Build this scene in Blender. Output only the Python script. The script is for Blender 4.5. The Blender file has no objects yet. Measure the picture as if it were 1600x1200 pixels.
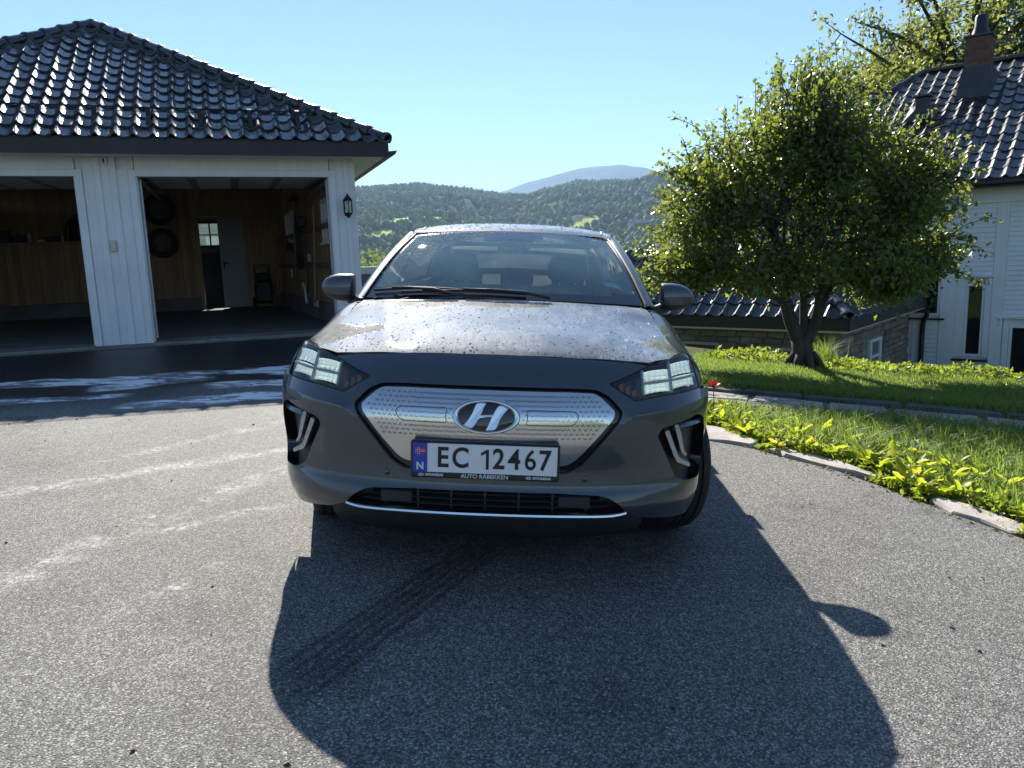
import bpy, bmesh, math, random
import numpy as np
from mathutils import Vector, Matrix
from mathutils.geometry import delaunay_2d_cdt
R = math.radians
random.seed(7)
RNG = np.random.default_rng(11)
scene = bpy.context.scene
COL = scene.collection

# ---------------------------------------------------------------- camera, sky, sun, exposure
PITCH, ROLL = R(9.5), R(2.0)
cam_data = bpy.data.cameras.new('camera')
cam = bpy.data.objects.new('camera', cam_data)
COL.objects.link(cam)
_f = Vector((0, math.cos(PITCH), -math.sin(PITCH)))
_r0, _u0 = Vector((1, 0, 0)), Vector((0, math.sin(PITCH), math.cos(PITCH)))
_r = _r0 * math.cos(ROLL) - _u0 * math.sin(ROLL)
_u = _r0 * math.sin(ROLL) + _u0 * math.cos(ROLL)
cam.matrix_world = Matrix(((_r.x, _u.x, -_f.x, 0), (_r.y, _u.y, -_f.y, 0), (_r.z, _u.z, -_f.z, 0), (0, 0, 0, 1)))
cam_data.sensor_width = 36
cam_data.lens = 36 * 1180 / 1600
cam_data.clip_start = 0.05
cam_data.clip_end = 30000
scene.camera = cam

SUN_EL, SUN_AZ = R(34.0), R(-11.0)          # azimuth from +Y towards +X
world = bpy.data.worlds.new('World')
scene.world = world
world.use_nodes = True
wn = world.node_tree.nodes
bg = wn['Background']
sky_node = wn.new('ShaderNodeTexSky')
sky_node.sky_type = 'NISHITA'
sky_node.sun_disc = False
sky_node.sun_elevation = SUN_EL
sky_node.sun_rotation = SUN_AZ
sky_node.altitude = 0
sky_node.air_density = 1.0
sky_node.dust_density = 0.0
sky_node.ozone_density = 5.0
world.node_tree.links.new(sky_node.outputs[0], bg.inputs[0])
bg.inputs[1].default_value = 0.047
sun_data = bpy.data.lights.new('sun', 'SUN')
sun_data.energy = 3.6
sun_data.angle = R(0.55)
sun_data.color = (1.0, 0.94, 0.84)
sun = bpy.data.objects.new('sun', sun_data)
COL.objects.link(sun)
_sd = Vector((math.sin(SUN_AZ) * math.cos(SUN_EL), math.cos(SUN_AZ) * math.cos(SUN_EL), math.sin(SUN_EL)))
sun.rotation_euler = _sd.to_track_quat('Z', 'Y').to_euler()
vs = scene.view_settings
vs.view_transform = 'Standard'
vs.look = 'None'
vs.gamma = 1.0
vs.exposure = 1.7
vs.use_curve_mapping = False
scene.cycles.max_bounces = 8
scene.cycles.transparent_max_bounces = 16
scene.cycles.volume_bounces = 0
scene.cycles.caustics_reflective = False
scene.cycles.caustics_refractive = False
scene.cycles.sample_clamp_indirect = 8
scene.cycles.use_denoising = True

# ---------------------------------------------------------------- helpers
def sstep(a, b, x):
    t = np.clip((np.asarray(x, float) - a) / (b - a), 0, 1)
    return t * t * (3 - 2 * t)

def tag(o, label=None, cat=None, group=None, kind=None):
    if label: o['label'] = label
    if cat: o['category'] = cat
    if group: o['group'] = group
    if kind: o['kind'] = kind
    return o

def empty(name, loc=(0, 0, 0), rot=(0, 0, 0), parent=None):
    o = bpy.data.objects.new(name, None)
    COL.objects.link(o)
    o.location = loc
    o.rotation_euler = rot
    o.empty_display_size = 0.2
    if parent: o.parent = parent
    return o

def link_mesh(name, me, mat, parent=None, loc=None, rot=None):
    o = bpy.data.objects.new(name, me)
    COL.objects.link(o)
    if mat is not None and not len(me.materials): me.materials.append(mat)
    if parent: o.parent = parent
    if loc is not None: o.location = loc
    if rot is not None: o.rotation_euler = rot
    return o

def np_mesh(name, V, F, mat, parent=None, smooth=False, colors=None):
    """V (n,3), F (m,k) with one k for all faces."""
    V = np.asarray(V, np.float32); F = np.asarray(F, np.int32)
    me = bpy.data.meshes.new(name)
    m, k = F.shape
    me.vertices.add(len(V)); me.vertices.foreach_set('co', V.ravel())
    me.loops.add(m * k); me.loops.foreach_set('vertex_index', F.ravel())
    me.polygons.add(m)
    me.polygons.foreach_set('loop_start', np.arange(0, m * k, k, dtype=np.int32))
    me.polygons.foreach_set('loop_total', np.full(m, k, dtype=np.int32))
    if smooth: me.polygons.foreach_set('use_smooth', np.ones(m, dtype=bool))
    me.update(calc_edges=True)
    if colors is not None:
        ca = me.color_attributes.new('col', 'FLOAT_COLOR', 'POINT')
        c = np.ones((len(V), 4), np.float32); c[:, :3] = colors
        ca.data.foreach_set('color', c.ravel())
    return link_mesh(name, me, mat, parent)

class MB:
    def __init__(self): self.v, self.f = [], []
    def add(self, vs, fs):
        n = len(self.v)
        self.v += [tuple(p) for p in vs]
        self.f += [tuple(i + n for i in q) for q in fs]
        return self
    def box(self, x0, x1, y0, y1, z0, z1, M=None, c=0.0):
        if x1 < x0: x0, x1 = x1, x0
        if y1 < y0: y0, y1 = y1, y0
        if z1 < z0: z0, z1 = z1, z0
        if c <= 0:
            p = [Vector((x, y, z)) for x in (x0, x1) for y in (y0, y1) for z in (z0, z1)]
            f = [(0, 1, 3, 2), (4, 6, 7, 5), (0, 4, 5, 1), (2, 3, 7, 6), (0, 2, 6, 4), (1, 5, 7, 3)]
        else:
            p = []; f = []
            for i, (X, sx) in enumerate(((x0, 1), (x1, -1))):
                for Y, sy in ((y0, 1), (y1, -1)):
                    for Z, sz in ((z0, 1), (z1, -1)):
                        p += [Vector((X, Y + sy * c, Z + sz * c)), Vector((X + sx * c, Y, Z + sz * c)), Vector((X + sx * c, Y + sy * c, Z))]
            I = lambda a, b, d, k: (a * 4 + b * 2 + d) * 3 + k
            f = [(I(0,0,0,0), I(0,0,1,0), I(0,1,1,0), I(0,1,0,0)), (I(1,0,0,0), I(1,1,0,0), I(1,1,1,0), I(1,0,1,0)),
                 (I(0,0,0,1), I(1,0,0,1), I(1,0,1,1), I(0,0,1,1)), (I(0,1,0,1), I(0,1,1,1), I(1,1,1,1), I(1,1,0,1)),
                 (I(0,0,0,2), I(0,1,0,2), I(1,1,0,2), I(1,0,0,2)), (I(0,0,1,2), I(1,0,1,2), I(1,1,1,2), I(0,1,1,2))]
            for a in (0, 1):
                for b in (0, 1):
                    f.append((I(a,b,0,0), I(a,b,0,1), I(a,b,1,1), I(a,b,1,0)))
                    f.append((I(a,0,b,0), I(a,0,b,2), I(a,1,b,2), I(a,1,b,0)))
                    f.append((I(0,a,b,1), I(0,a,b,2), I(1,a,b,2), I(1,a,b,1)))
                    for d in (0, 1): f.append((I(a,b,d,0), I(a,b,d,1), I(a,b,d,2)))
        if M is not None: p = [M @ q for q in p]
        return self.add(p, f)
    def quad(self, a, b, c, d): return self.add([a, b, c, d], [(0, 1, 2, 3)])
    def tube(self, pts, r, n=8, caps=True):
        P = [Vector(p) for p in pts]
        rr = r if isinstance(r, (list, tuple, np.ndarray)) else [r] * len(P)
        T = []
        for i in range(len(P)):
            a = P[max(i - 1, 0)]; b = P[min(i + 1, len(P) - 1)]
            d = (b - a); T.append(d.normalized() if d.length > 1e-9 else Vector((0, 0, 1)))
        ref = Vector((0, 0, 1)) if abs(T[0].z) < 0.9 else Vector((1, 0, 0))
        u = T[0].cross(ref).normalized()
        vs = []; fs = []
        for i, p in enumerate(P):
            u = (u - T[i] * u.dot(T[i]))
            u = u.normalized() if u.length > 1e-6 else T[i].orthogonal().normalized()
            w = T[i].cross(u)
            for k in range(n):
                a = 2 * math.pi * k / n
                vs.append(p + (u * math.cos(a) + w * math.sin(a)) * rr[i])
        for i in range(len(P) - 1):
            for k in range(n):
                k2 = (k + 1) % n
                fs.append((i * n + k, i * n + k2, (i + 1) * n + k2, (i + 1) * n + k))
        if caps:
            fs.append(tuple(range(n - 1, -1, -1))); fs.append(tuple((len(P) - 1) * n + k for k in range(n)))
        return self.add(vs, fs)
    def lathe(self, prof, n=24, M=None, closed=False):
        vs = []; fs = []; m = len(prof)
        for k in range(n):
            a = 2 * math.pi * k / n
            for r, z in prof:
                q = Vector((r * math.cos(a), r * math.sin(a), z))
                vs.append(M @ q if M is not None else q)
        for k in range(n):
            k2 = (k + 1) % n
            for j in range(m if closed else m - 1):
                j2 = (j + 1) % m
                fs.append((k * m + j, k2 * m + j, k2 * m + j2, k * m + j2))
        return self.add(vs, fs)
    def prism(self, poly, h0, h1, fn):
        """poly of (a,b); fn(a,b,h) -> point."""
        n = len(poly)
        vs = [fn(a, b, h0) for a, b in poly] + [fn(a, b, h1) for a, b in poly]
        fs = [tuple(range(n - 1, -1, -1)), tuple(range(n, 2 * n))] + [(i, (i + 1) % n, n + (i + 1) % n, n + i) for i in range(n)]
        return self.add(vs, fs)
    def grid(self, fn, nu, nv):
        vs = [fn(i / nu, j / nv) for j in range(nv + 1) for i in range(nu + 1)]
        fs = [(j * (nu + 1) + i, j * (nu + 1) + i + 1, (j + 1) * (nu + 1) + i + 1, (j + 1) * (nu + 1) + i) for j in range(nv) for i in range(nu)]
        return self.add(vs, fs)
    def mesh(self, name, mat=None, smooth=False, sharp=None, fix=True):
        me = bpy.data.meshes.new(name)
        me.from_pydata([tuple(p) for p in self.v], [], self.f)
        if fix:
            bm = bmesh.new(); bm.from_mesh(me)
            bmesh.ops.recalc_face_normals(bm, faces=bm.faces)
            if sharp is not None:
                for e in bm.edges:
                    if len(e.link_faces) == 2 and e.calc_face_angle(0) > sharp: e.smooth = False
            bm.to_mesh(me); bm.free()
        if smooth:
            me.polygons.foreach_set('use_smooth', [True] * len(me.polygons))
        if mat is not None: me.materials.append(mat)
        me.update()
        return me
    def build(self, name, mat, parent=None, smooth=False, sharp=None, fix=True):
        return link_mesh(name, self.mesh(name, mat, smooth, sharp, fix), mat, parent)

def bx(name, mat, parent, *a, c=0.0, M=None):
    return MB().box(*a, c=c, M=M).build(name, mat, parent)

def catmull(pts, n=6):
    P = [Vector(p) for p in pts]; out = []
    for i in range(len(P) - 1):
        a, b, c, d = P[max(i - 1, 0)], P[i], P[i + 1], P[min(i + 2, len(P) - 1)]
        for k in range(n):
            t = k / n
            out.append(0.5 * ((2 * b) + (c - a) * t + (2 * a - 5 * b + 4 * c - d) * t * t + (3 * b - a - 3 * c + d) * t ** 3))
    out.append(P[-1]); return out

# ---------------------------------------------------------------- materials
def new_mat(name):
    m = bpy.data.materials.new(name); m.use_nodes = True
    nt = m.node_tree; return m, nt, nt.nodes['Principled BSDF'], nt.nodes['Material Output']

def N(nt, t, **kw):
    n = nt.nodes.new(t)
    for k, v in kw.items():
        if k.startswith('_'): setattr(n, k[1:], v)
        else: n.inputs[k].default_value = v
    return n

def ramp(nt, fac, stops, interp='LINEAR'):
    n = nt.nodes.new('ShaderNodeValToRGB'); n.color_ramp.interpolation = interp
    el = n.color_ramp.elements
    while len(el) < len(stops): el.new(0.5)
    for e, (p, c) in zip(el, stops):
        e.position = p; e.color = (c, c, c, 1) if isinstance(c, (int, float)) else (*c, 1)
    nt.links.new(fac, n.inputs[0]); return n

def noise_tex(nt, scale, detail=4, rough=0.55, coord=None, vec_scale=None, kind='ShaderNodeTexNoise'):
    n = nt.nodes.new(kind); n.inputs['Scale'].default_value = scale
    if 'Detail' in n.inputs: n.inputs['Detail'].default_value = detail
    if 'Roughness' in n.inputs: n.inputs['Roughness'].default_value = rough
    tc = coord
    if tc is None:
        t = nt.nodes.new('ShaderNodeTexCoord'); tc = t.outputs['Object']
    if vec_scale is not None:
        mp = nt.nodes.new('ShaderNodeMapping'); mp.inputs['Scale'].default_value = vec_scale
        nt.links.new(tc, mp.inputs[0]); tc = mp.outputs[0]
    nt.links.new(tc, n.inputs['Vector']); return n

def mixc(nt, fac, a, b, mode='MIX'):
    n = nt.nodes.new('ShaderNodeMix'); n.data_type = 'RGBA'; n.blend_type = mode
    L = nt.links
    for sock, val in ((n.inputs[0], fac), (n.inputs[6], a), (n.inputs[7], b)):
        if hasattr(val, 'links'): L.new(val, sock)
        elif isinstance(val, (tuple, list)): sock.default_value = (*val, 1)
        else: sock.default_value = val
    return n.outputs[2]

def bump(nt, height, strength=0.3, dist=0.01, normal=None):
    b = nt.nodes.new('ShaderNodeBump'); b.inputs['Strength'].default_value = strength; b.inputs['Distance'].default_value = dist
    nt.links.new(height, b.inputs['Height'])
    if normal is not None: nt.links.new(normal, b.inputs['Normal'])
    return b.outputs[0]

def mat(name, col, rough=0.5, metal=0.0, var=0.12, scale=6.0, bmp=0.0, bscale=40.0, coat=0.0, coat_rough=0.03, spec=0.5, vec=None, rvar=0.0):
    """plain principled material with soft colour variation and optional fine relief."""
    m, nt, p, out = new_mat(name)
    p.inputs['Roughness'].default_value = rough
    p.inputs['Metallic'].default_value = metal
    p.inputs['Specular IOR Level'].default_value = spec
    if coat:
        p.inputs['Coat Weight'].default_value = coat; p.inputs['Coat Roughness'].default_value = coat_rough
    n = noise_tex(nt, scale, 5, 0.6, vec_scale=vec)
    lo = tuple(c * (1 - var) for c in col); hi = tuple(min(1, c * (1 + var)) for c in col)
    r = ramp(nt, n.outputs[0], [(0.3, lo), (0.7, hi)])
    nt.links.new(r.outputs[0], p.inputs['Base Color'])
    if rvar:
        rr = ramp(nt, n.outputs[0], [(0.3, max(0, rough - rvar)), (0.7, min(1, rough + rvar))])
        nt.links.new(rr.outputs[0], p.inputs['Roughness'])
    if bmp:
        n2 = noise_tex(nt, bscale, 4, 0.6, vec_scale=vec)
        nt.links.new(bump(nt, n2.outputs[0], bmp, 0.004), p.inputs['Normal'])
    return m

def leaf_mat(name, c1, c2, trans=(0.35, 0.42, 0.05), tf=0.45, rough=0.42, attr=True):
    """two-sided leaf: glossy diffuse + light passing through."""
    m, nt, p, out = new_mat(name)
    if attr:
        a = nt.nodes.new('ShaderNodeAttribute'); a.attribute_name = 'col'; fac = a.outputs['Fac']
    else:
        oi = nt.nodes.new('ShaderNodeObjectInfo'); fac = oi.outputs['Random']
    col = mixc(nt, fac, c1, c2)
    nt.links.new(col, p.inputs['Base Color'])
    p.inputs['Roughness'].default_value = rough
    tr = nt.nodes.new('ShaderNodeBsdfTranslucent')
    tcol = mixc(nt, fac, tuple(t * 0.75 for t in trans), trans)
    nt.links.new(tcol, tr.inputs[0])
    mx = nt.nodes.new('ShaderNodeMixShader'); mx.inputs[0].default_value = tf
    nt.links.new(p.outputs[0], mx.inputs[1]); nt.links.new(tr.outputs[0], mx.inputs[2])
    nt.links.new(mx.outputs[0], out.inputs[0])
    return m

def glass_mat(name, tint=(0.9, 0.95, 0.93), refl=0.12, rough=0.01, alpha_dirt=0.0):
    """thin clear pane: see-through with a fresnel reflection."""
    m, nt, p, out = new_mat(name)
    nt.nodes.remove(p)
    tr = nt.nodes.new('ShaderNodeBsdfTransparent'); tr.inputs[0].default_value = (*tint, 1)
    gl = nt.nodes.new('ShaderNodeBsdfGlossy'); gl.inputs['Roughness'].default_value = rough
    fr = nt.nodes.new('ShaderNodeFresnel'); fr.inputs[0].default_value = 1.5
    ad = nt.nodes.new('ShaderNodeMath'); ad.operation = 'ADD'; ad.use_clamp = True
    nt.links.new(fr.outputs[0], ad.inputs[0]); ad.inputs[1].default_value = refl - 0.04
    mx = nt.nodes.new('ShaderNodeMixShader')
    nt.links.new(ad.outputs[0], mx.inputs[0]); nt.links.new(tr.outputs[0], mx.inputs[1]); nt.links.new(gl.outputs[0], mx.inputs[2])
    nt.links.new(mx.outputs[0], out.inputs[0])
    return m
# ================================================================ THE SETTING
GA = R(19.8)                                  # garage: front line runs along this angle
GO = np.array([-5.07, 9.93, -0.96])           # garage: middle of its front at floor level
ge = np.array([math.cos(GA), math.sin(GA)]); gm = np.array([-math.sin(GA), math.cos(GA)])

def ground_z(x, y):
    x = np.asarray(x, float); y = np.asarray(y, float)
    b = -1.25 - 0.0655 * np.clip(x, -1.5, 9) + 0.02 * np.clip(-1.5 - x, 0, 12)
    yl = (x - GO[0]) * gm[0] + (y - GO[1]) * gm[1]
    sl = (x - GO[0]) * ge[0] + (y - GO[1]) * ge[1]
    w = sstep(-2.6, -0.25, yl) * sstep(5.5, 3.5, sl)
    b = b * (1 - w) - 1.0 * w
    c = (x - 4.83) * 0.6 + (y - 9.0) * 0.8     # beyond the crest behind the lawn the ground falls away
    b = b - 2.6 * sstep(0.1, 4.0, c) - 0.10 * np.clip(c - 3.5, 0, 60)
    r = np.hypot(x, y)
    fwd = sstep(-0.2, 0.35, y / np.maximum(r, 1e-6))
    b = b - (22 * sstep(40, 260, r) + 45 * sstep(300, 1200, r)) * fwd
    return b

# ---- ground sheet to the horizon
gm_, gnt, gp_, gout = new_mat('grass_ground')
n1 = noise_tex(gnt, 0.35, 6, 0.6); n2 = noise_tex(gnt, 14, 6, 0.7)
c1 = ramp(gnt, n1.outputs[0], [(0.35, (0.055, 0.085, 0.02)), (0.65, (0.10, 0.125, 0.03))])
c2 = ramp(gnt, n2.outputs[0], [(0.35, (0.35, 0.33, 0.25)), (0.6, (1, 1, 1))])
gnt.links.new(mixc(gnt, 1.0, c1.outputs[0], c2.outputs[0], 'MULTIPLY'), gp_.inputs['Base Color'])
gp_.inputs['Roughness'].default_value = 0.9
gp_.inputs['Specular IOR Level'].default_value = 0.15
gnt.links.new(bump(gnt, n2.outputs[0], 0.7, 0.05), gp_.inputs['Normal'])
M_GROUND = gm_

def graded(n, near, far):
    t = np.linspace(-1, 1, n); k = np.arcsinh(far / near)
    return near * np.sinh(t * k)
gx = graded(260, 3.0, 12000); gy = graded(260, 3.0, 12000) + 4
GX, GY = np.meshgrid(gx, gy)
GZ = ground_z(GX, GY)
V = np.stack([GX, GY, GZ], -1).reshape(-1, 3)
nx = len(gx); ii, jj = np.meshgrid(np.arange(nx - 1), np.arange(len(gy) - 1))
q = (jj * nx + ii).ravel()
ground = np_mesh('ground', V, np.stack([q, q + 1, q + nx + 1, q + nx], -1), M_GROUND, smooth=True)
tag(ground, kind='structure')

# ---- sheets laid over the ground
def sheet(name, poly, material, dz, step=0.35, parent=None, skirt=0.0, zf=None):
    zf = zf or ground_z
    P = []
    n = len(poly)
    for i in range(n):
        a = np.array(poly[i], float); b = np.array(poly[(i + 1) % n], float)
        k = max(1, int(np.hypot(*(b - a)) / step))
        for j in range(k): P.append(a + (b - a) * j / k)
    nb = len(P)
    pa = np.array(P)
    xs = np.arange(pa[:, 0].min(), pa[:, 0].max(), step); ys = np.arange(pa[:, 1].min(), pa[:, 1].max(), step)
    gx_, gy_ = np.meshgrid(xs, ys); C = np.stack([gx_.ravel(), gy_.ravel()], -1)
    ins = inside(C, pa)
    for c in C[ins]: P.append(c)
    verts, edges, faces, _, _, _ = delaunay_2d_cdt([Vector(p) for p in P], [(i, (i + 1) % nb) for i in range(nb)], [], 0, 1e-4)
    va = np.array([(v.x, v.y) for v in verts])
    cen = np.array([va[list(f)].mean(0) for f in faces])
    keep = inside(cen, pa)
    F = [tuple(f) for f, k in zip(faces, keep) if k]
    z = zf(va[:, 0], va[:, 1]) + dz
    m = MB(); m.v = [(a, b, c) for (a, b), c in zip(va, z)]; m.f = F
    if skirt:
        s = len(m.v)
        zb = zf(pa[:nb, 0] if nb else pa[:, 0], np.array(P)[:nb, 1]) + dz
        pb = np.array(P)[:nb]
        for (x, y), zz in zip(pb, zb): m.v += [(x, y, zz), (x, y, zz - skirt)]
        for i in range(nb):
            j = (i + 1) % nb
            m.f.append((s + 2 * i, s + 2 * j, s + 2 * j + 1, s + 2 * i + 1))
    o = m.build(name, material, parent, smooth=True)
    if sum(p.normal.z for p in o.data.polygons) < 0: o.data.flip_normals()
    return o

def inside(C, poly):
    C = np.asarray(C, float); x, y = C[:, 0], C[:, 1]
    r = np.zeros(len(C), bool); n = len(poly)
    for i in range(n):
        x0, y0 = poly[i]; x1, y1 = poly[(i + 1) % n]
        c = ((y0 > y) != (y1 > y))
        with np.errstate(divide='ignore', invalid='ignore'):
            r ^= c & (x < (x1 - x0) * (y - y0) / (y1 - y0 + 1e-12) + x0)
    return r

# asphalt: aggregate, worn patches, dried soap streaks, wet wash water and a wet tyre track
am, ant, ap, aout = new_mat('asphalt')
tc = ant.nodes.new('ShaderNodeTexCoord').outputs['Object']
agg = noise_tex(ant, 170, 0, coord=tc, kind='ShaderNodeTexVoronoi')
agg2 = noise_tex(ant, 420, 3, 0.7, coord=tc)
big = noise_tex(ant, 0.55, 5, 0.6, coord=tc)
mid = noise_tex(ant, 5.5, 5, 0.65, coord=tc)
stone = ramp(ant, agg.outputs['Color'], [(0.10, (0.105, 0.102, 0.096)), (0.55, (0.25, 0.243, 0.228)), (0.95, (0.60, 0.585, 0.55))])
pit = ramp(ant, agg.outputs['Distance'], [(0.25, 1.0), (0.75, 0.3)])
c = mixc(ant, 0.8, stone.outputs[0], pit.outputs[0], 'MULTIPLY')
fine = ramp(ant, agg2.outputs[0], [(0.35, 0.55), (0.65, 1.35)])
c = mixc(ant, 0.6, c, fine.outputs[0], 'MULTIPLY')
bigr = ramp(ant, big.outputs[0], [(0.3, 0.74), (0.7, 1.16)])
c = mixc(ant, 1.0, c, bigr.outputs[0], 'MULTIPLY')
blot = noise_tex(ant, 2.4, 6, 0.7, coord=tc); blr = ramp(ant, blot.outputs[0], [(0.30, 0.62), (0.46, 0.94), (0.66, 0.97), (0.78, 1.15)])
c = mixc(ant, 1.0, c, blr.outputs[0], 'MULTIPLY')
big_st = noise_tex(ant, 62, 0, coord=tc, kind='ShaderNodeTexVoronoi')
bs_m = ramp(ant, big_st.outputs['Distance'], [(0.22, 1.0), (0.34, 0.0)]); bs_c = ramp(ant, big_st.outputs['Color'], [(0.0, (0.05, 0.05, 0.05)), (0.5, (0.2, 0.195, 0.18)), (1.0, (0.70, 0.68, 0.64))])
c = mixc(ant, mixc(ant, 1.0, bs_m.outputs[0], (0.55, 0.55, 0.55), 'MULTIPLY'), c, bs_c.outputs[0])
dist_n = noise_tex(ant, 0.8, 3, 0.6, coord=tc)

def math_n(op, a, b=None, clamp=False):
    n = ant.nodes.new('ShaderNodeMath'); n.operation = op; n.use_clamp = clamp
    for i, v in enumerate((a, b)):
        if v is None: continue
        if hasattr(v, 'links'): ant.links.new(v, n.inputs[i])
        else: n.inputs[i].default_value = v
    return n.outputs[0]

def streak(a, b, w, wob=0.12, soft=1.0):
    """soft band along the line a-b on the ground, frayed by noise."""
    a = np.array(a); b = np.array(b); d = b - a; L = np.hypot(*d)
    mp = ant.nodes.new('ShaderNodeMapping'); mp.vector_type = 'TEXTURE'
    mp.inputs['Location'].default_value = (a[0], a[1], 0); mp.inputs['Rotation'].default_value = (0, 0, math.atan2(d[1], d[0]))
    ant.links.new(tc, mp.inputs[0])
    sp = ant.nodes.new('ShaderNodeSeparateXYZ'); ant.links.new(mp.outputs[0], sp.inputs[0])
    yy = math_n('ADD', sp.outputs[1], math_n('MULTIPLY', math_n('SUBTRACT', dist_n.outputs[0], 0.5), wob * 4))
    across = math_n('SUBTRACT', 1.0, math_n('DIVIDE', math_n('ABSOLUTE', yy), w), True)
    e0 = math_n('DIVIDE', sp.outputs[0], 0.3, True)
    e1 = math_n('DIVIDE', math_n('SUBTRACT', L, sp.outputs[0]), 0.3, True)
    return math_n('MULTIPLY', math_n('POWER', across, soft), math_n('MULTIPLY', e0, e1))

def vmax(xs):
    r = xs[0]
    for x in xs[1:]: r = math_n('MAXIMUM', r, x)
    return r

soap = vmax([streak((-2.1, 2.35), (-1.2, 4.45), 0.13, 0.10), streak((-2.9, 3.6), (-1.3, 4.75), 0.12, 0.10),
             streak((-2.6, 4.3), (-1.4, 5.6), 0.10, 0.16), streak((-1.75, 3.1), (-1.05, 3.6), 0.06, 0.1), streak((-1.45, 2.3), (-1.1, 2.95), 0.06, 0.1)])
foam = vmax([streak((-6.0, 7.0), (-2.0, 8.35), 0.20, 0.22, 0.6), streak((-2.9, 7.0), (-1.3, 7.75), 0.26, 0.24, 0.6), streak((-4.1, 7.25), (-3.0, 7.65), 0.30, 0.26, 0.6),
             streak((-5.2, 6.15), (-3.4, 6.75), 0.14, 0.10, 0.7), streak((-3.3, 6.1), (-1.2, 6.9), 0.22, 0.16, 0.8), streak((-2.6, 7.9), (-1.0, 8.4), 0.14, 0.1, 0.7)])
fray = ramp(ant, mid.outputs[0], [(0.42, 0.0), (0.6, 1.0)])
st_n = noise_tex(ant, 2.0, 6, 0.68, coord=tc, vec_scale=(1, 2.4, 1)); st_n.inputs['Distortion'].default_value = 0.8
fr2 = ramp(ant, st_n.outputs[0], [(0.46, 0.0), (0.54, 1.0)])
brk = noise_tex(ant, 38, 4, 0.7, coord=tc)
brkr = ramp(ant, brk.outputs[0], [(0.44, 0.08), (0.60, 1.0)])
soapm = math_n('MULTIPLY', math_n('MULTIPLY', math_n('MULTIPLY', soap, 1.5, True), fray.outputs[0], True), brkr.outputs[0])
spl = noise_tex(ant, 3.0, 6, 0.7, coord=tc)
splr = ramp(ant, spl.outputs[0], [(0.66, 0.0), (0.74, 0.55)])
sx = ant.nodes.new('ShaderNodeSeparateXYZ'); ant.links.new(tc, sx.inputs[0])
leftm = math_n('MULTIPLY', math_n('SUBTRACT', -0.6, sx.outputs[0], True), splr.outputs[0])
soapm = math_n('MAXIMUM', soapm, math_n('MULTIPLY', leftm, brkr.outputs[0]))
foamm = math_n('MULTIPLY', math_n('MULTIPLY', foam, 2.2, True), math_n('ADD', math_n('MULTIPLY', fr2.outputs[0], 0.95), 0.15), True)
# wet band in front of the garage
gyl = math_n('ADD', math_n('MULTIPLY', math_n('SUBTRACT', sx.outputs[0], float(GO[0])), float(gm[0])), math_n('MULTIPLY', math_n('SUBTRACT', sx.outputs[1], float(GO[1])), float(gm[1])))
wobble = math_n('MULTIPLY', math_n('SUBTRACT', dist_n.outputs[0], 0.5), 2.4)
gyw = math_n('ADD', gyl, wobble)
wet1 = math_n('MULTIPLY', math_n('DIVIDE', math_n('ADD', gyw, 4.1), 0.9, True), math_n('LESS_THAN', sx.outputs[0], 1.6))
_ta, _tb = np.array((0.06, 3.5)), np.array((-0.76, 1.82)); _tn = np.array((_tb - _ta)[::-1] * np.array((1, -1))); _tn = _tn / np.hypot(*_tn)
track = vmax([streak(_ta + _tn * o_, _tb + _tn * o_ * 1.15, 0.016, 0.012, 0.4) for o_ in (-.075, -.035, .005, .04, .08)] + [math_n('MULTIPLY', streak(_ta, _tb, 0.12, 0.015, 0.4), 0.38), math_n('MULTIPLY', streak((-0.45, 2.2), (-0.1, 2.9), 0.05, 0.1, 0.5), fray.outputs[0])])
drip = math_n('MULTIPLY', vmax([streak((-0.9, 3.55), (0.9, 3.45), 0.5, 0.2, 0.6), streak((0.3, 2.95), (0.75, 3.05), 0.12, 0.2, 0.6)]), fray.outputs[0])
wet = math_n('MAXIMUM', math_n('MAXIMUM', wet1, math_n('MULTIPLY', track, 0.72, True)), drip, True)
wetc = ramp(ant, wet, [(0.0, 1.0), (1.0, 0.20)])
c = mixc(ant, 1.0, c, wetc.outputs[0], 'MULTIPLY')
c = mixc(ant, math_n('MULTIPLY', soapm, 0.62), c, (0.66, 0.65, 0.62))
c = mixc(ant, foamm, c, (0.92, 0.93, 0.94))
ant.links.new(c, ap.inputs['Base Color'])
rr = ramp(ant, wet, [(0.0, 0.75), (1.0, 0.36)])
ant.links.new(rr.outputs[0], ap.inputs['Roughness'])
ap.inputs['Specular IOR Level'].default_value = 0.28
hgt = math_n('ADD', math_n('MULTIPLY', pit.outputs[0], 1.0), math_n('MULTIPLY', agg2.outputs[0], 0.5))
ant.links.new(bump(ant, hgt, 0.7, 0.004), ap.inputs['Normal'])
M_ASPHALT = am

def gw(s, y): return tuple(GO[:2] + ge * s + gm * y)     # garage plan -> world plan
EDGE = [(5.2, -9), (4.2, -4), (3.35, 0), (2.80, 2.0), (2.52, 2.9), (2.40, 3.35), (2.24, 3.75), (2.10, 4.2), (1.98, 4.5), (1.72, 4.85), (1.52, 5.2), (1.42, 5.6), (1.44, 6.1), (1.6, 6.7), (1.9, 7.45)]
drive_poly = EDGE + [(2.0, 8.6), (1.3, 10.6), (-0.6, 12.0), gw(3.3, 1.2), gw(3.2, -0.18), gw(-3.5, -0.18), gw(-6.5, -0.2), (-13, 5.5), (-13, -9)]
driveway = sheet('driveway', drive_poly, M_ASPHALT, 0.014, 0.4, skirt=0.06)
tag(driveway, kind='structure')

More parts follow.
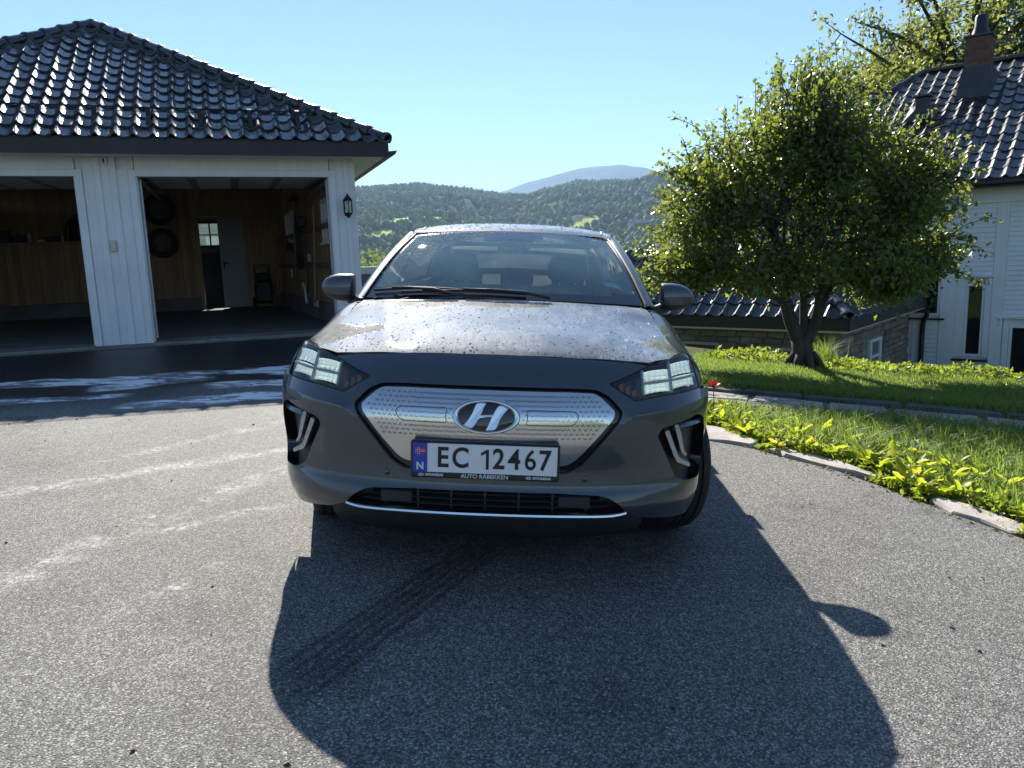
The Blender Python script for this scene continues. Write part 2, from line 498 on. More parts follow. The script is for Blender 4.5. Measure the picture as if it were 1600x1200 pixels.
# ---- stone path between weed strip and lawn, kerb of dark stones along the lawn
M_FLAG = mat('flagstone', (0.30, 0.275, 0.25), 0.85, var=0.3, scale=5, bmp=0.5, bscale=30)
M_KERB = mat('kerb_stone', (0.085, 0.08, 0.075), 0.8, var=0.3, scale=7, bmp=0.5, bscale=30)
kd = np.array([2.58, -1.08]); kd /= np.hypot(*kd); kn = np.array([-kd[1], kd[0]])     # along kerb / towards lawn
K0 = np.array([1.87, 7.35])
def kw(a, b): return K0 + kd * a + kn * b
path = sheet('path', [tuple(kw(-0.35, -0.02)), tuple(kw(9, -0.02)), tuple(kw(9, -0.8)), tuple(kw(0.5, -0.8)), tuple(kw(-0.2, -0.6))], mat('path_sand', (0.12, 0.105, 0.085), 0.95, var=0.3, scale=12), 0.008, 0.3)
tag(path, kind='structure')
def slab_mesh(poly, h, jit=0.006, rnd=random):
    """irregular flat stone: top inset from its foot, plan outline kept."""
    n = len(poly); cx = sum(p[0] for p in poly) / n; cy = sum(p[1] for p in poly) / n
    m = MB()
    lo = [(x, y, -0.06) for x, y in poly]
    mi = [(x, y, h * 0.55) for x, y in poly]
    hi = [(cx + (x - cx) * 0.93, cy + (y - cy) * 0.93, h + rnd.uniform(-jit, jit)) for x, y in poly]
    m.v = lo + mi + hi
    for i in range(n):
        j = (i + 1) % n
        m.f += [(i, j, n + j, n + i), (n + i, n + j, 2 * n + j, 2 * n + i)]
    m.f.append(tuple(range(2 * n, 3 * n)))
    return m
a = -0.15
rnd = random.Random(5)
while a < 5.6:
    w = rnd.uniform(0.45, 0.75)
    for b0, b1 in ((-0.39, -0.05), (-0.77, -0.41)):
        p = [(a + 0.02, b0 + .015), (a + w * .5, b0 + rnd.uniform(0, .03)), (a + w - 0.02, b0 + .02), (a + w - .01 - rnd.uniform(0, .03), b1 - .02), (a + w * .45, b1 - rnd.uniform(0, .03)), (a + .02 + rnd.uniform(0, .03), b1 - .02)]
        cx, cy = kw(a + w / 2, (b0 + b1) / 2)
        poly = [tuple(kw(*t) - np.array([cx, cy])) for t in p]
        o = slab_mesh(poly, 0.012).build('paving_stone', M_FLAG, path)
        o.location = (cx, cy, float(ground_z(cx, cy)) + 0.012)
        o.rotation_euler = (0, R(3.7), 0)
    a += w
kerb = empty('lawn_kerb', (K0[0], K0[1], float(ground_z(*K0))))
tag(kerb, kind='structure')
a = -0.3
while a < 8.5:
    w = rnd.uniform(0.5, 0.85)
    h = 0.055 + rnd.uniform(-0.012, 0.012)
    poly = [(-w / 2 + .006, -.055 + rnd.uniform(-.01, .01)), (0, -.055 + rnd.uniform(-.012, .012)), (w / 2 - .006, -.055 + rnd.uniform(-.01, .01)), (w / 2 - .006, .055), (0, .05), (-w / 2 + .006, .055)]
    o = slab_mesh(poly, h).build('kerb_stone', M_KERB, kerb)
    c_ = kw(a + w / 2, 0.03)
    o.location = (c_[0] - K0[0], c_[1] - K0[1], float(ground_z(*c_)) - float(ground_z(*K0)))
    o.rotation_euler = (0, R(3.4), math.atan2(kd[1], kd[0]))
    a += w
# lawn: turf cushion behind the kerb
def lawn_z(x, y):
    b = (np.asarray(x) - K0[0]) * kn[0] + (np.asarray(y) - K0[1]) * kn[1]
    return ground_z(x, y) + 0.055 * sstep(0.06, 0.25, b) + 0.03 * np.sin(np.asarray(x) * 1.9) * np.sin(np.asarray(y) * 1.4) * sstep(0.2, 1, b)
lawn = sheet('lawn', [tuple(kw(-0.6, 0.09)), tuple(kw(9, 0.09)), tuple(kw(10, 5.2)), tuple(kw(-1.2, 4.6)), tuple(kw(-0.9, 1.5))], M_GROUND, 0.012, 0.25, zf=lawn_z)
tag(lawn, kind='structure')

# loose flat stones along the driveway edge
M_EDGE = mat('edging_stone', (0.40, 0.36, 0.33), 0.9, var=0.22, scale=9, bmp=0.5, bscale=45)
def edge_stone(pts, label):
    cx = sum(p[0] for p in pts) / len(pts); cy = sum(p[1] for p in pts) / len(pts)
    P = []
    n = len(pts)
    for i in range(n):
        x0, y0 = pts[i]; x1, y1 = pts[(i + 1) % n]
        P += [(x0 - cx, y0 - cy), ((x0 + x1) / 2 - cx + rnd.uniform(-.02, .02), (y0 + y1) / 2 - cy + rnd.uniform(-.02, .02))]
    o = slab_mesh(P, 0.028, 0.008).build('edging_stone', M_EDGE)
    o.location = (cx, cy, float(ground_z(cx, cy)) + 0.006); o.rotation_euler = (0, R(3.7), 0)
    tag(o, label, 'stone', 'flat stones edging the driveway')
edge_stone([(1.36, 5.62), (1.34, 5.22), (1.62, 5.02), (1.72, 5.15), (1.58, 5.62)], 'flat pale stone at the driveway edge beside the car tyre')
edge_stone([(1.72, 4.98), (1.76, 4.80), (1.98, 4.50), (2.14, 4.28), (2.20, 4.36), (2.08, 4.62), (1.84, 4.98)], 'long pale stone slab edging the driveway, in the middle of the weeds')
edge_stone([(2.24, 3.92), (2.24, 3.72), (2.36, 3.44), (2.50, 3.42), (2.46, 3.66), (2.34, 3.94)], 'pale sandy edging stone half under weeds, nearest the camera')

# ---- hills across the valley
AZ = [-80, -60, -40, -25, -11.6, -8.8, -6.5, -4.2, -1.9, 0.0, 1.72, 2.96, 5.27, 6.6, 9.6, 11.1, 12.0, 16, 22, 35, 60, 80]
EL = [3.5, 4.5, 4.9, 5.2, 5.42, 5.46, 5.55, 5.31, 5.02, 4.68, 4.62, 4.99, 5.39, 5.29, 5.28, 5.7, 5.87, 6.4, 6.4, 6.0, 5.0, 4.0]
def fbm(x, y, oct=5, s=1.0, seed=0):
    r = np.zeros_like(x, dtype=float); a = 1.0; f = s
    rg = np.random.default_rng(seed)
    for o in range(oct):
        for k in range(3):
            th = rg.uniform(0, 2 * np.pi); ph = rg.uniform(0, 6.28)
            r += a / 3 * np.sin(f * (x * np.cos(th) + y * np.sin(th)) + ph + 1.3 * np.sin(f * .7 * (x * np.cos(th + 1.9) + y * np.sin(th + 1.9)) + ph))
        a *= 0.5; f *= 2.03
    return r
R0, RC = 420.0, 2700.0
def hill_z(az, t):
    """height of the far hillside; az in degrees, t 0 at its foot .. 1 at the crest (RC metres out)."""
    r = R0 + (RC - R0) * t
    zc = np.tan(np.radians(np.interp(az, AZ, EL))) * RC - 9
    x = r * np.sin(np.radians(az)); y = r * np.cos(np.radians(az))
    prof = np.interp(t, [0, .12, .35, .6, .8, 1.0, 1.3], [0, .07, .28, .58, .80, 1.0, 0.9])
    z = -50 + (zc + 50) * prof
    z = z + (fbm(x, y, 4, 1 / 210, 3) * 26) * sstep(0.0, 0.25, t) * sstep(1.02, 0.7, t) + fbm(x, y, 3, 1 / 90, 4) * 5 * sstep(1.2, .9, t)
    return x, y, z
FIELDS = [(-7.8, .51, .8, .010), (-7.1, .455, 1.4, .020), (-5.1, .455, .55, .018), (-9.4, .37, .9, .014), (-9.5, .43, 1.2, .011), (2.1, .455, 1.3, .015), (3.2, .475, 1.0, .012), (5.7, .48, 1.1, .013), (7.3, .57, .6, .011), (4.2, .42, 1.3, .015), (10.3, .385, 1.2, .018), (11.2, .30, 1.6, .03), (9.8, .24, 1.4, .03), (-2.2, .43, .6, .010), (.6, .40, .8, .010), (-3.4, .47, .7, .006), (8.3, .44, .8, .006)]
def field_mask(az, t):
    m = np.zeros_like(az)
    for a, b, w, h in FIELDS:
        u = (az - a) / w; v = (t - b - 0.012 * (az - a)) / h
        m = np.maximum(m, sstep(1.15, 0.85, np.abs(u) ** 3 + np.abs(v) ** 3))
    return m
az1 = np.concatenate([np.linspace(-80, -15, 60, endpoint=False), np.linspace(-15, 17, 300, endpoint=False), np.linspace(17, 80, 60)])
t1 = np.linspace(0, 1.3, 170)
A_, T_ = np.meshgrid(az1, t1)
hx, hy, hz = hill_z(A_, T_)
fm = field_mask(A_, T_)
rgn = fbm(hx, hy, 3, 1 / 60, 9) * .5 + .5
fcol = np.stack([0.40 + .08 * rgn, 0.50 + .07 * rgn, 0.12 + 0 * rgn], -1)
brown = (A_ > 9.4)[..., None]
fcol = np.where(brown, np.stack([0.17 + .04 * rgn, 0.14 + .03 * rgn, 0.085 + 0 * rgn], -1), fcol)
gcol = np.stack([0.035 + .02 * rgn, 0.05 + .025 * rgn, 0.02 + 0 * rgn], -1)
hcol = gcol * (1 - fm[..., None]) + fcol * fm[..., None]
hm_, hnt, hp_, ho_ = new_mat('hillside')
at_ = hnt.nodes.new('ShaderNodeAttribute'); at_.attribute_name = 'col'
hn = noise_tex(hnt, 0.05, 6, 0.7)
hr = ramp(hnt, hn.outputs[0], [(0.3, 0.7), (0.7, 1.25)])
hnt.links.new(mixc(hnt, 1, at_.outputs[0], hr.outputs[0], 'MULTIPLY'), hp_.inputs['Base Color'])
hp_.inputs['Roughness'].default_value = 1; hp_.inputs['Specular IOR Level'].default_value = 0.05
na = len(az1); ii, jj = np.meshgrid(np.arange(na - 1), np.arange(len(t1) - 1)); q = (jj * na + ii).ravel()
hills = np_mesh('hills', np.stack([hx, hy, hz], -1).reshape(-1, 3), np.stack([q, q + 1, q + na + 1, q + na], -1), hm_, smooth=True, colors=hcol.reshape(-1, 3))
tag(hills, kind='structure')
# the far mountain
CA = [-60, -30, -14, -6, -2, 0.03, 1.75, 3.59, 5.56, 7.1, 8.44, 9.63, 10.81, 14, 20, 40, 60]
CE = [3.5, 4.2, 4.4, 4.2, 4.4, 4.86, 5.48, 5.82, 6.19, 6.30, 6.32, 6.08, 5.71, 5.4, 5.8, 5.0, 4.0]
az2 = np.linspace(-60, 60, 420); t2 = np.linspace(0, 1, 40)
A2, T2 = np.meshgrid(az2, t2)
r2 = 4300 + 3200 * T2
x2 = r2 * np.sin(np.radians(A2)); y2 = r2 * np.cos(np.radians(A2))
zc2 = np.tan(np.radians(np.interp(A2, CA, CE))) * 7500
z2 = -30 + (zc2 + 30) * np.interp(T2, [0, .5, .85, 1], [0, .55, .93, 1]) + fbm(x2, y2, 5, 1 / 700, 21) * 60 * sstep(0, .3, T2) * sstep(1, .8, T2) + fbm(x2, y2, 3, 1 / 130, 22) * 6
M_MOUNT = mat('mountain_forest', (0.03, 0.045, 0.035), 1.0, var=0.45, scale=0.012, spec=0.05)
n2_ = len(az2); ii, jj = np.meshgrid(np.arange(n2_ - 1), np.arange(len(t2) - 1)); q = (jj * n2_ + ii).ravel()
mountain = np_mesh('mountain', np.stack([x2, y2, z2], -1).reshape(-1, 3), np.stack([q, q + 1, q + n2_ + 1, q + n2_], -1), M_MOUNT, smooth=True)
tag(mountain, kind='structure')

# forest on the hillside: thousands of small crowns
M_FOREST = leaf_mat('forest_foliage', (0.040, 0.068, 0.028), (0.17, 0.21, 0.07), (0.36, 0.46, 0.12), 0.32, 0.75)
def crowns(X, Y, Z, H, W, conifer, shade):
    n = len(X); K = 7; rings = [(0.0, 0.05), (0.18, 0.8), (0.5, 1.0), (0.8, 0.66), (1.0, 0.06)]
    ringc = [(0.0, 0.9), (0.3, 0.72), (0.55, 0.48), (0.8, 0.24), (1.0, 0.02)]
    V = np.zeros((n, 5, K, 3)); rot = RNG.uniform(0, 6.28, n)
    for j in range(5):
        hgt = np.where(conifer, ringc[j][0], rings[j][0]); rad = np.where(conifer, ringc[j][1] * .62, rings[j][1])
        for k in range(K):
            a = rot + 2 * np.pi * k / K + j * .4
            rr = rad * W * .5 * RNG.uniform(.65, 1.3, n)
            V[:, j, k, 0] = X + np.cos(a) * rr; V[:, j, k, 1] = Y + np.sin(a) * rr
            V[:, j, k, 2] = Z + H * (hgt + RNG.uniform(-.07, .07, n))
    b = (np.arange(n) * 5 * K)[:, None]
    F = []
    for j in range(4):
        for k in range(K):
            k2 = (k + 1) % K
            F.append(np.stack([b[:, 0] + j * K + k, b[:, 0] + j * K + k2, b[:, 0] + (j + 1) * K + k2, b[:, 0] + (j + 1) * K + k], -1))
    F = np.concatenate(F)
    C = np.repeat(shade, 5 * K)[:, None] * np.ones(3)
    return V.reshape(-1, 3), F, C
nT = 15000
ta = RNG.uniform(-17, 19, nT); tt = RNG.uniform(0.0, 1.0, nT) ** 0.9
crest = RNG.random(nT) < .12; tt[crest] = RNG.uniform(.9, 1.03, crest.sum())
X, Y, Z = hill_z(ta, tt)
clear = fbm(X, Y, 3, 1 / 75, 31)
keep = (field_mask(ta, tt) < .2) & ((clear > -0.75) | (tt > .7))
ta, tt, X, Y, Z = ta[keep], tt[keep], X[keep], Y[keep], Z[keep]
H = RNG.uniform(9, 17, len(X)); con = RNG.random(len(X)) < np.interp(tt, [0, .4, 1], [.12, .35, .75])
W = np.where(con, H * .62, H * RNG.uniform(.75, 1.05, len(X)))
shade = np.clip(RNG.random(len(X)) * .75 + np.where(con, 0, .2) + .12 * fbm(X, Y, 2, 1 / 160, 41), 0, 1)
V, F, C = crowns(X, Y, Z - 1.5, H, W, con, shade)
forest = np_mesh('forest', V, F, M_FOREST, colors=C)
tag(forest, 'mixed forest covering the hillside across the valley', 'forest', kind='stuff')
# ================================================================ ROOF TILES (shared by the three roofs)
def glazed(name, col, rough=0.16):
    m, nt, p, out = new_mat(name)
    oi = nt.nodes.new('ShaderNodeObjectInfo')
    v = ramp(nt, oi.outputs['Random'], [(0, 0.75), (1, 1.3)])
    n = noise_tex(nt, 9, 5, 0.65)
    d = ramp(nt, n.outputs[0], [(0.45, col), (0.8, tuple(c * 1.9 + 0.006 for c in col))])
    nt.links.new(mixc(nt, 1, d.outputs[0], v.outputs[0], 'MULTIPLY'), p.inputs['Base Color'])
    r = ramp(nt, n.outputs[0], [(0.35, rough), (0.8, rough + 0.22)])
    r3 = ramp(nt, oi.outputs['Random'], [(0, 0.8), (.7, 1.0), (1, 2.2)])
    nt.links.new(mixc(nt, 1, r.outputs[0], r3.outputs[0], 'MULTIPLY'), p.inputs['Roughness'])
    p.inputs['Coat Weight'].default_value = 0.5; p.inputs['Coat Roughness'].default_value = 0.08
    n2 = noise_tex(nt, 26, 3, 0.5)
    nt.links.new(bump(nt, n2.outputs[0], 0.25, 0.006), p.inputs['Normal'])
    return m
M_TILE = glazed('black_glazed_tile', (0.026, 0.030, 0.036), 0.22)
M_TILE2 = glazed('dark_glazed_tile', (0.030, 0.029, 0.032), 0.28)
M_FASCIA = mat('fascia_dark_brown', (0.018, 0.014, 0.014), 0.5, var=0.2, scale=3)

def tile_verts(w, L, thick=0.016, nu=9):
    """one S-shaped roof tile; u across, v up the slope, h off the roof plane."""
    def prof(u):
        roll = math.exp(-((u - 0.80) / 0.135) ** 2) * 0.050 + math.exp(-((u + 0.20) / 0.135) ** 2) * 0.050
        pan = -0.012 * math.sin(math.pi * min(max(u / 0.62, 0), 1))
        return roll + pan
    m = MB()
    us = [i / nu * 1.06 for i in range(nu + 1)]
    top0 = [(u * w, -0.035, prof(u) + 0.036) for u in us]; top1 = [(u * w, L + 0.01, prof(u) + 0.010) for u in us]
    bot0 = [(u * w, -0.035, prof(u) + 0.036 - thick * 1.4) for u in us]
    n = nu + 1
    m.v = top0 + top1 + bot0
    for i in range(nu):
        m.f += [(i, i + 1, n + i + 1, n + i), (2 * n + i, 2 * n + i + 1, i + 1, i)]
    m.f += [(0, n, 2 * n), (nu, 2 * n + nu, n + nu)]
    return m

def tiled_slope(parent, origin, U, Vv, w, L, cols, rows, clip=None, visible=None, material=None, name='tile', rnd=random.Random(3)):
    """lay tiles on a roof plane: origin at the eave, U along it, Vv up the slope. clip: list of (point, normal) half-planes, kept where (p-point).normal<0."""
    U = Vector(U).normalized(); Vv = Vector(Vv).normalized(); Nn = U.cross(Vv).normalized()
    base = tile_verts(w, L)
    me_full = base.mesh('roof_tile_mesh', material, smooth=True, sharp=R(50))
    rest = MB()
    for j in range(rows):
        for i in range(cols[0], cols[1]):
            o0 = Vector(origin) + U * (i * w) + Vv * (j * L)
            M = Matrix(((U.x, Vv.x, Nn.x, o0.x), (U.y, Vv.y, Nn.y, o0.y), (U.z, Vv.z, Nn.z, o0.z), (0, 0, 0, 1)))
            corners = [M @ Vector((a * w, b * L, 0)) for a in (0, 1.05) for b in (-.1, 1.02)]
            state = 1
            for p, n in (clip or []):
                d = [(c - Vector(p)).dot(Vector(n)) for c in corners]
                if min(d) > 0: state = 0; break
                if max(d) > 0: state = 2
            if not state: continue
            wob = Matrix.Translation((rnd.uniform(-.003, .003), rnd.uniform(-.004, .004), rnd.uniform(-.002, .002))) @ Matrix.Rotation(rnd.uniform(-.008, .008), 4, 'Z') @ Matrix.Rotation(rnd.gauss(0, .010), 4, 'X') @ Matrix.Rotation(rnd.gauss(0, .014), 4, 'Y')
            Mw = M @ wob
            if visible is not None and not visible(i, j):
                if state == 1: rest.add([Mw @ Vector(v) for v in base.v], base.f)
                continue
            if state == 1:
                o = bpy.data.objects.new(name, me_full); COL.objects.link(o); o.parent = parent; o.matrix_local = Mw
            else:
                bm = bmesh.new()
                me0 = bpy.data.meshes.new('cut_tile'); me0.from_pydata([tuple(Mw @ Vector(v)) for v in base.v], [], base.f)
                bm.from_mesh(me0)
                for p, n in clip:
                    bmesh.ops.bisect_plane(bm, geom=bm.verts[:] + bm.edges[:] + bm.faces[:], plane_co=Vector(p), plane_no=Vector(n), clear_outer=True)
                if len(bm.faces):
                    bmesh.ops.recalc_face_normals(bm, faces=bm.faces)
                    bm.to_mesh(me0); me0.polygons.foreach_set('use_smooth', [True] * len(me0.polygons))
                    link_mesh(name, me0, material, parent)
                bm.free()
    if rest.v:
        o = rest.build('tile_field', material, parent, smooth=True, sharp=R(50), fix=False); o['kind'] = 'stuff'

def cap_row(parent, a, b, r, n, material, name='ridge_tile', start=0):
    """row of overlapping half-round caps from a down to b."""
    a = Vector(a); b = Vector(b); d = (b - a); L = d.length / n; d.normalize()
    s = d.cross(Vector((0, 0, 1))).normalized(); up = s.cross(d).normalized()
    m = MB(); K = 9
    vs = []
    for t, rr in ((-0.012, r * .86), (L * .80, r * 0.98), (L * .82, r * 1.13), (L * .93, r * 1.15), (L * 1.0, r * 1.06), (L * 1.0, r * .9)):
        for k in range(K):
            ang = math.pi * (k / (K - 1)) * 1.36 - math.pi * 0.18
            vs.append((t, math.cos(ang) * rr, math.sin(ang) * rr * 0.82))
    fs = [(j * K + k, j * K + k + 1, (j + 1) * K + k + 1, (j + 1) * K + k) for j in range(5) for k in range(K - 1)]
    m.add(vs, fs)
    me = m.mesh('ridge_tile_mesh', material, smooth=True, sharp=R(40))
    for i in range(n):
        o0 = a + d * (i * L)
        M = Matrix(((d.x, s.x, up.x, o0.x), (d.y, s.y, up.y, o0.y), (d.z, s.z, up.z, o0.z), (0, 0, 0, 1)))
        o = bpy.data.objects.new(name, me); COL.objects.link(o); o.parent = parent; o.matrix_local = M

# ================================================================ GARAGE
def paint_white(name, col=(0.83, 0.83, 0.82), vec=(1, 1, 0.12)):
    m, nt, p, out = new_mat(name)
    n = noise_tex(nt, 14, 6, 0.6, vec_scale=vec); n3 = noise_tex(nt, 1.6, 4, 0.6)
    a = ramp(nt, n.outputs[0], [(0.35, tuple(c * 0.93 for c in col)), (0.65, col)])
    b = ramp(nt, n3.outputs[0], [(0.35, 0.9), (0.65, 1.0)])
    nt.links.new(mixc(nt, 1, a.outputs[0], b.outputs[0], 'MULTIPLY'), p.inputs['Base Color'])
    p.inputs['Roughness'].default_value = 0.5
    g = noise_tex(nt, 60, 4, 0.6, vec_scale=(1, 1, 0.06))
    nt.links.new(bump(nt, g.outputs[0], 0.12, 0.003), p.inputs['Normal'])
    return m
M_WHITE = paint_white('white_painted_wood')
M_SOFFIT = paint_white('white_soffit', (0.74, 0.74, 0.72), (0.12, 1, 1))

def pine_mat(name, col):
    m, nt, p, out = new_mat(name)
    oi = nt.nodes.new('ShaderNodeObjectInfo')
    n = noise_tex(nt, 9, 6, 0.65, vec_scale=(3, 3, 0.18)); k = noise_tex(nt, 3.3, 2, 0.5, kind='ShaderNodeTexVoronoi')
    a = ramp(nt, n.outputs[0], [(0.3, tuple(c * 0.7 for c in col)), (0.7, tuple(c * 1.2 for c in col))])
    kn_ = ramp(nt, k.outputs['Distance'], [(0.03, 0.3), (0.09, 1.0)])
    v = ramp(nt, oi.outputs['Random'], [(0, 0.78), (1, 1.15)])
    c = mixc(nt, 1, a.outputs[0], kn_.outputs[0], 'MULTIPLY'); c = mixc(nt, 1, c, v.outputs[0], 'MULTIPLY')
    nt.links.new(c, p.inputs['Base Color']); p.inputs['Roughness'].default_value = 0.6
    return m
M_PINE = pine_mat('pine_panelling', (0.40, 0.245, 0.13))
M_CONC = mat('garage_concrete', (0.16, 0.155, 0.15), 0.75, var=0.3, scale=3, bmp=0.3)
M_FTILE = mat('floor_tile_grey', (0.22, 0.21, 0.20), 0.45, var=0.25, scale=8, bmp=0.1)
M_BLACK = mat('black_iron', (0.012, 0.012, 0.013), 0.5, var=0.2)
M_RUBBER = mat('tyre_rubber', (0.016, 0.016, 0.017), 0.8, var=0.3, scale=20, bmp=0.3, bscale=120)
M_STEEL = mat('grey_steel', (0.42, 0.43, 0.45), 0.4, 0.8, var=0.1)
M_PLASTIC = mat('black_plastic', (0.02, 0.02, 0.022), 0.55, var=0.25, scale=12)
M_CREAM = mat('cream_plastic', (0.62, 0.58, 0.42), 0.5, var=0.05)
M_GLASS = glass_mat('window_glass', (0.85, 0.9, 0.88), 0.10)

gar = empty('double_garage', (GO[0], GO[1], GO[2]), (0, 0, GA))
tag(gar, 'white wooden double garage with black tiled hip roof and both bays open', 'garage')
GW = 3.14
# foundation and floor, row of edge tiles in each doorway
bx('foundation', M_CONC, gar, -3.7, GW - 0.02, 0.03, 8.3, -2.6, -0.01)
bx('floor', M_CONC, gar, -3.65, GW - 0.06, 0.06, 8.25, -0.005, 0.012)
for x0, x1 in ((-2.78, -0.34), (0.34, 2.79)):
    n = 11; w = (x1 - x0) / n
    for i in range(n):
        for y0, y1 in ((-0.20, 0.0), (0.005, 0.20), (0.205, 0.40)):
            bx('floor_tile', M_FTILE, gar, x0 + i * w + .003, x0 + (i + 1) * w - .003, y0 + .003, y1 - .003, -0.06, 0.016 + random.uniform(0, .002), c=0.003)
bx('threshold', M_CONC, gar, -3.6, 3.1, -0.2, 0.02, -0.5, 0.0)
# walls (outer skin)
bx('side_wall', M_WHITE, gar, GW - 0.12, GW - 0.004, 0.05, 8.3, 0.0, 2.42)
bx('side_wall', M_WHITE, gar, -3.76, -3.64, 0.05, 8.3, 0.0, 2.42)
bw = bx('back_wall', M_WHITE, gar, -3.64, GW - 0.12, 8.2, 8.3, 0.0, 2.75)
# front: pier boards (board-on-board)
def board(x0, x1, z0, z1, y, t=0.022):
    bx('board', M_WHITE, gar, x0, x1, y, y + t, z0, z1, c=0.003)
for x0, x1, y in ((-0.345, -0.262, -0.030), (-0.260, -0.115, -0.004), (-0.128, -0.055, -0.028), (-0.066, 0.066, -0.004), (0.050, 0.125, -0.028), (0.112, 0.262, -0.004), (0.264, 0.347, -0.030)):
    board(x0, x1, 0.005, 2.235 if abs(x0) > .26 or abs(x1) > .26 else 2.40, y)
bx('pier', M_WHITE, gar, -0.33, 0.33, 0.019, 0.16, 0.0, 2.42)
for x0, x1, y in ((2.783, 2.866, -0.030), (2.868, 3.01, -0.004), (2.985, 3.05, -0.028), (3.035, 3.14, -0.004)):
    board(x0, x1, 0.005, 2.235 if x1 < 2.87 else 2.40, y)
bx('pier', M_WHITE, gar, 2.80, 3.02, 0.019, 0.16, 0.0, 2.42)
for x0, x1, y in ((-2.866, -2.783, -0.030), (-3.05, -2.868, -0.004), (-3.3, -3.06, -0.004), (-3.62, -3.31, -0.004)):
    board(x0, x1, 0.005, 2.235 if x0 > -2.87 else 2.40, y)
bx('pier', M_WHITE, gar, -3.62, -2.80, 0.019, 0.16, 0.0, 2.42)
for x0, x1 in ((-2.782, -0.346), (0.348, 2.782)):
    board(x0 - 0.082, x1 + 0.082, 2.152, 2.236, -0.032)
    board(x0, x1, 2.238, 2.40, -0.010)
    bx('lintel', M_WHITE, gar, x0 - .01, x1 + .01, 0.014, 0.15, 2.155, 2.42)
    bx('reveal', M_WHITE, gar, x0 - .003, x0 + .016, -0.006, 0.16, 0.02, 2.15)
    bx('reveal', M_WHITE, gar, x1 - .016, x1 + .003, -0.006, 0.16, 0.02, 2.15)
bx('frieze', M_WHITE, gar, -3.62, GW + .004, -0.045, 0.0, 2.402, 2.44)
# roof: hip, apex over (-.3, 3.0)
EX0, EX1, EY0, EY1, EZ = -4.20, 3.56, -0.42, 9.3, 2.56
AX, AY, AZ_ = -0.32, 3.0, 4.74
roof = MB()
c00, c10, c11, c01 = (EX0, EY0, EZ), (EX1, EY0, EZ), (EX1, EY1, EZ), (EX0, EY1, EZ)
ap, rb = (AX, AY, AZ_), (AX, EY1 - 3.4, AZ_)
roof.add([c00, c10, c11, c01, ap, rb], [(0, 1, 4), (1, 2, 5, 4), (2, 3, 5), (3, 0, 4, 5)])
roofo = roof.build('roof', M_FASCIA, gar)
# eave: fascia, gutter, soffit
bx('fascia', M_FASCIA, gar, EX0, EX1 - 0.005, EY0 - 0.03, EY0 - 0.005, 2.385, 2.575)
bx('fascia', M_FASCIA, gar, EX1 - .03, EX1 - 0.005, EY0 - 0.004, EY1, 2.385, 2.575)
bx('fascia_trim', M_FASCIA, gar, EX0, EX1 + 0.02, EY0 - 0.045, EY0 - 0.031, 2.372, 2.425)
gut = MB()
prof = [(-0.001, 0.05), (0.11, 0.062), (0.105, 0.045), (0.085, 0.012), (0.045, -0.012), (0.0, -0.008)]
gut.prism([(a, b) for a, b in prof], EY0 - 0.03, EY1, lambda a, b, h: (EX1 + a, h, 2.40 + b))
gut.build('gutter', M_FASCIA, gar)
for k in range(3):
    bx('soffit_board', M_SOFFIT, gar, -3.7, EX1 - .035, EY0 + 0.003 + k * 0.14, EY0 + 0.135 + k * 0.14, 2.392, 2.408)
for k in range(3):
    bx('soffit_board', M_SOFFIT, gar, GW + .004 + k * .13, GW + .128 + k * .13, 0.01, EY1 - .1, 2.394, 2.410)
# tiles: front slope and right slope
Vs = Vector((0, AY - EY0, AZ_ - EZ)); Ls = Vs.length
cR = Vector((EX1, EY0, EZ)); cL = Vector((EX0, EY0, EZ)); apv = Vector(ap)
Nf = Vector((1, 0, 0)).cross(Vs.normalized())
hipR_n = (apv - cR).cross(Nf).normalized()
if hipR_n.x < 0: hipR_n = -hipR_n
hipL_n = (apv - cL).cross(Nf).normalized()
if hipL_n.x > 0: hipL_n = -hipL_n
GT_W, GT_L = 0.212, 0.292
tiled_slope(gar, (EX0, EY0 - 0.02, EZ + 0.012), (1, 0, 0), Vs, GT_W, GT_L, (0, 37), int(Ls / GT_L) + 1,
            clip=[(cR, hipR_n), (cL, hipL_n)], visible=lambda i, j: EX0 + i * GT_W > -1.75, material=M_TILE)
Vr = Vector((AX - EX1, 0, AZ_ - EZ))
hn = (apv - cR).cross(Vector((0, 1, 0)).cross(Vr.normalized())).normalized()
if hn.y > 0: hn = -hn
tiled_slope(gar, (EX1 + .02, EY0, EZ + .012), (0, 1, 0), Vr, GT_W, 0.30, (0, 44), int(Vr.length / .30), clip=[(cR, hn)], visible=lambda i, j: False, material=M_TILE)
up = Vector((0, 0, .056))
cap_row(gar, apv + up, cR + up * .9, 0.098, 19, M_TILE)
cap_row(gar, apv + up, cL + up * .9, 0.098, 19, M_TILE)
cap_row(gar, apv + up, Vector(rb) + up, 0.085, 9, M_TILE)
MB().lathe([(0.0, .085), (.05, .08), (.09, .055), (.11, .0), (.11, -.05)], 16, Matrix.Translation(apv + Vector((0, 0, .04)))).build('apex_cap', M_TILE, gar, smooth=True)
# snow guard on the front slope
sg = empty('snow_guard', parent=gar)
Vn = Vs.normalized()
def onroof(x, v, h): return Vector((x, EY0, EZ)) + Vn * v + Nf * h
rail = MB().tube([onroof(-2.6, .62, .145), onroof(2.66, .62, .145)], 0.011, 6); rail.tube([onroof(-2.6, .60, .10), onroof(2.66, .60, .10)], 0.005, 5)
rail.build('rail', M_BLACK, sg)
for k in range(9):
    x = 2.42 - k * 0.615
    pm = MB()
    pm.prism([(.30, .05), (.56, .05), (.70, .05), (.645, .16), (.605, .16), (.50, .09)], x - .028, x + .028, lambda a, b, h: onroof(h, a, b))
    pm.build('post', M_BLACK, sg)

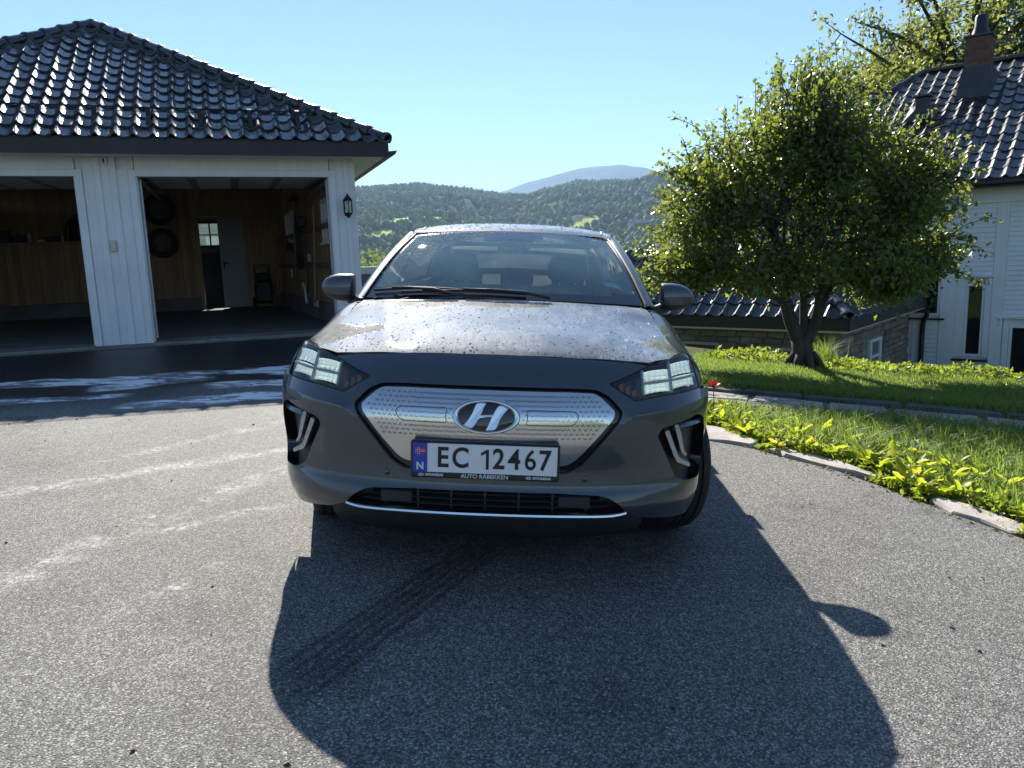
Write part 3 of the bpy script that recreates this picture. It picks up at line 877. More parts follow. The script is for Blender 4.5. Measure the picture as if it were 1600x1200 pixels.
# ---- interior lining
IY = 8.0
for i in range(54):
    w = 0.117; x0 = -3.62 + i * w
    if x0 > 2.62: break
    zb = 0.30 if x0 < 0.66 else 0.03
    if 0.70 <= x0 + w * .5 <= 1.74: zb = 2.14
    bx('wall_plank', M_PINE, gar, x0 + .002, x0 + w - .002, IY, IY + .016, zb, 2.72, c=0.003)
bx('plinth', M_CONC, gar, -3.6, 0.66, IY - .03, IY + .05, 0.0, 0.298)
SKA = math.atan2(7.9, -0.43)
SK = Matrix.Translation((2.93, 0.1, 0)) @ Matrix.Rotation(SKA, 4, 'Z')     # x along wall inwards, +y into the room
wins = [(5.05, 6.2, 1.45, 2.06), (0.92, 1.56, 1.30, 1.97)]
t = 0.12
rp = random.Random(9)
while t < 7.9:
    w = rp.uniform(0.13, 0.19)
    segs = [(0.34, 2.5)]
    for a, b, z0, z1 in wins:
        if t + w > a and t < b: segs = [(0.34, z0), (z1, 2.5)]
    for z0, z1 in segs:
        bx('wall_plank', M_PINE, gar, t + .002, min(t + w, 7.88) - .002, -.012, .008 + rp.uniform(0, .006), z0, z1, M=SK)
    t += w
bx('plinth', M_CONC, gar, 0.1, 7.9, -.03, .05, 0.0, 0.338, M=SK)
for z in (0.95, 1.55):
    bx('wall_rail', mat('rail_wood', (0.20, 0.12, 0.06), 0.7, var=.2), gar, 0.9, 7.7, .03, .06, z - .04, z + .04, M=SK)
for a, b, z0, z1 in wins:
    wn_ = MB()
    for q_ in ((a, a + .07, z0, z1), (b - .07, b, z0, z1), (a + .07, b - .07, z0, z0 + .06), (a + .07, b - .07, z1 - .06, z1), ((a + b) / 2 - .02, (a + b) / 2 + .02, z0 + .06, z1 - .06), (a + .07, (a + b) / 2 - .02, (z0 + z1) / 2 - .015, (z0 + z1) / 2 + .015), ((a + b) / 2 + .02, b - .07, (z0 + z1) / 2 - .015, (z0 + z1) / 2 + .015)):
        wn_.box(q_[0], q_[1], -.03, .03, q_[2], q_[3], M=SK)
    wo = wn_.build('window', M_WHITE, gar)
    bx('pane', M_GLASS, wo, a + .07, b - .07, -.006, -.002, z0 + .06, z1 - .06, M=SK)
    bx('sill', M_WHITE, wo, a - .05, b + .05, -.03, .07, z0 - .035, z0, M=SK)
# side wall needs the holes for those windows: rebuild it from pieces
for o in [o for o in gar.children if o.name.startswith('side_wall') and o.data.vertices[0].co.x > 0]:
    bpy.data.objects.remove(o)
ys = [0.05, 1.0, 1.68, 5.1, 6.35, 8.3]
for k in range(5):
    if k in (1, 3):
        z0, z1 = (1.28, 1.99) if k == 1 else (1.43, 2.08)
        bx('side_wall', M_WHITE, gar, GW - .12, GW - .004, ys[k], ys[k + 1], 0, z0); bx('side_wall', M_WHITE, gar, GW - .12, GW - .004, ys[k], ys[k + 1], z1, 2.42)
    else: bx('side_wall', M_WHITE, gar, GW - .12, GW - .004, ys[k], ys[k + 1], 0, 2.42)
bx('ceiling', mat('ceiling_board', (0.30, 0.24, 0.18), 0.8, var=.15), gar, -3.62, GW - .12, .16, 8.2, 2.74, 2.77)
bpy.data.objects.remove(bw)
for x0, x1, z0, z1 in ((-3.64, .74, 0, 2.75), (1.74, GW - .12, 0, 2.75), (.741, 1.739, 2.14, 2.75)):
    bx('back_wall', M_WHITE, gar, x0, x1, 8.2, 8.3, z0, z1)
# raised sectional doors under the ceiling
M_DOORP = mat('door_panel_grey', (0.38, 0.37, 0.36), 0.55, var=.08)
for x0, x1 in ((-2.74, -0.40), (0.40, 2.74)):
    gd = empty('overhead_door', parent=gar)
    for k in range(4):
        bx('door_section', M_DOORP, gd, x0, x1, .35 + k * .56, .35 + k * .56 + .55, 2.20 + k * .012, 2.235 + k * .012)
        for s in range(4):
            xs_ = x0 + .06 + s * .58
            bx('section_panel', M_WHITE, gd, xs_, xs_ + .46, .42 + k * .56, .42 + k * .56 + .38, 2.192 + k * .012, 2.199 + k * .012)
    for x in (x0 - .03, x1 + .03):
        bx('track', M_STEEL, gd, x - .02, x + .02, .2, 3.0, 2.10, 2.14); bx('track', M_STEEL, gd, x - .02, x + .02, .17, .2, .05, 2.14)
# back door: opening, storeroom behind it with a window, leaf standing ajar
M_DOOR = mat('blue_grey_door', (0.36, 0.38, 0.40), 0.45, var=.05)
fr = empty('back_door', parent=gar)
for x0, x1, z0, z1 in ((.70, .76, .02, 2.20), (1.72, 1.80, .02, 2.20), (.76, 1.72, 2.13, 2.20)):
    bx('door_frame', M_PINE, fr, x0, x1, IY - .025, IY + .28, z0, z1)
lf = empty('door_leaf', (1.72, IY - .02, 0), (0, 0, R(12)), parent=fr)
bx('panel', M_DOOR, lf, -.56, 0, -.04, 0, .04, 2.12, c=.004)
MB().tube([(-.50, -.04, 1.05), (-.50, -.10, 1.05), (-.38, -.10, 1.05)], .011, 8).build('handle', M_BLACK, lf)
bx('lock_plate', M_BLACK, lf, -.515, -.485, -.046, -.041, .93, 1.12)
# storeroom shell
bx('store_wall', M_DOOR, gar, 0.2, .3, 8.32, 10.6, 0, 2.7); bx('store_wall', M_DOOR, gar, 2.3, 2.4, 8.32, 10.6, 0, 2.7)
for x0, x1, z0, z1 in ((.3, .62, 0, 2.7), (1.7, 2.3, 0, 2.7), (.62, 1.7, 0, 1.5), (.62, 1.7, 2.15, 2.7)):
    bx('store_wall', M_DOOR, gar, x0, x1, 10.5, 10.6, z0, z1)
bx('store_ceiling', M_DOOR, gar, .3, 2.3, 8.32, 10.5, 2.7, 2.76); bx('store_floor', M_CONC, gar, .3, 2.3, 8.3, 10.5, -.05, .0)
swn = MB()
for q_ in ((.62, .68, 1.5, 2.15), (1.64, 1.7, 1.5, 2.15), (.68, 1.64, 1.5, 1.55), (.68, 1.64, 2.10, 2.15), (.92, .96, 1.55, 2.1), (1.22, 1.28, 1.55, 2.1), (.68, .92, 1.80, 1.83), (.96, 1.22, 1.80, 1.83), (1.28, 1.64, 1.80, 1.83)):
    swn.box(q_[0], q_[1], 10.48, 10.53, q_[2], q_[3])
so = swn.build('window', M_PLASTIC, gar); bx('pane', M_GLASS, so, .68, 1.64, 10.50, 10.505, 1.55, 2.10)
bx('store_cupboard', M_PLASTIC, gar, .62, 1.2, 9.9, 10.4, 0, 1.35)

def gthing(name, label, cat, loc, group=None, rot=(0, 0, 0)):
    """thing placed in garage coordinates."""
    M = Matrix.Translation(GO.tolist()) @ Matrix.Rotation(GA, 4, 'Z') @ Matrix.Translation(loc) @ Matrix.Rotation(rot[2], 4, 'Z')
    o = empty(name); o.matrix_world = M; tag(o, label, cat, group); return o
# two wheels hung on the back wall
def wheel_parts(t, r, w, rim_r, Mx, rimmat, spokes=6):
    ty = MB().lathe([(rim_r, -w * .38), (rim_r + .02, -w * .46), (r * .86, -w * .5), (r * .97, -w * .40), (r, -w * .22), (r, w * .22), (r * .97, w * .40), (r * .86, w * .5), (rim_r + .02, w * .46), (rim_r, w * .38)], 40, Mx, closed=True).build('tyre', M_RUBBER, t, smooth=True, sharp=R(45))
    rm = MB(); rm.lathe([(rim_r, -w * .40), (rim_r * .93, -w * .40), (rim_r * .90, -w * .1), (rim_r * .90, w * .35), (rim_r, w * .38)], 36, Mx)
    rm.lathe([(0.0, -w * .26), (.055, -w * .26), (.07, -w * .2), (.07, 0), (0, 0)], 20, Mx)
    ro = rm.build('rim', rimmat, t, smooth=True, sharp=R(40))
    for k in range(spokes):
        A = Matrix.Rotation(2 * math.pi * k / spokes, 4, 'Z')
        sp = MB(); sp.prism([(.05, -.035), (rim_r * .93, -.026), (rim_r * .93, .026), (.05, .035)], -w * .30, -w * .12, lambda a, b, h: (Mx @ A @ Vector((a, b, h))))
        sp.build('spoke', rimmat, ro)
    return ty
M_DARKRIM = mat('dull_dark_rim', (0.07, 0.07, 0.072), 0.55, 0.2, var=.2)
MXW = Matrix.Rotation(R(-90), 4, 'X')    # lathe axis z -> y, outer face (-z) towards the camera
for lbl, z in (('upper spare wheel hanging on the pine back wall', 2.28), ('lower spare wheel hanging on the pine back wall', 1.55)):
    t = gthing('spare_wheel', lbl, 'wheel', (-0.02, IY - .15, z), 'spare wheels on the garage wall')
    wheel_parts(t, .33, .22, .20, Matrix.Rotation(R(-90), 4, 'X'), M_DARKRIM)
# workbench of the other bay with clutter
bn = gthing('workbench', 'pine fronted workbench along the back wall of the other bay', 'workbench', (-2.6, IY - .45, 0))
bx('bench_top', M_PINE, bn, -1.0, 1.18, -.05, .43, 1.58, 1.62)
for i in range(18): bx('front_plank', M_PINE, bn, -1.0 + i * .12 + .002, -1.0 + (i + 1) * .12 - .002, 0, .02, .32, 1.57, c=.003)
bx('base', M_CONC, bn, -1.0, 1.16, .01, .4, .012, .31)
def item(name, label, cat, x, w, h, matl, kind='box'):
    t = gthing(name, label, cat, (x, IY - .28, 1.622))
    if kind == 'bottle':
        MB().lathe([(0, 0), (w * .5, 0), (w * .5, h * .66), (w * .2, h * .82), (w * .2, h * .9)], 14).build('body', matl, t, smooth=True, sharp=R(45))
        MB().lathe([(w * .24, h * .9), (w * .24, h), (0, h)], 12).build('cap', M_PLASTIC, t)
    else:
        MB().box(-w / 2, w / 2, -.09, .09, 0, h, c=.012).build('body', matl, t); MB().box(-w / 2 - .004, w / 2 + .004, -.094, .094, h * .86, h + .006, c=.004).build('lid', M_PLASTIC, t)
M_ITEM = mat('pale_plastic', (.5, .5, .46), .5)
item('tool_case', 'dark rounded tool case at the bench end', 'case', -3.08, .34, .26, M_PLASTIC)
item('storage_box', 'dark storage box on the workbench', 'box', -2.76, .24, .15, M_BLACK)
item('spray_bottle', 'pale bottle standing on the workbench', 'bottle', -2.56, .09, .24, M_ITEM, 'bottle')
item('paint_can', 'small cream can on the workbench', 'can', -2.34, .13, .07, M_CREAM)
item('dark_crate', 'low black crate towards the pier on the workbench', 'crate', -2.12, .28, .11, M_BLACK)
item('jar', 'tall cream jar by the hanging coat', 'jar', -1.95, .06, .17, M_CREAM, 'bottle')
ct = gthing('hanging_coat', 'dark work coat hanging on the back wall beside the workbench', 'coat', (-1.62, IY - .12, 1.42))
cm = MB()
ringp = [(0.0, .16, .07), (.1, .21, .09), (.4, .20, .09), (.66, .18, .08), (.74, .08, .05), (.80, .03, .03)]
vs_ = []; fs_ = []
for j, (z, a, b) in enumerate(ringp):
    for k in range(16):
        g = 2 * math.pi * k / 16; f_ = 1 + .12 * math.sin(5 * g + j)
        vs_.append((math.cos(g) * a * f_, math.sin(g) * b * f_, z))
for j in range(5):
    for k in range(16): fs_.append((j * 16 + k, j * 16 + (k + 1) % 16, (j + 1) * 16 + (k + 1) % 16, (j + 1) * 16 + k))
cm.add(vs_, fs_).build('body', M_BLACK, ct, smooth=True)
for s in (-1, 1): MB().tube([(s * .15, 0, .66), (s * .24, -.02, .5), (s * .25, -.03, .2), (s * .23, -.02, .0)], [.05, .06, .055, .045], 10).build('sleeve', M_BLACK, ct, smooth=True)
# pressure washer in the corner
pw = gthing('pressure_washer', 'black pressure washer with hose standing in the garage corner', 'washer', (2.05, IY - .35, .014))
MB().box(-.20, .20, -.18, .18, .10, .62, c=.05).build('body', M_PLASTIC, pw)
MB().box(-.15, .15, -.14, .14, .62, .80, c=.04).build('motor_cover', M_BLACK, pw)
MB().tube([(-.17, .12, .6), (-.17, .12, .98), (.17, .12, .98), (.17, .12, .6)], .016, 8).build('handle', M_BLACK, pw)
for s in (-1, 1): MB().lathe([(0, -.03), (.10, -.03), (.12, -.015), (.12, .015), (.10, .03), (0, .03)], 20, Matrix.Translation((s * .22, .08, .12)) @ Matrix.Rotation(R(90), 4, 'Y')).build('wheel', M_RUBBER, pw)
hp = [(.15 * math.cos(a) - .02, -.2 - .01 * a / 6, .82 + .12 * math.sin(a)) for a in np.linspace(0, 15, 50)]
MB().tube(hp, .012, 6).build('hose', M_PLASTIC, pw)
# tools along the right-hand lining
M_SHAFT = mat('ash_wood_shaft', (.34, .22, .11), .6, var=.2)
def skp(t_, y_, z_): return SK @ Vector((t_, y_, z_))
def walltool(name, label, cat, t_, z_):
    p = skp(t_, .09, z_); o = gthing(name, label, cat, p, 'tools along the garage wall'); o.matrix_world = Matrix.Translation(GO.tolist()) @ Matrix.Rotation(GA, 4, 'Z') @ Matrix.Translation(p) @ Matrix.Rotation(SKA, 4, 'Z'); return o
o = walltool('shovel', 'long handled shovel leaning in the garage corner', 'shovel', 7.2, .02)
MB().tube([(.35, .02, 1.55), (-.25, .12, .30)], .017, 8).build('shaft', M_SHAFT, o)
MB().add([(-.20, .10, .36), (-.34, .24, .34), (-.36, .28, .02), (-.20, .14, .0), (-.27, .15, .2)], [(0, 1, 4), (1, 2, 4), (2, 3, 4), (3, 0, 4)]).build('blade', M_STEEL, o)
o = walltool('broom', 'pale shafted broom hanging head up beside the window', 'broom', 4.2, .95)
MB().tube([(.3, .02, 0), (-.25, .03, 1.22)], .014, 8).build('shaft', M_STEEL, o)
MB().box(-.42, -.08, -.02, .10, 1.20, 1.28, c=.02).build('head', M_PLASTIC, o)
o = walltool('garden_hose', 'coiled garden hose hung on a hook between the windows', 'hose', 3.3, 1.35)
hp = []
for k in range(90):
    a = k / 90 * 2 * math.pi * 4
    hp.append((math.cos(a) * (.18 + .01 * math.sin(k)), .03 + k * .0008, math.sin(a) * .46))
MB().tube(hp, .013, 6).build('coil', M_PLASTIC, o); MB().tube([(0, -.06, .44), (0, .10, .44), (0, .12, .50)], .012, 6).build('hook', M_BLACK, o)
o = walltool('strimmer', 'curved strimmer hanging low on the pine wall', 'strimmer', 2.7, .3)
MB().tube(catmull([(.05, .05, 1.35), (.0, .05, .8), (-.05, .06, .35), (-.02, .10, .08)]), .016, 8).build('shaft', M_BLACK, o)
MB().tube(catmull([(-.25, .14, .0), (-.2, .14, .22), (-.02, .14, .34), (.14, .14, .26)]), .022, 8).build('guard', M_ITEM, o)
MB().box(-.05, .11, .0, .16, 1.30, 1.50, c=.03).build('engine', M_PLASTIC, o)
o = walltool('cable_reel', 'dark cable reel hanging under the far garage window', 'reel', 5.2, 1.35)
MB().lathe([(0, -.06), (.15, -.06), (.15, -.045), (.07, -.04), (.07, .04), (.15, .045), (.15, .06), (0, .06)], 20, Matrix.Rotation(R(90), 4, 'X')).build('drum', M_PLASTIC, o); MB().tube([(-.06, -.06, .12), (-.06, -.06, .22), (.06, -.06, .22), (.06, -.06, .12)], .01, 6).build('handle', M_BLACK, o)
o = walltool('junction_box', 'small pale socket box on the pine wall', 'socket', 3.0, 1.08)
MB().box(-.06, .06, -.07, .0, -.07, .07, c=.01).build('case', M_ITEM, o); MB().lathe([(0, .0), (.035, .0), (.035, .012), (.028, .012), (.026, .004), (0, .004)], 16, Matrix.Rotation(R(-90), 4, 'X')).build('outlet', M_PLASTIC, o)
o = walltool('rake', 'rake with wooden shaft leaning near the doorway', 'rake', 1.9, .36)
MB().tube([(.05, -.02, 1.55), (-.05, .08, .0)], .015, 8).build('shaft', M_SHAFT, o); MB().box(-.27, .17, .06, .09, -.02, .02).build('head', M_STEEL, o)
for k in range(9): MB().box(-.26 + k * .05, -.25 + k * .05, .065, .085, -.09, -.02).build('tine', M_STEEL, o)

# ---- small things on the front
ln = gthing('wall_lantern', 'black coach lantern on the garage corner board', 'lantern', (3.0, -.03, 1.58))
bx('back_plate', M_BLACK, ln, -.04, .04, -.01, .004, .04, .27, c=.006)
MB().tube([(0, 0, .16), (0, -.05, .17)], .013, 8).build('arm', M_BLACK, ln)
Ml = Matrix.Translation((0, -.10, 0)) @ Matrix.Rotation(R(30), 4, 'Z')
MB().lathe([(0, 0), (.018, .012), (.03, .03), (.062, .065), (.066, .075), (0, .075)], 6, Ml).build('bottom', M_BLACK, ln)
MB().lathe([(0, .345), (.012, .335), (.016, .315), (.06, .262), (.075, .245), (.066, .238), (0, .238)], 6, Ml).build('cap', M_BLACK, ln)
for k in range(6):
    a = R(60 * k + 30); x, y = math.cos(a) * .060, -.10 + math.sin(a) * .060
    MB().tube([(x, y, .072), (x, y, .242)], .0065, 6).build('bar', M_BLACK, ln)
    a2 = R(60 * k + 90)
    p0 = (math.cos(a) * .056, -.10 + math.sin(a) * .056); p1 = (math.cos(a2 - R(0)) * .056, -.10 + math.sin(a2) * .056)
    MB().quad((p0[0], p0[1], .075), (p1[0], p1[1], .075), (p1[0], p1[1], .24), (p0[0], p0[1], .24)).build('pane', M_GLASS, ln, fix=False)
MB().lathe([(0, .10), (.015, .10), (.03, .13), (.035, .16), (.025, .19), (0, .2)], 14, Matrix.Translation((0, -.10, 0))).build('bulb', mat('frosted_bulb', (.7, .68, .6), .3), ln, smooth=True)
kp = gthing('keypad_box', 'cream keypad box on the white pier between the bays', 'keypad', (0.0, -.018, 1.285))
MB().box(-.034, .034, -.032, -.004, -.075, .075, c=.009).build('case', M_CREAM, kp); MB().box(-.024, .024, -.038, -.030, -.03, .055, c=.005).build('cover', M_CREAM, kp)
ky = gthing('light_sensor', 'small white sensor plate under the eave of the pier', 'sensor', (0.0, -.015, 2.345))
MB().box(-.04, .04, -.022, -.004, -.045, .045, c=.005).build('plate', M_WHITE, ky); MB().box(-.011, .011, -.027, -.020, -.028, .030, c=.003).build('slot', M_BLACK, ky)
# ================================================================ HOUSE
HA = R(-40)
HO = np.array([9.283, 15.421])
M_DARKGLASS = mat('dark_window_glass', (0.012, 0.016, 0.018), 0.04, var=0.2, scale=1.2, spec=0.6, coat=0.6, coat_rough=0.01)
M_SIDING = paint_white('white_siding', (0.83, 0.84, 0.83), (0.15, 1, 1))
M_BRICK = mat('chimney_brick', (0.16, 0.075, 0.05), 0.85, var=0.35, scale=11, bmp=0.4)
M_MORTAR = mat('mortar', (0.22, 0.20, 0.18), 0.95, var=0.2)
M_LEAD = mat('lead_flashing', (0.045, 0.045, 0.05), 0.6, 0.0, var=0.3)
hs = empty('white_house', (HO[0], HO[1], 0), (0, 0, HA))
tag(hs, 'white weatherboarded house with dark tiled roof and brick chimney', 'house')
HX0, HX1 = -5.05, 5.0
bx('foundation', M_CONC, hs, HX0, HX1, 0.02, 8.5, -5.2, -3.1)
# front wall core split round the windows so that the panes sit in real openings
def core(x0, x1, z0, z1): bx('wall', M_SIDING, hs, x0, x1, 0.012, 0.22, z0, z1)
core(HX0, -1.0, -3.1, 1.03)
core(-1.0, -0.44, -3.1, -1.50); core(-1.0, -0.44, -0.05, 1.03)
core(-0.44, 0.02, -3.1, 1.03)
core(0.02, 0.35, -3.1, -2.32); core(0.02, 0.35, -0.84, 1.03)
core(0.35, 0.81, -3.1, 1.03); core(0.81, 1.75, -1.66, 1.03); core(1.75, HX1, -3.1, 1.03)
bx('side_wall', M_SIDING, hs, HX0, HX0 + .2, .23, 8.5, -3.1, 1.03); bx('side_wall', M_SIDING, hs, HX1 - .2, HX1, .23, 8.5, -3.1, 1.03); bx('back_wall', M_SIDING, hs, HX0 + .21, HX1 - .21, 8.3, 8.5, -3.1, 1.03)
EXPO = 0.0947
def siding(x0, x1, z0, z1):
    """lapped boards, each tilted with its lower edge proud."""
    z = z1 - EXPO
    while z > z0 - EXPO * .5:
        b = max(z, z0); t_ = z + EXPO
        m = MB().prism([(0.0125, b), (-0.018, b), (-0.021, b + .004), (-0.005, t_ + .012), (0.0125, t_ + .012)], x0, x1, lambda a, q, h: (h, a, q))
        m.build('siding_board', M_SIDING, hs)
        z -= EXPO
siding(-0.138, 0.468, -0.69, 0.735)
siding(-0.150, 0.462, -3.05, -2.44)
siding(0.685, 2.6, -1.50, 0.735)
siding(-0.685, -0.345, -3.05, -1.60)
siding(-0.93, -0.70, -3.05, -1.60)
siding(-4.9, -1.02, -1.4, 0.735)
def trimb(name, x0, x1, z0, z1, y0=-0.032, y1=0.011, m=M_WHITE): return bx(name, m, hs, x0, x1, y0, y1, z0, z1, c=0.003)
trimb('frieze_board', HX0, HX1, 0.752, 1.03)
trimb('frieze_moulding', HX0, HX1, 0.736, 0.752, -0.042)
trimb('pilaster', -0.435, -0.142, -3.05, 0.735); trimb('pilaster', 0.472, 0.682, -3.05, 0.735); trimb('pilaster', 0.70, 0.80, -3.05, -1.535, -0.028); trimb('pilaster', 2.605, 2.9, -3.05, .735)
trimb('pilaster', -.335, -.152, -3.05, -.74, -.044) if False else None
trimb('window_surround', -0.14, 0.015, -2.33, -0.735, -0.026); trimb('window_surround', 0.355, 0.468, -2.33, -0.735, -0.026)
trimb('drip_cap', -0.16, 0.50, -0.715, -0.692, -0.075); trimb('drip_cap', 0.60, 2.6, -1.53, -1.505, -0.075)
for x in (-0.11, 0.43, 0.65): trimb('bracket', x - .018, x + .018, (-.86 if x < .6 else -1.68), (-.716 if x < .6 else -1.531), -.06)
M_SILL = mat('black_sill', (0.012, 0.012, 0.013), 0.4)
def window(x0, x1, z0, z1, sill, bars=()):
    f = MB()
    for a, b, c_, d in ((x0, x0 + .045, z0, z1), (x1 - .045, x1, z0, z1), (x0 + .045, x1 - .045, z0, z0 + .05), (x0 + .045, x1 - .045, z1 - .05, z1)): f.box(a, b, -.012, .10, c_, d)
    for z in bars: f.box(x0 + .045, x1 - .045, .0, .09, z - .02, z + .02)
    o = f.build('window', M_WHITE, hs)
    bx('pane', M_DARKGLASS, o, x0 + .045, x1 - .045, .05, .06, z0 + .05, z1 - .05)
    if sill: bx('sill', M_SILL, o, sill[0], sill[1], -.095, .01, sill[2], sill[2] + .035, c=.006)
window(0.02, 0.35, -2.32, -0.84, (-0.16, 0.47, -2.41))
window(-1.0, -0.44, -1.50, -0.05, (-1.05, -0.335, -1.585))
window(0.81, 1.75, -3.1, -1.66, None)
# roof
RE_Y, RE_Z, RR_Y, RR_Z = -0.5, 1.16, 4.0, 4.14
RX = -1.81; EXL = -5.45; EXR = 5.4
hr = MB(); hr.add([(EXL, RE_Y, RE_Z), (EXR, RE_Y, RE_Z), (EXR, 9, RE_Z), (EXL, 9, RE_Z), (RX, RR_Y, RR_Z), (EXR, RR_Y, RR_Z)], [(0, 1, 5, 4), (3, 2, 5, 4), (0, 4, 3), (1, 2, 5)])
hro = hr.build('roof', M_FASCIA, hs)
bx('fascia', M_FASCIA, hs, EXL, EXR, RE_Y - .03, RE_Y - .005, 1.0, 1.175); bx('gutter', M_FASCIA, hs, EXL, EXR, RE_Y - .13, RE_Y - .032, 1.05, 1.12, c=.02)
bx('soffit', M_WHITE, hs, EXL, EXR, RE_Y, -.035, 1.032, 1.05)
Vh = Vector((0, RR_Y - RE_Y, RR_Z - RE_Z)); cl = Vector((EXL, RE_Y, RE_Z)); ah = Vector((RX, RR_Y, RR_Z))
Nh = Vector((1, 0, 0)).cross(Vh.normalized()); hnl = (ah - cl).cross(Nh).normalized()
if hnl.x > 0: hnl = -hnl
HT_W, HT_L = 0.255, 0.345
chim_box = (-0.83, -0.10, 2.2, 3.3)
tiled_slope(hs, (EXL, RE_Y - .02, RE_Z + .012), (1, 0, 0), Vh, HT_W, HT_L, (0, 42), int(Vh.length / HT_L), clip=[(cl, hnl)],
            visible=lambda i, j: -3.2 < EXL + i * HT_W < 1.9, material=M_TILE2, rnd=random.Random(4))
cap_row(hs, ah + Vector((0, 0, .05)), cl + Vector((0, 0, .05)), .085, 16, M_TILE2)
cap_row(hs, ah + Vector((0, 0, .04)), Vector((EXR, RR_Y, RR_Z + .04)), .085, 20, M_TILE2)
M_SILL = mat('black_sill_metal', (0.012, 0.012, 0.013), 0.45)
# chimney: lead skirt, brick stack, cap and cowl
ch = empty('chimney', parent=hro)
cx, cy = -0.47, 2.85
MB().add([(cx - .36, cy - .42, 3.16), (cx + .36, cy - .42, 3.16), (cx + .36, cy + .4, 3.75), (cx - .36, cy + .4, 3.75), (cx - .26, cy - .26, 3.86), (cx + .26, cy - .26, 3.86), (cx + .26, cy + .26, 3.9), (cx - .26, cy + .26, 3.9)],
         [(0, 1, 5, 4), (1, 2, 6, 5), (2, 3, 7, 6), (3, 0, 4, 7), (4, 5, 6, 7)]).build('flashing', M_LEAD, ch)
bx('core', M_MORTAR, ch, cx - .235, cx + .235, cy - .235, cy + .235, 3.4, 4.47)
bh = .066
for j in range(9):
    z = 3.88 + j * bh
    for side in range(4):
        off = -.12 if j % 2 else 0
        for k in range(3):
            a = -.245 + k * .245 + off; b = a + .232
            a = max(a, -.247); b = min(b, .247)
            if b - a < .05: continue
            if side == 0: bx('brick', M_BRICK, ch, cx + a, cx + b, cy - .252, cy - .20, z, z + bh - .011)
            elif side == 1: bx('brick', M_BRICK, ch, cx + .20, cx + .252, cy + max(a, -.195), cy + b, z, z + bh - .011)
            elif side == 2: bx('brick', M_BRICK, ch, cx - .252, cx - .20, cy + max(a, -.195), cy + b, z, z + bh - .011)
bx('cap', M_LEAD, ch, cx - .29, cx + .29, cy - .29, cy + .29, 4.475, 4.53, c=.01)
MB().lathe([(.19, 4.53), (.17, 4.6), (.13, 4.72), (.125, 4.92), (.10, 4.97), (0, 4.99)], 20, Matrix.Translation((cx, cy, 0))).build('cowl', M_SILL, ch, smooth=True, sharp=R(40))
# roof vent
vt = empty('roof_vent', parent=hro)
vx, vy = -1.37, 1.95
bx('stack', M_LEAD, vt, vx - .13, vx + .13, vy - .13, vy + .13, 2.55, 3.22, c=.01); bx('hood', M_LEAD, vt, vx - .19, vx + .19, vy - .19, vy + .19, 3.23, 3.28, c=.012)
MB().add([(vx - .3, vy - .34, 2.73), (vx + .3, vy - .34, 2.73), (vx + .3, vy + .25, 3.10), (vx - .3, vy + .25, 3.10), (vx - .15, vy - .15, 2.95), (vx + .15, vy - .15, 2.95), (vx + .15, vy + .15, 3.1), (vx - .15, vy + .15, 3.1)], [(0, 1, 5, 4), (1, 2, 6, 5), (3, 0, 4, 7)]).build('flashing', M_LEAD, vt)
# downpipe where the annex meets the house
MB().tube(catmull([(-.62, -.30, -1.40), (-.64, -.18, -1.50), (-.72, -.09, -1.75), (-.72, -.09, -3.1)], 5), .048, 10).build('downpipe', M_SILL, hs, smooth=True)

# ================================================================ STONE ANNEX
an = empty('stone_annex', (HO[0], HO[1], 0), (0, 0, HA))
tag(an, 'low stone walled annex with black tiled hip roof behind the tree', 'annex')
M_STONES = []
for i, c_ in enumerate(((0.24, 0.20, 0.165), (0.30, 0.27, 0.235), (0.17, 0.15, 0.13), (0.27, 0.21, 0.16))):
    M_STONES.append(mat('wall_stone_%s' % 'abcd'[i], c_, 0.9, var=0.3, scale=8, bmp=0.6, bscale=28))
AW_X, AW_Y = -1.0, -5.15
bx('wall_core', M_MORTAR, an, -6.3, AW_X - .03, AW_Y + .03, -.02, -4.6, -1.36)
rs = random.Random(12)
fwin = [(-3.66, -2.95, -2.3, -1.62), (-2.25, -1.62, -2.3, -1.66)]
swin = (-2.98, -2.22, -2.5, -1.72)
def stone_run(u0, u1, place, holes, rows):
    z = -1.40; cnt = 0
    for j in range(rows):
        h = rs.uniform(.075, .14); u = u0 - rs.uniform(0, .2)
        while u < u1:
            w = rs.uniform(.16, .46); a, b = max(u, u0), min(u + w, u1)
            if b - a > .05 and not any(a < hb and b > ha and z > hz0 and z - h < hz1 for ha, hb, hz0, hz1 in holes):
                dpt = rs.uniform(.006, .045); g = .006
                jj_ = lambda: rs.uniform(-.008, .008)
                q4 = [(a + g + jj_(), z - h + g + jj_()), (b - g + jj_(), z - h + g + jj_()), (b - g + jj_(), z - g + jj_()), (a + g + jj_(), z - g + jj_())]
                ins = [(p[0] + (.012 if k in (0, 3) else -.012), p[1] + (.01 if k < 2 else -.01)) for k, p in enumerate(q4)]
                m = MB()
                m.v = [place(p[0], p[1], -.03) for p in q4] + [place(p[0], p[1], dpt * .6) for p in q4] + [place(p[0], p[1], dpt + rs.uniform(-.004, .006)) for p in ins]
                m.f = [(k, (k + 1) % 4, 4 + (k + 1) % 4, 4 + k) for k in range(4)] + [(4 + k, 4 + (k + 1) % 4, 8 + (k + 1) % 4, 8 + k) for k in range(4)] + [(8, 9, 10, 11)]
                m.build('stone', M_STONES[rs.choices((0, 1, 2, 3), (4, 2, 3, 3))[0]], an); cnt += 1
            u += w
        z -= h
    return cnt
c1_ = stone_run(-4.9, AW_X, lambda u, z, d: (u, AW_Y - d + .02, z), fwin, 9)
c2_ = stone_run(AW_Y, -.02, lambda u, z, d: (AW_X + d - .02, u, z), [swin], 9)
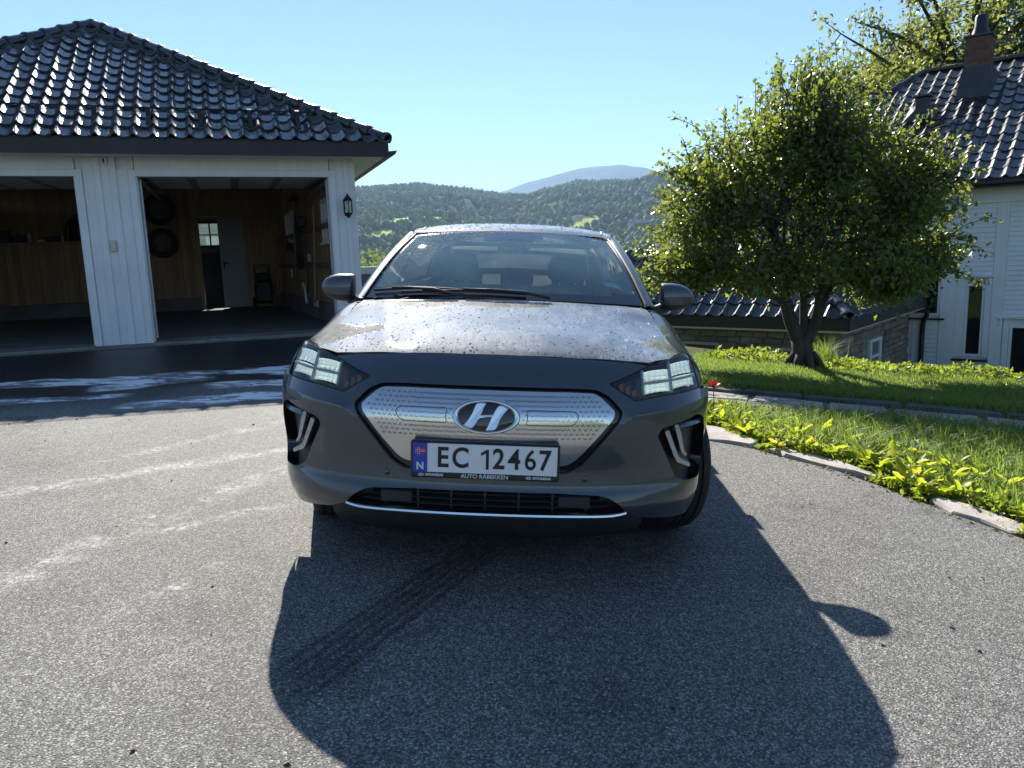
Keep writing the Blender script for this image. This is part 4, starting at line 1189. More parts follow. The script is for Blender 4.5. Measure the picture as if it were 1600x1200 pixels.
bx('footing', M_STONES[2], an, -6.3, AW_X + .01, AW_Y - .01, -.02, -4.6, -2.35)
M_BROWNGLASS = mat('brown_reflecting_pane', (0.10, 0.065, 0.04), 0.25, var=0.4, scale=4, vec=(1, 1, 6))
M_GREYW = mat('grey_window_wood', (0.42, 0.42, 0.40), 0.6, var=.1)
for x0, x1, z0, z1 in fwin:
    f = MB()
    for a, b, c_, d in ((x0, x0 + .07, z0, z1), (x1 - .06, x1, z0, z1), (x0 + .07, x1 - .06, z1 - .05, z1)): f.box(a, b, AW_Y - .02, AW_Y + .06, c_, d)
    o = f.build('window', M_GREYW, an); bx('pane', M_BROWNGLASS, o, x0 + .07, x1 - .06, AW_Y + .015, AW_Y + .025, z0, z1 - .05)
y0, y1, z0, z1 = swin
f = MB()
for a, b, c_, d in ((y0, y0 + .10, z0, z1), (y1 - .10, y1, z0, z1), (y0 + .1, y1 - .1, z1 - .06, z1), (y0 + .1, y1 - .1, -2.08, -2.03)): f.box(AW_X - .06, AW_X + .02, a, b, c_, d)
o = f.build('window', M_WHITE, an); bx('pane', M_DARKGLASS, o, AW_X - .03, AW_X - .02, y0 + .1, y1 - .1, z0, z1 - .06)
# annex roof
AE_Z, SL = -1.12, 0.8
ex, ey = -0.68, -5.48; dd = 1.45
ridge = (ex - dd, ey + dd, AE_Z + dd * SL); ridge2 = (ex - dd, -.02, AE_Z + dd * SL)
arf = MB(); arf.add([(ex, ey, AE_Z), (ex, -.03, AE_Z), ridge2, ridge, (-6.6, ey, AE_Z), (-6.6, ey + dd, AE_Z + dd * SL), (-6.6, -.02, AE_Z + dd * SL)], [(0, 1, 2, 3), (0, 3, 5, 4), (3, 2, 6, 5)])
aro = arf.build('roof', M_FASCIA, an)
bx('fascia', M_FASCIA, an, -6.6, ex, ey - .03, ey - .004, AE_Z - .19, AE_Z + .012); bx('fascia', M_FASCIA, an, ex - .02, ex + .022, ey - .002, -.10, AE_Z - .19, AE_Z + .012)
bx('eave_trim', M_CREAM, an, -6.6, ex - .02, ey + .0, ey + .03, AE_Z - .225, AE_Z - .192); bx('eave_trim', M_CREAM, an, ex - .04, ex - .015, ey + .03, -.1, AE_Z - .225, AE_Z - .192)
bx('soffit', M_WHITE, an, -6.6, ex - .02, ey + .03, AW_Y + .05, AE_Z - .205, AE_Z - .193); bx('soffit', M_WHITE, an, AW_X - .05, ex - .045, AW_Y + .05, -.05, AE_Z - .205, AE_Z - .193)
co = Vector((ex, ey, AE_Z)); rg = Vector(ridge)
Vf = Vector((0, 1, SL)); Nf2 = Vector((1, 0, 0)).cross(Vf.normalized()); h1 = (rg - co).cross(Nf2).normalized()
if h1.x < 0: h1 = -h1
tiled_slope(an, (-6.6, ey - .02, AE_Z + .012), (1, 0, 0), Vf, .245, .31, (0, 25), 6, clip=[(co, h1)], visible=lambda i, j: -6.6 + i * .245 > -5.2, material=M_TILE, rnd=random.Random(6))
Vr2 = Vector((-1, 0, SL)); Nr2 = Vector((0, 1, 0)).cross(Vr2.normalized()); h2 = (rg - co).cross(Nr2).normalized()
if h2.y > 0: h2 = -h2
tiled_slope(an, (ex + .02, ey, AE_Z + .012), (0, 1, 0), Vr2, .245, .31, (0, 22), 6, clip=[(co, h2), (Vector((0, -.03, 0)), Vector((0, 1, 0)))], material=M_TILE, rnd=random.Random(8))
cap_row(an, rg + Vector((0, 0, .05)), co + Vector((0, 0, .05)), .085, 8, M_TILE)
cap_row(an, Vector(ridge2) + Vector((0, 0, .04)), rg + Vector((0, 0, .04)), .085, 13, M_TILE)
# ================================================================ CAR
# car coordinates: x to the picture's right, y rearwards from the nose, z up from the ground
car = empty('parked_car', (-0.13975, 2.66, -1.2435))
car.matrix_world = Matrix.Translation((-0.13975, 2.66, -1.2435)) @ Matrix.Rotation(R(-2.39), 4, 'Z') @ Matrix.Rotation(R(3.61), 4, 'Y')
tag(car, 'dark grey electric hatchback with closed silver grille and wet bonnet', 'car')

def paint(name, wet=False):
    m, nt, p, out = new_mat(name)
    p.inputs['Metallic'].default_value = 0.0 if wet else 0.45
    p.inputs['Coat Weight'].default_value = 1.0
    fl = noise_tex(nt, 2500, 0, 0.5, kind='ShaderNodeTexVoronoi')
    f = ramp(nt, fl.outputs['Color'], [(0.0, (0.034, 0.045, 0.056)), (1.0, (0.062, 0.080, 0.096))])
    dirt = noise_tex(nt, 5, 6, 0.7)
    if wet:
        st = noise_tex(nt, 5.0, 6, 0.62, vec_scale=(1.5, 0.8, 1)); st2 = noise_tex(nt, 9, 4, 0.55, vec_scale=(2.6, .55, 1))
        st2.inputs['Distortion'].default_value = 0.9
        a = ramp(nt, st.outputs[0], [(0.40, 0.15), (0.60, 1.0)])
        b = ramp(nt, st2.outputs[0], [(0.36, 1.0), (0.44, 0.15), (0.50, 1.0), (0.56, 0.2), (0.62, 1.0)])
        k = mixc(nt, 1, a.outputs[0], b.outputs[0], 'MULTIPLY')
        nt.links.new(mixc(nt, k, (0.018, 0.018, 0.018), (0.075, 0.075, 0.075)), p.inputs['Coat Roughness'])
        col = mixc(nt, k, f.outputs[0], (0.24, 0.245, 0.24))
        nt.links.new(col, p.inputs['Base Color'])
    else:
        d = ramp(nt, dirt.outputs[0], [(0.45, 0.0), (0.85, 0.45)])
        nt.links.new(mixc(nt, d.outputs[0], f.outputs[0], (0.12, 0.11, 0.095)), p.inputs['Base Color'])
        rr_ = ramp(nt, dirt.outputs[0], [(0.4, 0.015), (0.8, 0.09)])
        nt.links.new(rr_.outputs[0], p.inputs['Coat Roughness'])
    p.inputs['Roughness'].default_value = 0.6 if wet else 0.38
    if wet: p.inputs['Specular IOR Level'].default_value = 0.05
    return m
M_PAINT = paint('dark_grey_car_paint')
M_HOOD = paint('dark_grey_paint_with_drying_water', True)
M_GLOSSBLK = mat('gloss_black_trim', (0.006, 0.006, 0.007), 0.10, var=0.2, coat=0.5)
M_MATTBLK = mat('matt_black_trim', (0.020, 0.021, 0.023), 0.5, var=0.25, scale=15)
M_CHROME = mat('satin_chrome', (0.62, 0.63, 0.64), 0.14, 1.0, var=0.03)
M_SILVER = mat('silver_grille_panel', (0.66, 0.67, 0.66), 0.15, 0.9, var=0.03, scale=3, rvar=.03)
M_LAMPBAR = mat('daylight_lamp_bar', (0.42, 0.41, 0.39), 0.3, var=0.08, coat=.6)
M_REFL = mat('glowing_lamp_reflector', (0.88, 0.93, 0.90), 0.16, 0.7, var=0.10, scale=60)
_rp = M_REFL.node_tree.nodes['Principled BSDF']; _rp.inputs['Emission Color'].default_value = (0.80, 1.0, 0.93, 1); _rp.inputs['Emission Strength'].default_value = 0.11  # faint green-white emission added to brighten the reflector cells
M_LAMPIN = mat('lamp_housing', (0.030, 0.033, 0.05), 0.3, var=.2)
M_AMBER = mat('amber_reflector', (0.30, 0.12, 0.06), 0.25, var=.15)
M_LENS = glass_mat('lamp_lens', (0.97, 0.98, 0.98), 0.06, 0.02)
M_WSGLASS = glass_mat('windscreen_glass', (0.84, 0.94, 0.93), 0.085, 0.012)
def veil(m, amount, col):
    """pale scatter over a pane: thin dust, and sky reflection painted in by its colour."""
    nt = m.node_tree; out = [n for n in nt.nodes if n.type == 'OUTPUT_MATERIAL'][0]; src = out.inputs[0].links[0].from_socket
    d = nt.nodes.new('ShaderNodeBsdfDiffuse'); d.inputs[0].default_value = (*col, 1); t = nt.nodes.new('ShaderNodeBsdfTranslucent'); t.inputs[0].default_value = (*col, 1)
    a = nt.nodes.new('ShaderNodeMixShader'); a.inputs[0].default_value = .5; nt.links.new(d.outputs[0], a.inputs[1]); nt.links.new(t.outputs[0], a.inputs[2])
    n = noise_tex(nt, 3.0, 5, .6); r = ramp(nt, n.outputs[0], [(.35, amount * .5), (.7, amount * 1.4)])
    b = nt.nodes.new('ShaderNodeMixShader'); nt.links.new(r.outputs[0], b.inputs[0]); nt.links.new(src, b.inputs[1]); nt.links.new(a.outputs[0], b.inputs[2]); nt.links.new(b.outputs[0], out.inputs[0])
veil(M_WSGLASS, .25, (.46, .80, .90))  # blue-green colour paints a sky reflection onto the windscreen
M_PRIVACY = glass_mat('tinted_glass', (0.80, 0.88, 0.86), 0.06, 0.01); veil(M_PRIVACY, .10, (.7, .75, .75))
M_CABIN = mat('cabin_black', (0.014, 0.014, 0.016), 0.75, var=.2, scale=20)
M_SEAT = mat('seat_cloth', (0.04, 0.04, 0.043), 0.85, var=.25, scale=30)
M_PLATE = mat('plate_white', (0.80, 0.80, 0.80), 0.35, var=.02)
M_BLUE = mat('plate_blue', (0.015, 0.06, 0.42), 0.35, var=.05)
M_INK = mat('plate_ink', (0.012, 0.012, 0.014), 0.4, var=.05)
M_PRINT = mat('frame_print_white', (0.72, 0.72, 0.72), 0.5, var=.02)
M_FLAGRED = mat('flag_red', (0.55, 0.035, 0.04), 0.4, var=.03)
M_UNDER = mat('underbody', (0.01, 0.01, 0.01), 0.9)
m_, nt_, p_, o_ = new_mat('water_drop')
p_.inputs['Base Color'].default_value = (1, 1, 1, 1); p_.inputs['Roughness'].default_value = 0.02; p_.inputs['IOR'].default_value = 1.33; p_.inputs['Transmission Weight'].default_value = 1.0
noise_ = noise_tex(nt_, 300, 2); nt_.links.new(ramp(nt_, noise_.outputs[0], [(0, .02), (1, .06)]).outputs[0], p_.inputs['Roughness'])
_df = nt_.nodes.new('ShaderNodeBsdfTranslucent'); _df.inputs[0].default_value = (.9, .95, .95, 1); _d2 = nt_.nodes.new('ShaderNodeBsdfDiffuse'); _d2.inputs[0].default_value = (.85, .9, .9, 1)
_m1 = nt_.nodes.new('ShaderNodeMixShader'); _m1.inputs[0].default_value = .5; nt_.links.new(_df.outputs[0], _m1.inputs[1]); nt_.links.new(_d2.outputs[0], _m1.inputs[2])
_m2 = nt_.nodes.new('ShaderNodeMixShader'); _m2.inputs[0].default_value = .30; nt_.links.new(p_.outputs[0], _m2.inputs[1]); nt_.links.new(_m1.outputs[0], _m2.inputs[2]); nt_.links.new(_m2.outputs[0], o_.inputs[0])  # white scatter mixed into the drops stands in for refracted sun sparkle
M_DROP = m_

def cubic(tab):
    xs = np.array([a for a, b in tab]); ys = np.array([b for a, b in tab])
    d = np.diff(ys) / np.diff(xs)
    mt = np.concatenate([[d[0]], np.where(d[:-1] * d[1:] > 0, 2 * d[:-1] * d[1:] / (d[:-1] + d[1:] + 1e-12), 0), [d[-1]]])
    def f(x):
        x = np.asarray(x, float); x = np.clip(x, xs[0], xs[-1])
        i = np.clip(np.searchsorted(xs, x, 'right') - 1, 0, len(xs) - 2)
        h = xs[i + 1] - xs[i]; t = (x - xs[i]) / h
        return ys[i] * (1 + 2 * t) * (1 - t) ** 2 + mt[i] * h * t * (1 - t) ** 2 + ys[i + 1] * t * t * (3 - 2 * t) + mt[i + 1] * h * t * t * (t - 1)
    return f
LP, NP_ = 0.60, 2.4
g_of = cubic([(.12, .14), (.2, .075), (.25, .035), (.30, .004), (.345, -.010), (.38, -.003), (.42, .013), (.47, .017), (.55, .010), (.62, .005), (.68, .010), (.72, .024), (.77, .052), (.80, .070), (.84, .100), (.87, .130), (.90, .172), (.94, .25)])
W_of = cubic([(.12, .84), (.2, .865), (.35, .885), (.5, .895), (.65, .905), (.75, .905), (.85, .885), (.95, .84)])
_th = np.linspace(0, np.pi / 2, 2000); _k = np.sin(_th) ** (2 / NP_); _y = LP * (1 - np.cos(_th) ** (2 / NP_))
_arc = np.concatenate([[0], np.cumsum(np.hypot(np.diff(_k * .9), np.diff(_y)))])
AMAX = float(np.interp(np.radians(84), _th, _arc))
zc_of = cubic([(.40, .655), (.50, .665), (.55, .690), (.66, .702), (.84, .72), (.95, .72)])
def fascia(a, z):
    """nose surface: a = signed distance along the plan curve, z height."""
    a = np.asarray(a, float); z = np.asarray(z, float)
    th = np.interp(np.abs(a), _arc, _th)
    k = np.sin(th) ** (2 / NP_); y = LP * (1 - np.cos(th) ** (2 / NP_))
    x = k * W_of(z); d = z - zc_of(x)
    bul = 0.020 * np.where(d > 0, np.exp(-d / .035), np.exp(d / .10)) * sstep(.38, .68, x)
    return np.stack([np.sign(a) * x, y + g_of(z) - bul * (1 - .5 * k ** 8), z], -1)
def a_of(x, z):
    k = min(abs(x) / float(W_of(z)), 1.0)
    return math.copysign(float(np.interp(k, _k, _arc)), x)
def on_nose(x, z, off=0.0):
    p = fascia(a_of(x, z), z); return Vector((float(p[0]), float(p[1]) + off, float(p[2])))

def dense(poly, step=0.012, closed=True):
    out = []
    n = len(poly)
    for i in range(n if closed else n - 1):
        a = np.array(poly[i]); b = np.array(poly[(i + 1) % n]); k = max(1, int(np.hypot(*(b - a)) / step))
        out += [tuple(a + (b - a) * j / k) for j in range(k)]
    if not closed: out.append(tuple(poly[-1]))
    return out
def rounded(poly, r=0.012, n=4):
    """round the corners of a closed polygon."""
    out = []; N_ = len(poly)
    for i in range(N_):
        p0, p, p1 = (np.array(poly[(i + d) % N_], float) for d in (-1, 0, 1))
        u = p0 - p; v = p1 - p; lu, lv = np.hypot(*u), np.hypot(*v); q = min(r, lu * .45, lv * .45)
        A = p + u / lu * q; B = p + v / lv * q
        for k in range(n + 1):
            t = k / n; out.append(tuple((1 - t) ** 2 * A + 2 * t * (1 - t) * p + t * t * B))
    return out
def mirror(poly): return [(-x, z) for x, z in reversed(poly)]
def sym(half): return half + [(-x, z) for x, z in reversed(half) if abs(x) > 1e-6]

HL = rounded([(.785, .888), (.70, .873), (.605, .856), (.50, .817), (.446, .799), (.543, .738), (.65, .752), (.822, .762), (.815, .80), (.803, .84)], .008)
GRL = rounded(sym([(0, .771), (.30, .770), (.391, .766), (.418, .751), (.470, .703), (.463, .678), (.385, .584), (.328, .522), (.30, .505), (.27, .501), (0, .50)]), .014)
FRM = rounded(sym([(0, .785), (.30, .784), (.397, .780), (.449, .755), (.499, .702), (.487, .668), (.397, .555), (.350, .498), (.306, .473), (.268, .470), (0, .468)]), .016)
FOG = rounded([(.815, .668), (.655, .635), (.636, .608), (.727, .430), (.772, .402), (.858, .388), (.872, .45), (.868, .55), (.848, .645)], .014)
LOW = rounded(sym([(0, .403), (.26, .401), (.42, .391), (.459, .380), (.498, .356), (.528, .324), (.50, .320), (.38, .320), (0, .326)]), .01)
HOODLINE = [(0, .890), (.11, .889), (.33, .882), (.52, .869), (.605, .856)]
def dom_half():
    d = [(0, .302), (.49, .302), (.522, .306), (.545, .312), (.60, .286), (.70, .260), (.80, .232)]
    az_ = [(AMAX, z) for z in (.205, .3, .4, .5, .6, .70, .745)]
    return d, az_

def toA(poly): return [(a_of(x, z), z) for x, z in poly]
def nose_normals(A, Z):
    e = 1e-4
    du = fascia(A + e, Z) - fascia(A - e, Z); dv = fascia(A, Z + e) - fascia(A, Z - e)
    n = np.cross(du, dv); n /= np.linalg.norm(n, axis=-1, keepdims=True) + 1e-12
    n[n[:, 1] > 0] *= -1
    return n
def surf_piece(name, V, F, Nrm, material, parent=None):
    me = bpy.data.meshes.new(name)
    me.from_pydata([tuple(v) for v in V], [], [tuple(f) for f in F])
    fl = 0
    for p in me.polygons:
        fl += 1 if p.normal.dot(Vector(Nrm[p.vertices[0]])) < 0 else -1
    if fl > 0: me.flip_normals()
    me.polygons.foreach_set('use_smooth', [True] * len(me.polygons))
    me.update()
    me.normals_split_custom_set_from_vertices([tuple(n) for n in Nrm])
    return link_mesh(name, me, material, parent or car)
def cdt_surface(loops, domain, step, fn, nfn, classify):
    """triangulate domain with loops as constraints; classify(centroids)->label array; returns dict label->(V,F,N)."""
    P = []; E = []
    for lp in [domain] + loops:
        s = len(P); P += lp; E += [(s + i, s + (i + 1) % len(lp)) for i in range(len(lp))]
    da = np.array(domain)
    xs = np.arange(da[:, 0].min(), da[:, 0].max(), step); ys = np.arange(da[:, 1].min(), da[:, 1].max(), step)
    gx_, gy_ = np.meshgrid(xs, ys); gx_ = gx_ + (np.arange(len(ys)) % 2)[:, None] * step * .5
    C = np.stack([gx_.ravel(), gy_.ravel()], -1); C = C[inside(C, domain)]
    pa = np.array(P)
    ok = np.ones(len(C), bool)
    for i in range(0, len(C), 400):
        ok[i:i + 400] = np.min(np.hypot(C[i:i + 400, None, 0] - pa[None, :, 0], C[i:i + 400, None, 1] - pa[None, :, 1]), axis=1) > step * .4
    P = P + [tuple(c) for c in C[ok]]
    v, e, f, _, _, _ = delaunay_2d_cdt([Vector(p) for p in P], E, [], 0, 1e-5)
    va = np.array([(q.x, q.y) for q in v]); f = [tuple(t) for t in f]
    cen = np.array([va[list(t)].mean(0) for t in f]); lab = classify(cen)
    VV = fn(va[:, 0], va[:, 1]); NN_ = nfn(va[:, 0], va[:, 1]); out = {}
    for L in set(lab):
        if L == '': continue
        fs = [t for t, l in zip(f, lab) if l == L]
        idx = sorted({i for t in fs for i in t}); mp = {i: k for k, i in enumerate(idx)}
        out[L] = (VV[idx], [tuple(mp[i] for i in t) for t in fs], NN_[idx], va[idx])
    return out

dh, ah_ = dom_half()
right = toA(dh) + ah_ + toA([(.828, .757), (.822, .762), (.815, .80), (.803, .84), (.785, .888), (.70, .873), (.605, .856)]) + toA(list(reversed(HOODLINE))[1:])
domain = dense(right + [(-a, z) for a, z in reversed(right) if abs(a) > 1e-6], .014)
loops_xz = {'hl': HL, 'hl2': mirror(HL), 'frm': FRM, 'grl': GRL, 'fog': FOG, 'fog2': mirror(FOG), 'low': LOW}
loops = {k: dense(toA(v), .010) for k, v in loops_xz.items()}
_cx = np.linspace(.535, .845, 40)
_cs = [(float(x), float(zc_of(x)) + .0012) for x in _cx] + [(float(x), float(zc_of(x)) - .0012) for x in _cx[::-1]]
creases = [toA(_cs), toA(mirror(_cs))]
def cls(c):
    lab = np.array(['body'] * len(c), dtype=object)
    lab[~inside(c, domain)] = ''
    for k in ('hl', 'hl2', 'frm', 'grl', 'fog', 'fog2', 'low'):
        lab[inside(c, loops[k])] = k
    return lab
pieces = cdt_surface(list(loops.values()) + creases, domain, .016, fascia, nose_normals, cls)
V, F, Nn_, _ = pieces['body']
bumper = surf_piece('bumper', V, F, Nn_, M_PAINT)
def wall(name, lp, d0, d1, material, parent=None, along=False):
    """side wall of a recess following a closed outline on the nose."""
    m = MB(); n = len(lp)
    c = np.mean(np.array(lp), 0)
    for a, z in lp:
        p = fascia(a, z); nn_ = -nose_normals(np.array([a]), np.array([z]))[0]
        if not along: nn_ = np.array([0, 1.0, 0])
        q0 = p + nn_ * d0; q1 = p + nn_ * d1
        m.v += [tuple(q0), tuple(q1)]
    m.f = [(2 * i, 2 * ((i + 1) % n), 2 * ((i + 1) % n) + 1, 2 * i + 1) for i in range(n)]
    return m.build(name, material, parent or car, smooth=True)
# grille: recessed dark frame, silver panel inside it
V, F, Nn_, _ = pieces['frm']; V = V.copy(); V[:, 1] += .016
gf = surf_piece('grille_frame', V, F, Nn_, M_GLOSSBLK)
wall('frame_edge', loops['frm'], -.001, .017, M_PAINT, gf)
V, F, Nn_, _ = pieces['grl']; V = V.copy(); V[:, 1] += .003
grille = surf_piece('grille_panel', V, F, Nn_, M_SILVER)
wall('panel_edge', loops['grl'], .003, .018, M_SILVER, grille)
# pressed pattern of little arcs
pat = MB()
rows = [.606 + j * .0165 for j in range(10)]
for j, z in enumerate(rows):
    c0 = -.46
    for i in range(46):
        x = c0 + i * .0205 + (.01025 if j % 2 else 0)
        if not inside([(a_of(x, z), z)], loops['grl'])[0] or not inside([(a_of(x + math.copysign(.022, x), z), z)], loops['grl'])[0]: continue
        if abs(x) < .125 and .61 < z < .75: 
            if (x / .125) ** 2 + ((z - .682) / .066) ** 2 < 1: continue
        s = 1 if (i % 2) else -1
        edge = abs(x) > .24 + (j % 3) * .02
        L_ = .0062 if edge else .0092
        pts = [(x - L_, z - s * .0034), (x, z + s * .0034), (x + L_, z - s * .0034)]
        top = [on_nose(a, b + .0013, .0014) for a, b in pts]; bot = [on_nose(a, b - .0013, .0014) for a, b in pts]
        pat.add(top + bot, [(0, 1, 4, 3), (1, 2, 5, 4)])
po = pat.build('panel_pattern', mat('pressed_pattern', (0.035, 0.037, 0.04), .5, .0), grille, fix=False); po['kind'] = 'stuff'
for sgn in (1, -1):
    port = rounded([(sgn * .337, .690), (sgn * .318, .705), (sgn * .145, .708), (sgn * .149, .681), (sgn * .145, .654), (sgn * .305, .654), (sgn * .325, .664)], .01)
    pts = [on_nose(x, z, .0022) for x, z in dense(port, .02)]; pts.append(pts[0])
    MB().tube(pts, .0014, 5, caps=False).build('port_outline', M_MATTBLK, grille)
# emblem
em = empty('emblem', parent=car)
EC, ERX, ERZ = (0.0, .681), .116, .059
EN = Vector((0, -.97, .22)).normalized()
eo = on_nose(*EC, 0)
def em_pt(u, v, h):
    up_ = Vector((0, .22, .97)).normalized(); return eo + Vector((1, 0, 0)) * (u * ERX) + up_ * (v * ERZ) + EN * (h + .016 - .010 * u * u)
m = MB(); K = 48
for rr_, h in ((0, .008), (.5, .007), (.86, .004), (.9, .003)):
    for k in range(K):
        a = 2 * math.pi * k / K; m.v.append(em_pt(rr_ * math.cos(a), rr_ * math.sin(a), h))
for j in range(3):
    for k in range(K): m.f.append((j * K + k, j * K + (k + 1) % K, (j + 1) * K + (k + 1) % K, (j + 1) * K + k))
m.build('emblem_disc', M_GLOSSBLK, em, smooth=True)
m = MB()
for rr_, h in ((1.05, -.018), (1.06, .0), (1.03, .006), (.95, .008), (.89, .003)):
    for k in range(K):
        a = 2 * math.pi * k / K; m.v.append(em_pt(rr_ * math.cos(a), rr_ * math.sin(a), h))
for j in range(4):
    for k in range(K): m.f.append((j * K + k, j * K + (k + 1) % K, (j + 1) * K + (k + 1) % K, (j + 1) * K + k))
ring_o = MB(); ring_o.v = m.v; ring_o.f = m.f[:2 * K]; ring_o.build('emblem_rim', M_GLOSSBLK, em, smooth=True)
ring_i = MB(); ring_i.v = m.v; ring_i.f = m.f[2 * K:]; ring_i.build('emblem_ring', M_CHROME, em, smooth=True)
leg = [(-.70, -.56), (-.44, -.76), (-.27, -.36), (-.16, .08), (-.08, .50), (-.02, .84), (-.26, .85), (-.36, .56), (-.44, .16), (-.56, -.24)]
leg = [tuple(p) for p in [(v.x, v.y) for v in catmull([(x, y, 0) for x, y in leg + leg[:1]], 3)][:-1]]
def em_shape(poly, nm):
    n = len(poly); cxx = sum(p[0] for p in poly) / n; cyy = sum(p[1] for p in poly) / n
    m = MB(); m.v = [em_pt(x, y, .004) for x, y in poly] + [em_pt(x, y, .012) for x, y in poly] + [em_pt(cxx + (x - cxx) * .9, cyy + (y - cyy) * .9, .014) for x, y in poly]
    m.f = [(i, (i + 1) % n, n + (i + 1) % n, n + i) for i in range(n)] + [(n + i, n + (i + 1) % n, 2 * n + (i + 1) % n, 2 * n + i) for i in range(n)] + [tuple(range(2 * n, 3 * n))]
    m.build(nm, M_CHROME, em)
em_shape(leg, 'letter_stroke'); em_shape([(-x, -y) for x, y in leg], 'letter_stroke')
em_shape([(-.30, -.14), (.0, -.02), (.22, .02), (.30, .14), (.0, .13), (-.22, .08)], 'letter_bar')

# fog pods with two bent lamp bars
B1 = [(.724, .640), (.708, .638), (.752, .520), (.775, .495), (.783, .500), (.766, .524), (.742, .600)]
B2 = [(.684, .624), (.667, .618), (.722, .503), (.735, .482), (.800, .446), (.803, .460), (.750, .494), (.738, .508)]
for nm, sgn in (('fog', 1), ('fog2', -1)):
    V, F, Nn_, _ = pieces[nm]; V = V - Nn_ * .045
    fo = surf_piece('lamp_pod', V, F, Nn_, M_MATTBLK)
    wall('pod_edge', loops[nm], -.001, .046, M_GLOSSBLK, fo, True)
    m = MB(); us_ = np.linspace(.70, .855, 8)
    for x in us_:
        for z, o_2 in ((.640 - .10 * (x - .70) * 0 - .004, .03), (.622, .012), (.612, .03)): m.v.append(on_nose(sgn * x, z + .02 * (x - .7), o_2))
    for i in range(7):
        for k in range(2): m.f.append((i * 3 + k, i * 3 + k + 1, (i + 1) * 3 + k + 1, (i + 1) * 3 + k))
    m.build('pod_fin', M_PAINT, fo)
    for B, dd_ in ((B1, .012), (B2, .006)):
        Bq = rounded([(sgn * x, z) for x, z in B], .006, 3)
        m = MB(); n = len(Bq)
        m.v = [on_nose(x, z, dd_) for x, z in Bq] + [on_nose(x, z, .06) for x, z in Bq]
        m.f = [tuple(range(n))] + [(i, (i + 1) % n, n + (i + 1) % n, n + i) for i in range(n)]
        m.build('lamp_bar', M_LAMPBAR, fo)
# lower air intake with slats, ribs and chrome strip
V, F, Nn_, _ = pieces['low']; V = V.copy(); V[:, 1] += .07
li = surf_piece('lower_intake', V, F, Nn_, M_MATTBLK); wall('intake_edge', loops['low'], -.001, .071, M_MATTBLK, li)
for z in (.345, .366, .386):
    w = .47 - (z - .34) * 1.6
    m = MB(); pts = [on_nose(x, z, .03) for x in np.linspace(-w, w, 30)]
    for p in pts: m.v += [p, p + Vector((0, .03, .004)), p + Vector((0, .03, -.004)), p + Vector((0, 0, -.006))]
    for i in range(29):
        for k in range(4): m.f.append((i * 4 + k, i * 4 + (k + 1) % 4, (i + 1) * 4 + (k + 1) % 4, (i + 1) * 4 + k))
    m.build('slat', M_UNDER, li)
for x in (-.375, -.25, -.125, 0, .125, .25, .375):
    p = on_nose(x, .36, .035); bx('rib', M_MATTBLK, li, x - .004, x + .004, p.y, p.y + .03, .325, .395)
for s in (-1, 1):
    p0 = on_nose(s * .33, .36, .02); bx('radar_cover' if s > 0 else 'blank_cover', M_MATTBLK, li, s * .33 - .06, s * .33 + .06, p0.y, p0.y + .02, .338, .388, c=.006)
cp = [(-.530, .319), (-.50, .3135), (-.46, .311), (-.38, .314), (-.2, .319), (0, .320), (.2, .319), (.38, .314), (.46, .311), (.50, .3135), (.530, .319)]
m = MB(); pts = catmull([on_nose(x, z, -.006) for x, z in cp], 5)
for p in pts: m.v += [p + Vector((0, .014, .010)), p + Vector((0, .002, .003)), p + Vector((0, 0, -.004)), p + Vector((0, .008, -.009))]
for i in range(len(pts) - 1):
    for k in range(3): m.f.append((i * 4 + k, i * 4 + k + 1, (i + 1) * 4 + k + 1, (i + 1) * 4 + k))
m.build('chrome_strip', M_CHROME, car, smooth=True, sharp=R(30))
# black lip under the bumper
m = MB()
lx = np.linspace(-.60, .60, 60)
for x in lx:
    p = on_nose(x, .25, .02); p = on_nose(x, .31, .03); h_ = .308 - .075 * max(0, (abs(x) - .5) / .28) ** 1.2; m.v += [(p.x, p.y + .004, h_), (p.x, p.y + .012, h_ - .03), (p.x * .98, p.y + .06, .20), (p.x * .97, p.y + .30, .19)]
for i in range(59):
    for k in range(3): m.f.append((i * 4 + k, i * 4 + k + 1, (i + 1) * 4 + k + 1, (i + 1) * 4 + k))
m.build('front_lip', M_MATTBLK, car, smooth=True)
for s in (-1, 1):
    p = on_nose(s * .367, .452, -.001)
    MB().lathe([(0, .003), (.009, .003), (.0115, 0), (.0125, -.006)], 20, Matrix.Translation(p) @ Matrix.Rotation(R(90), 4, 'X')).build('parking_sensor', M_PAINT, car, smooth=True)

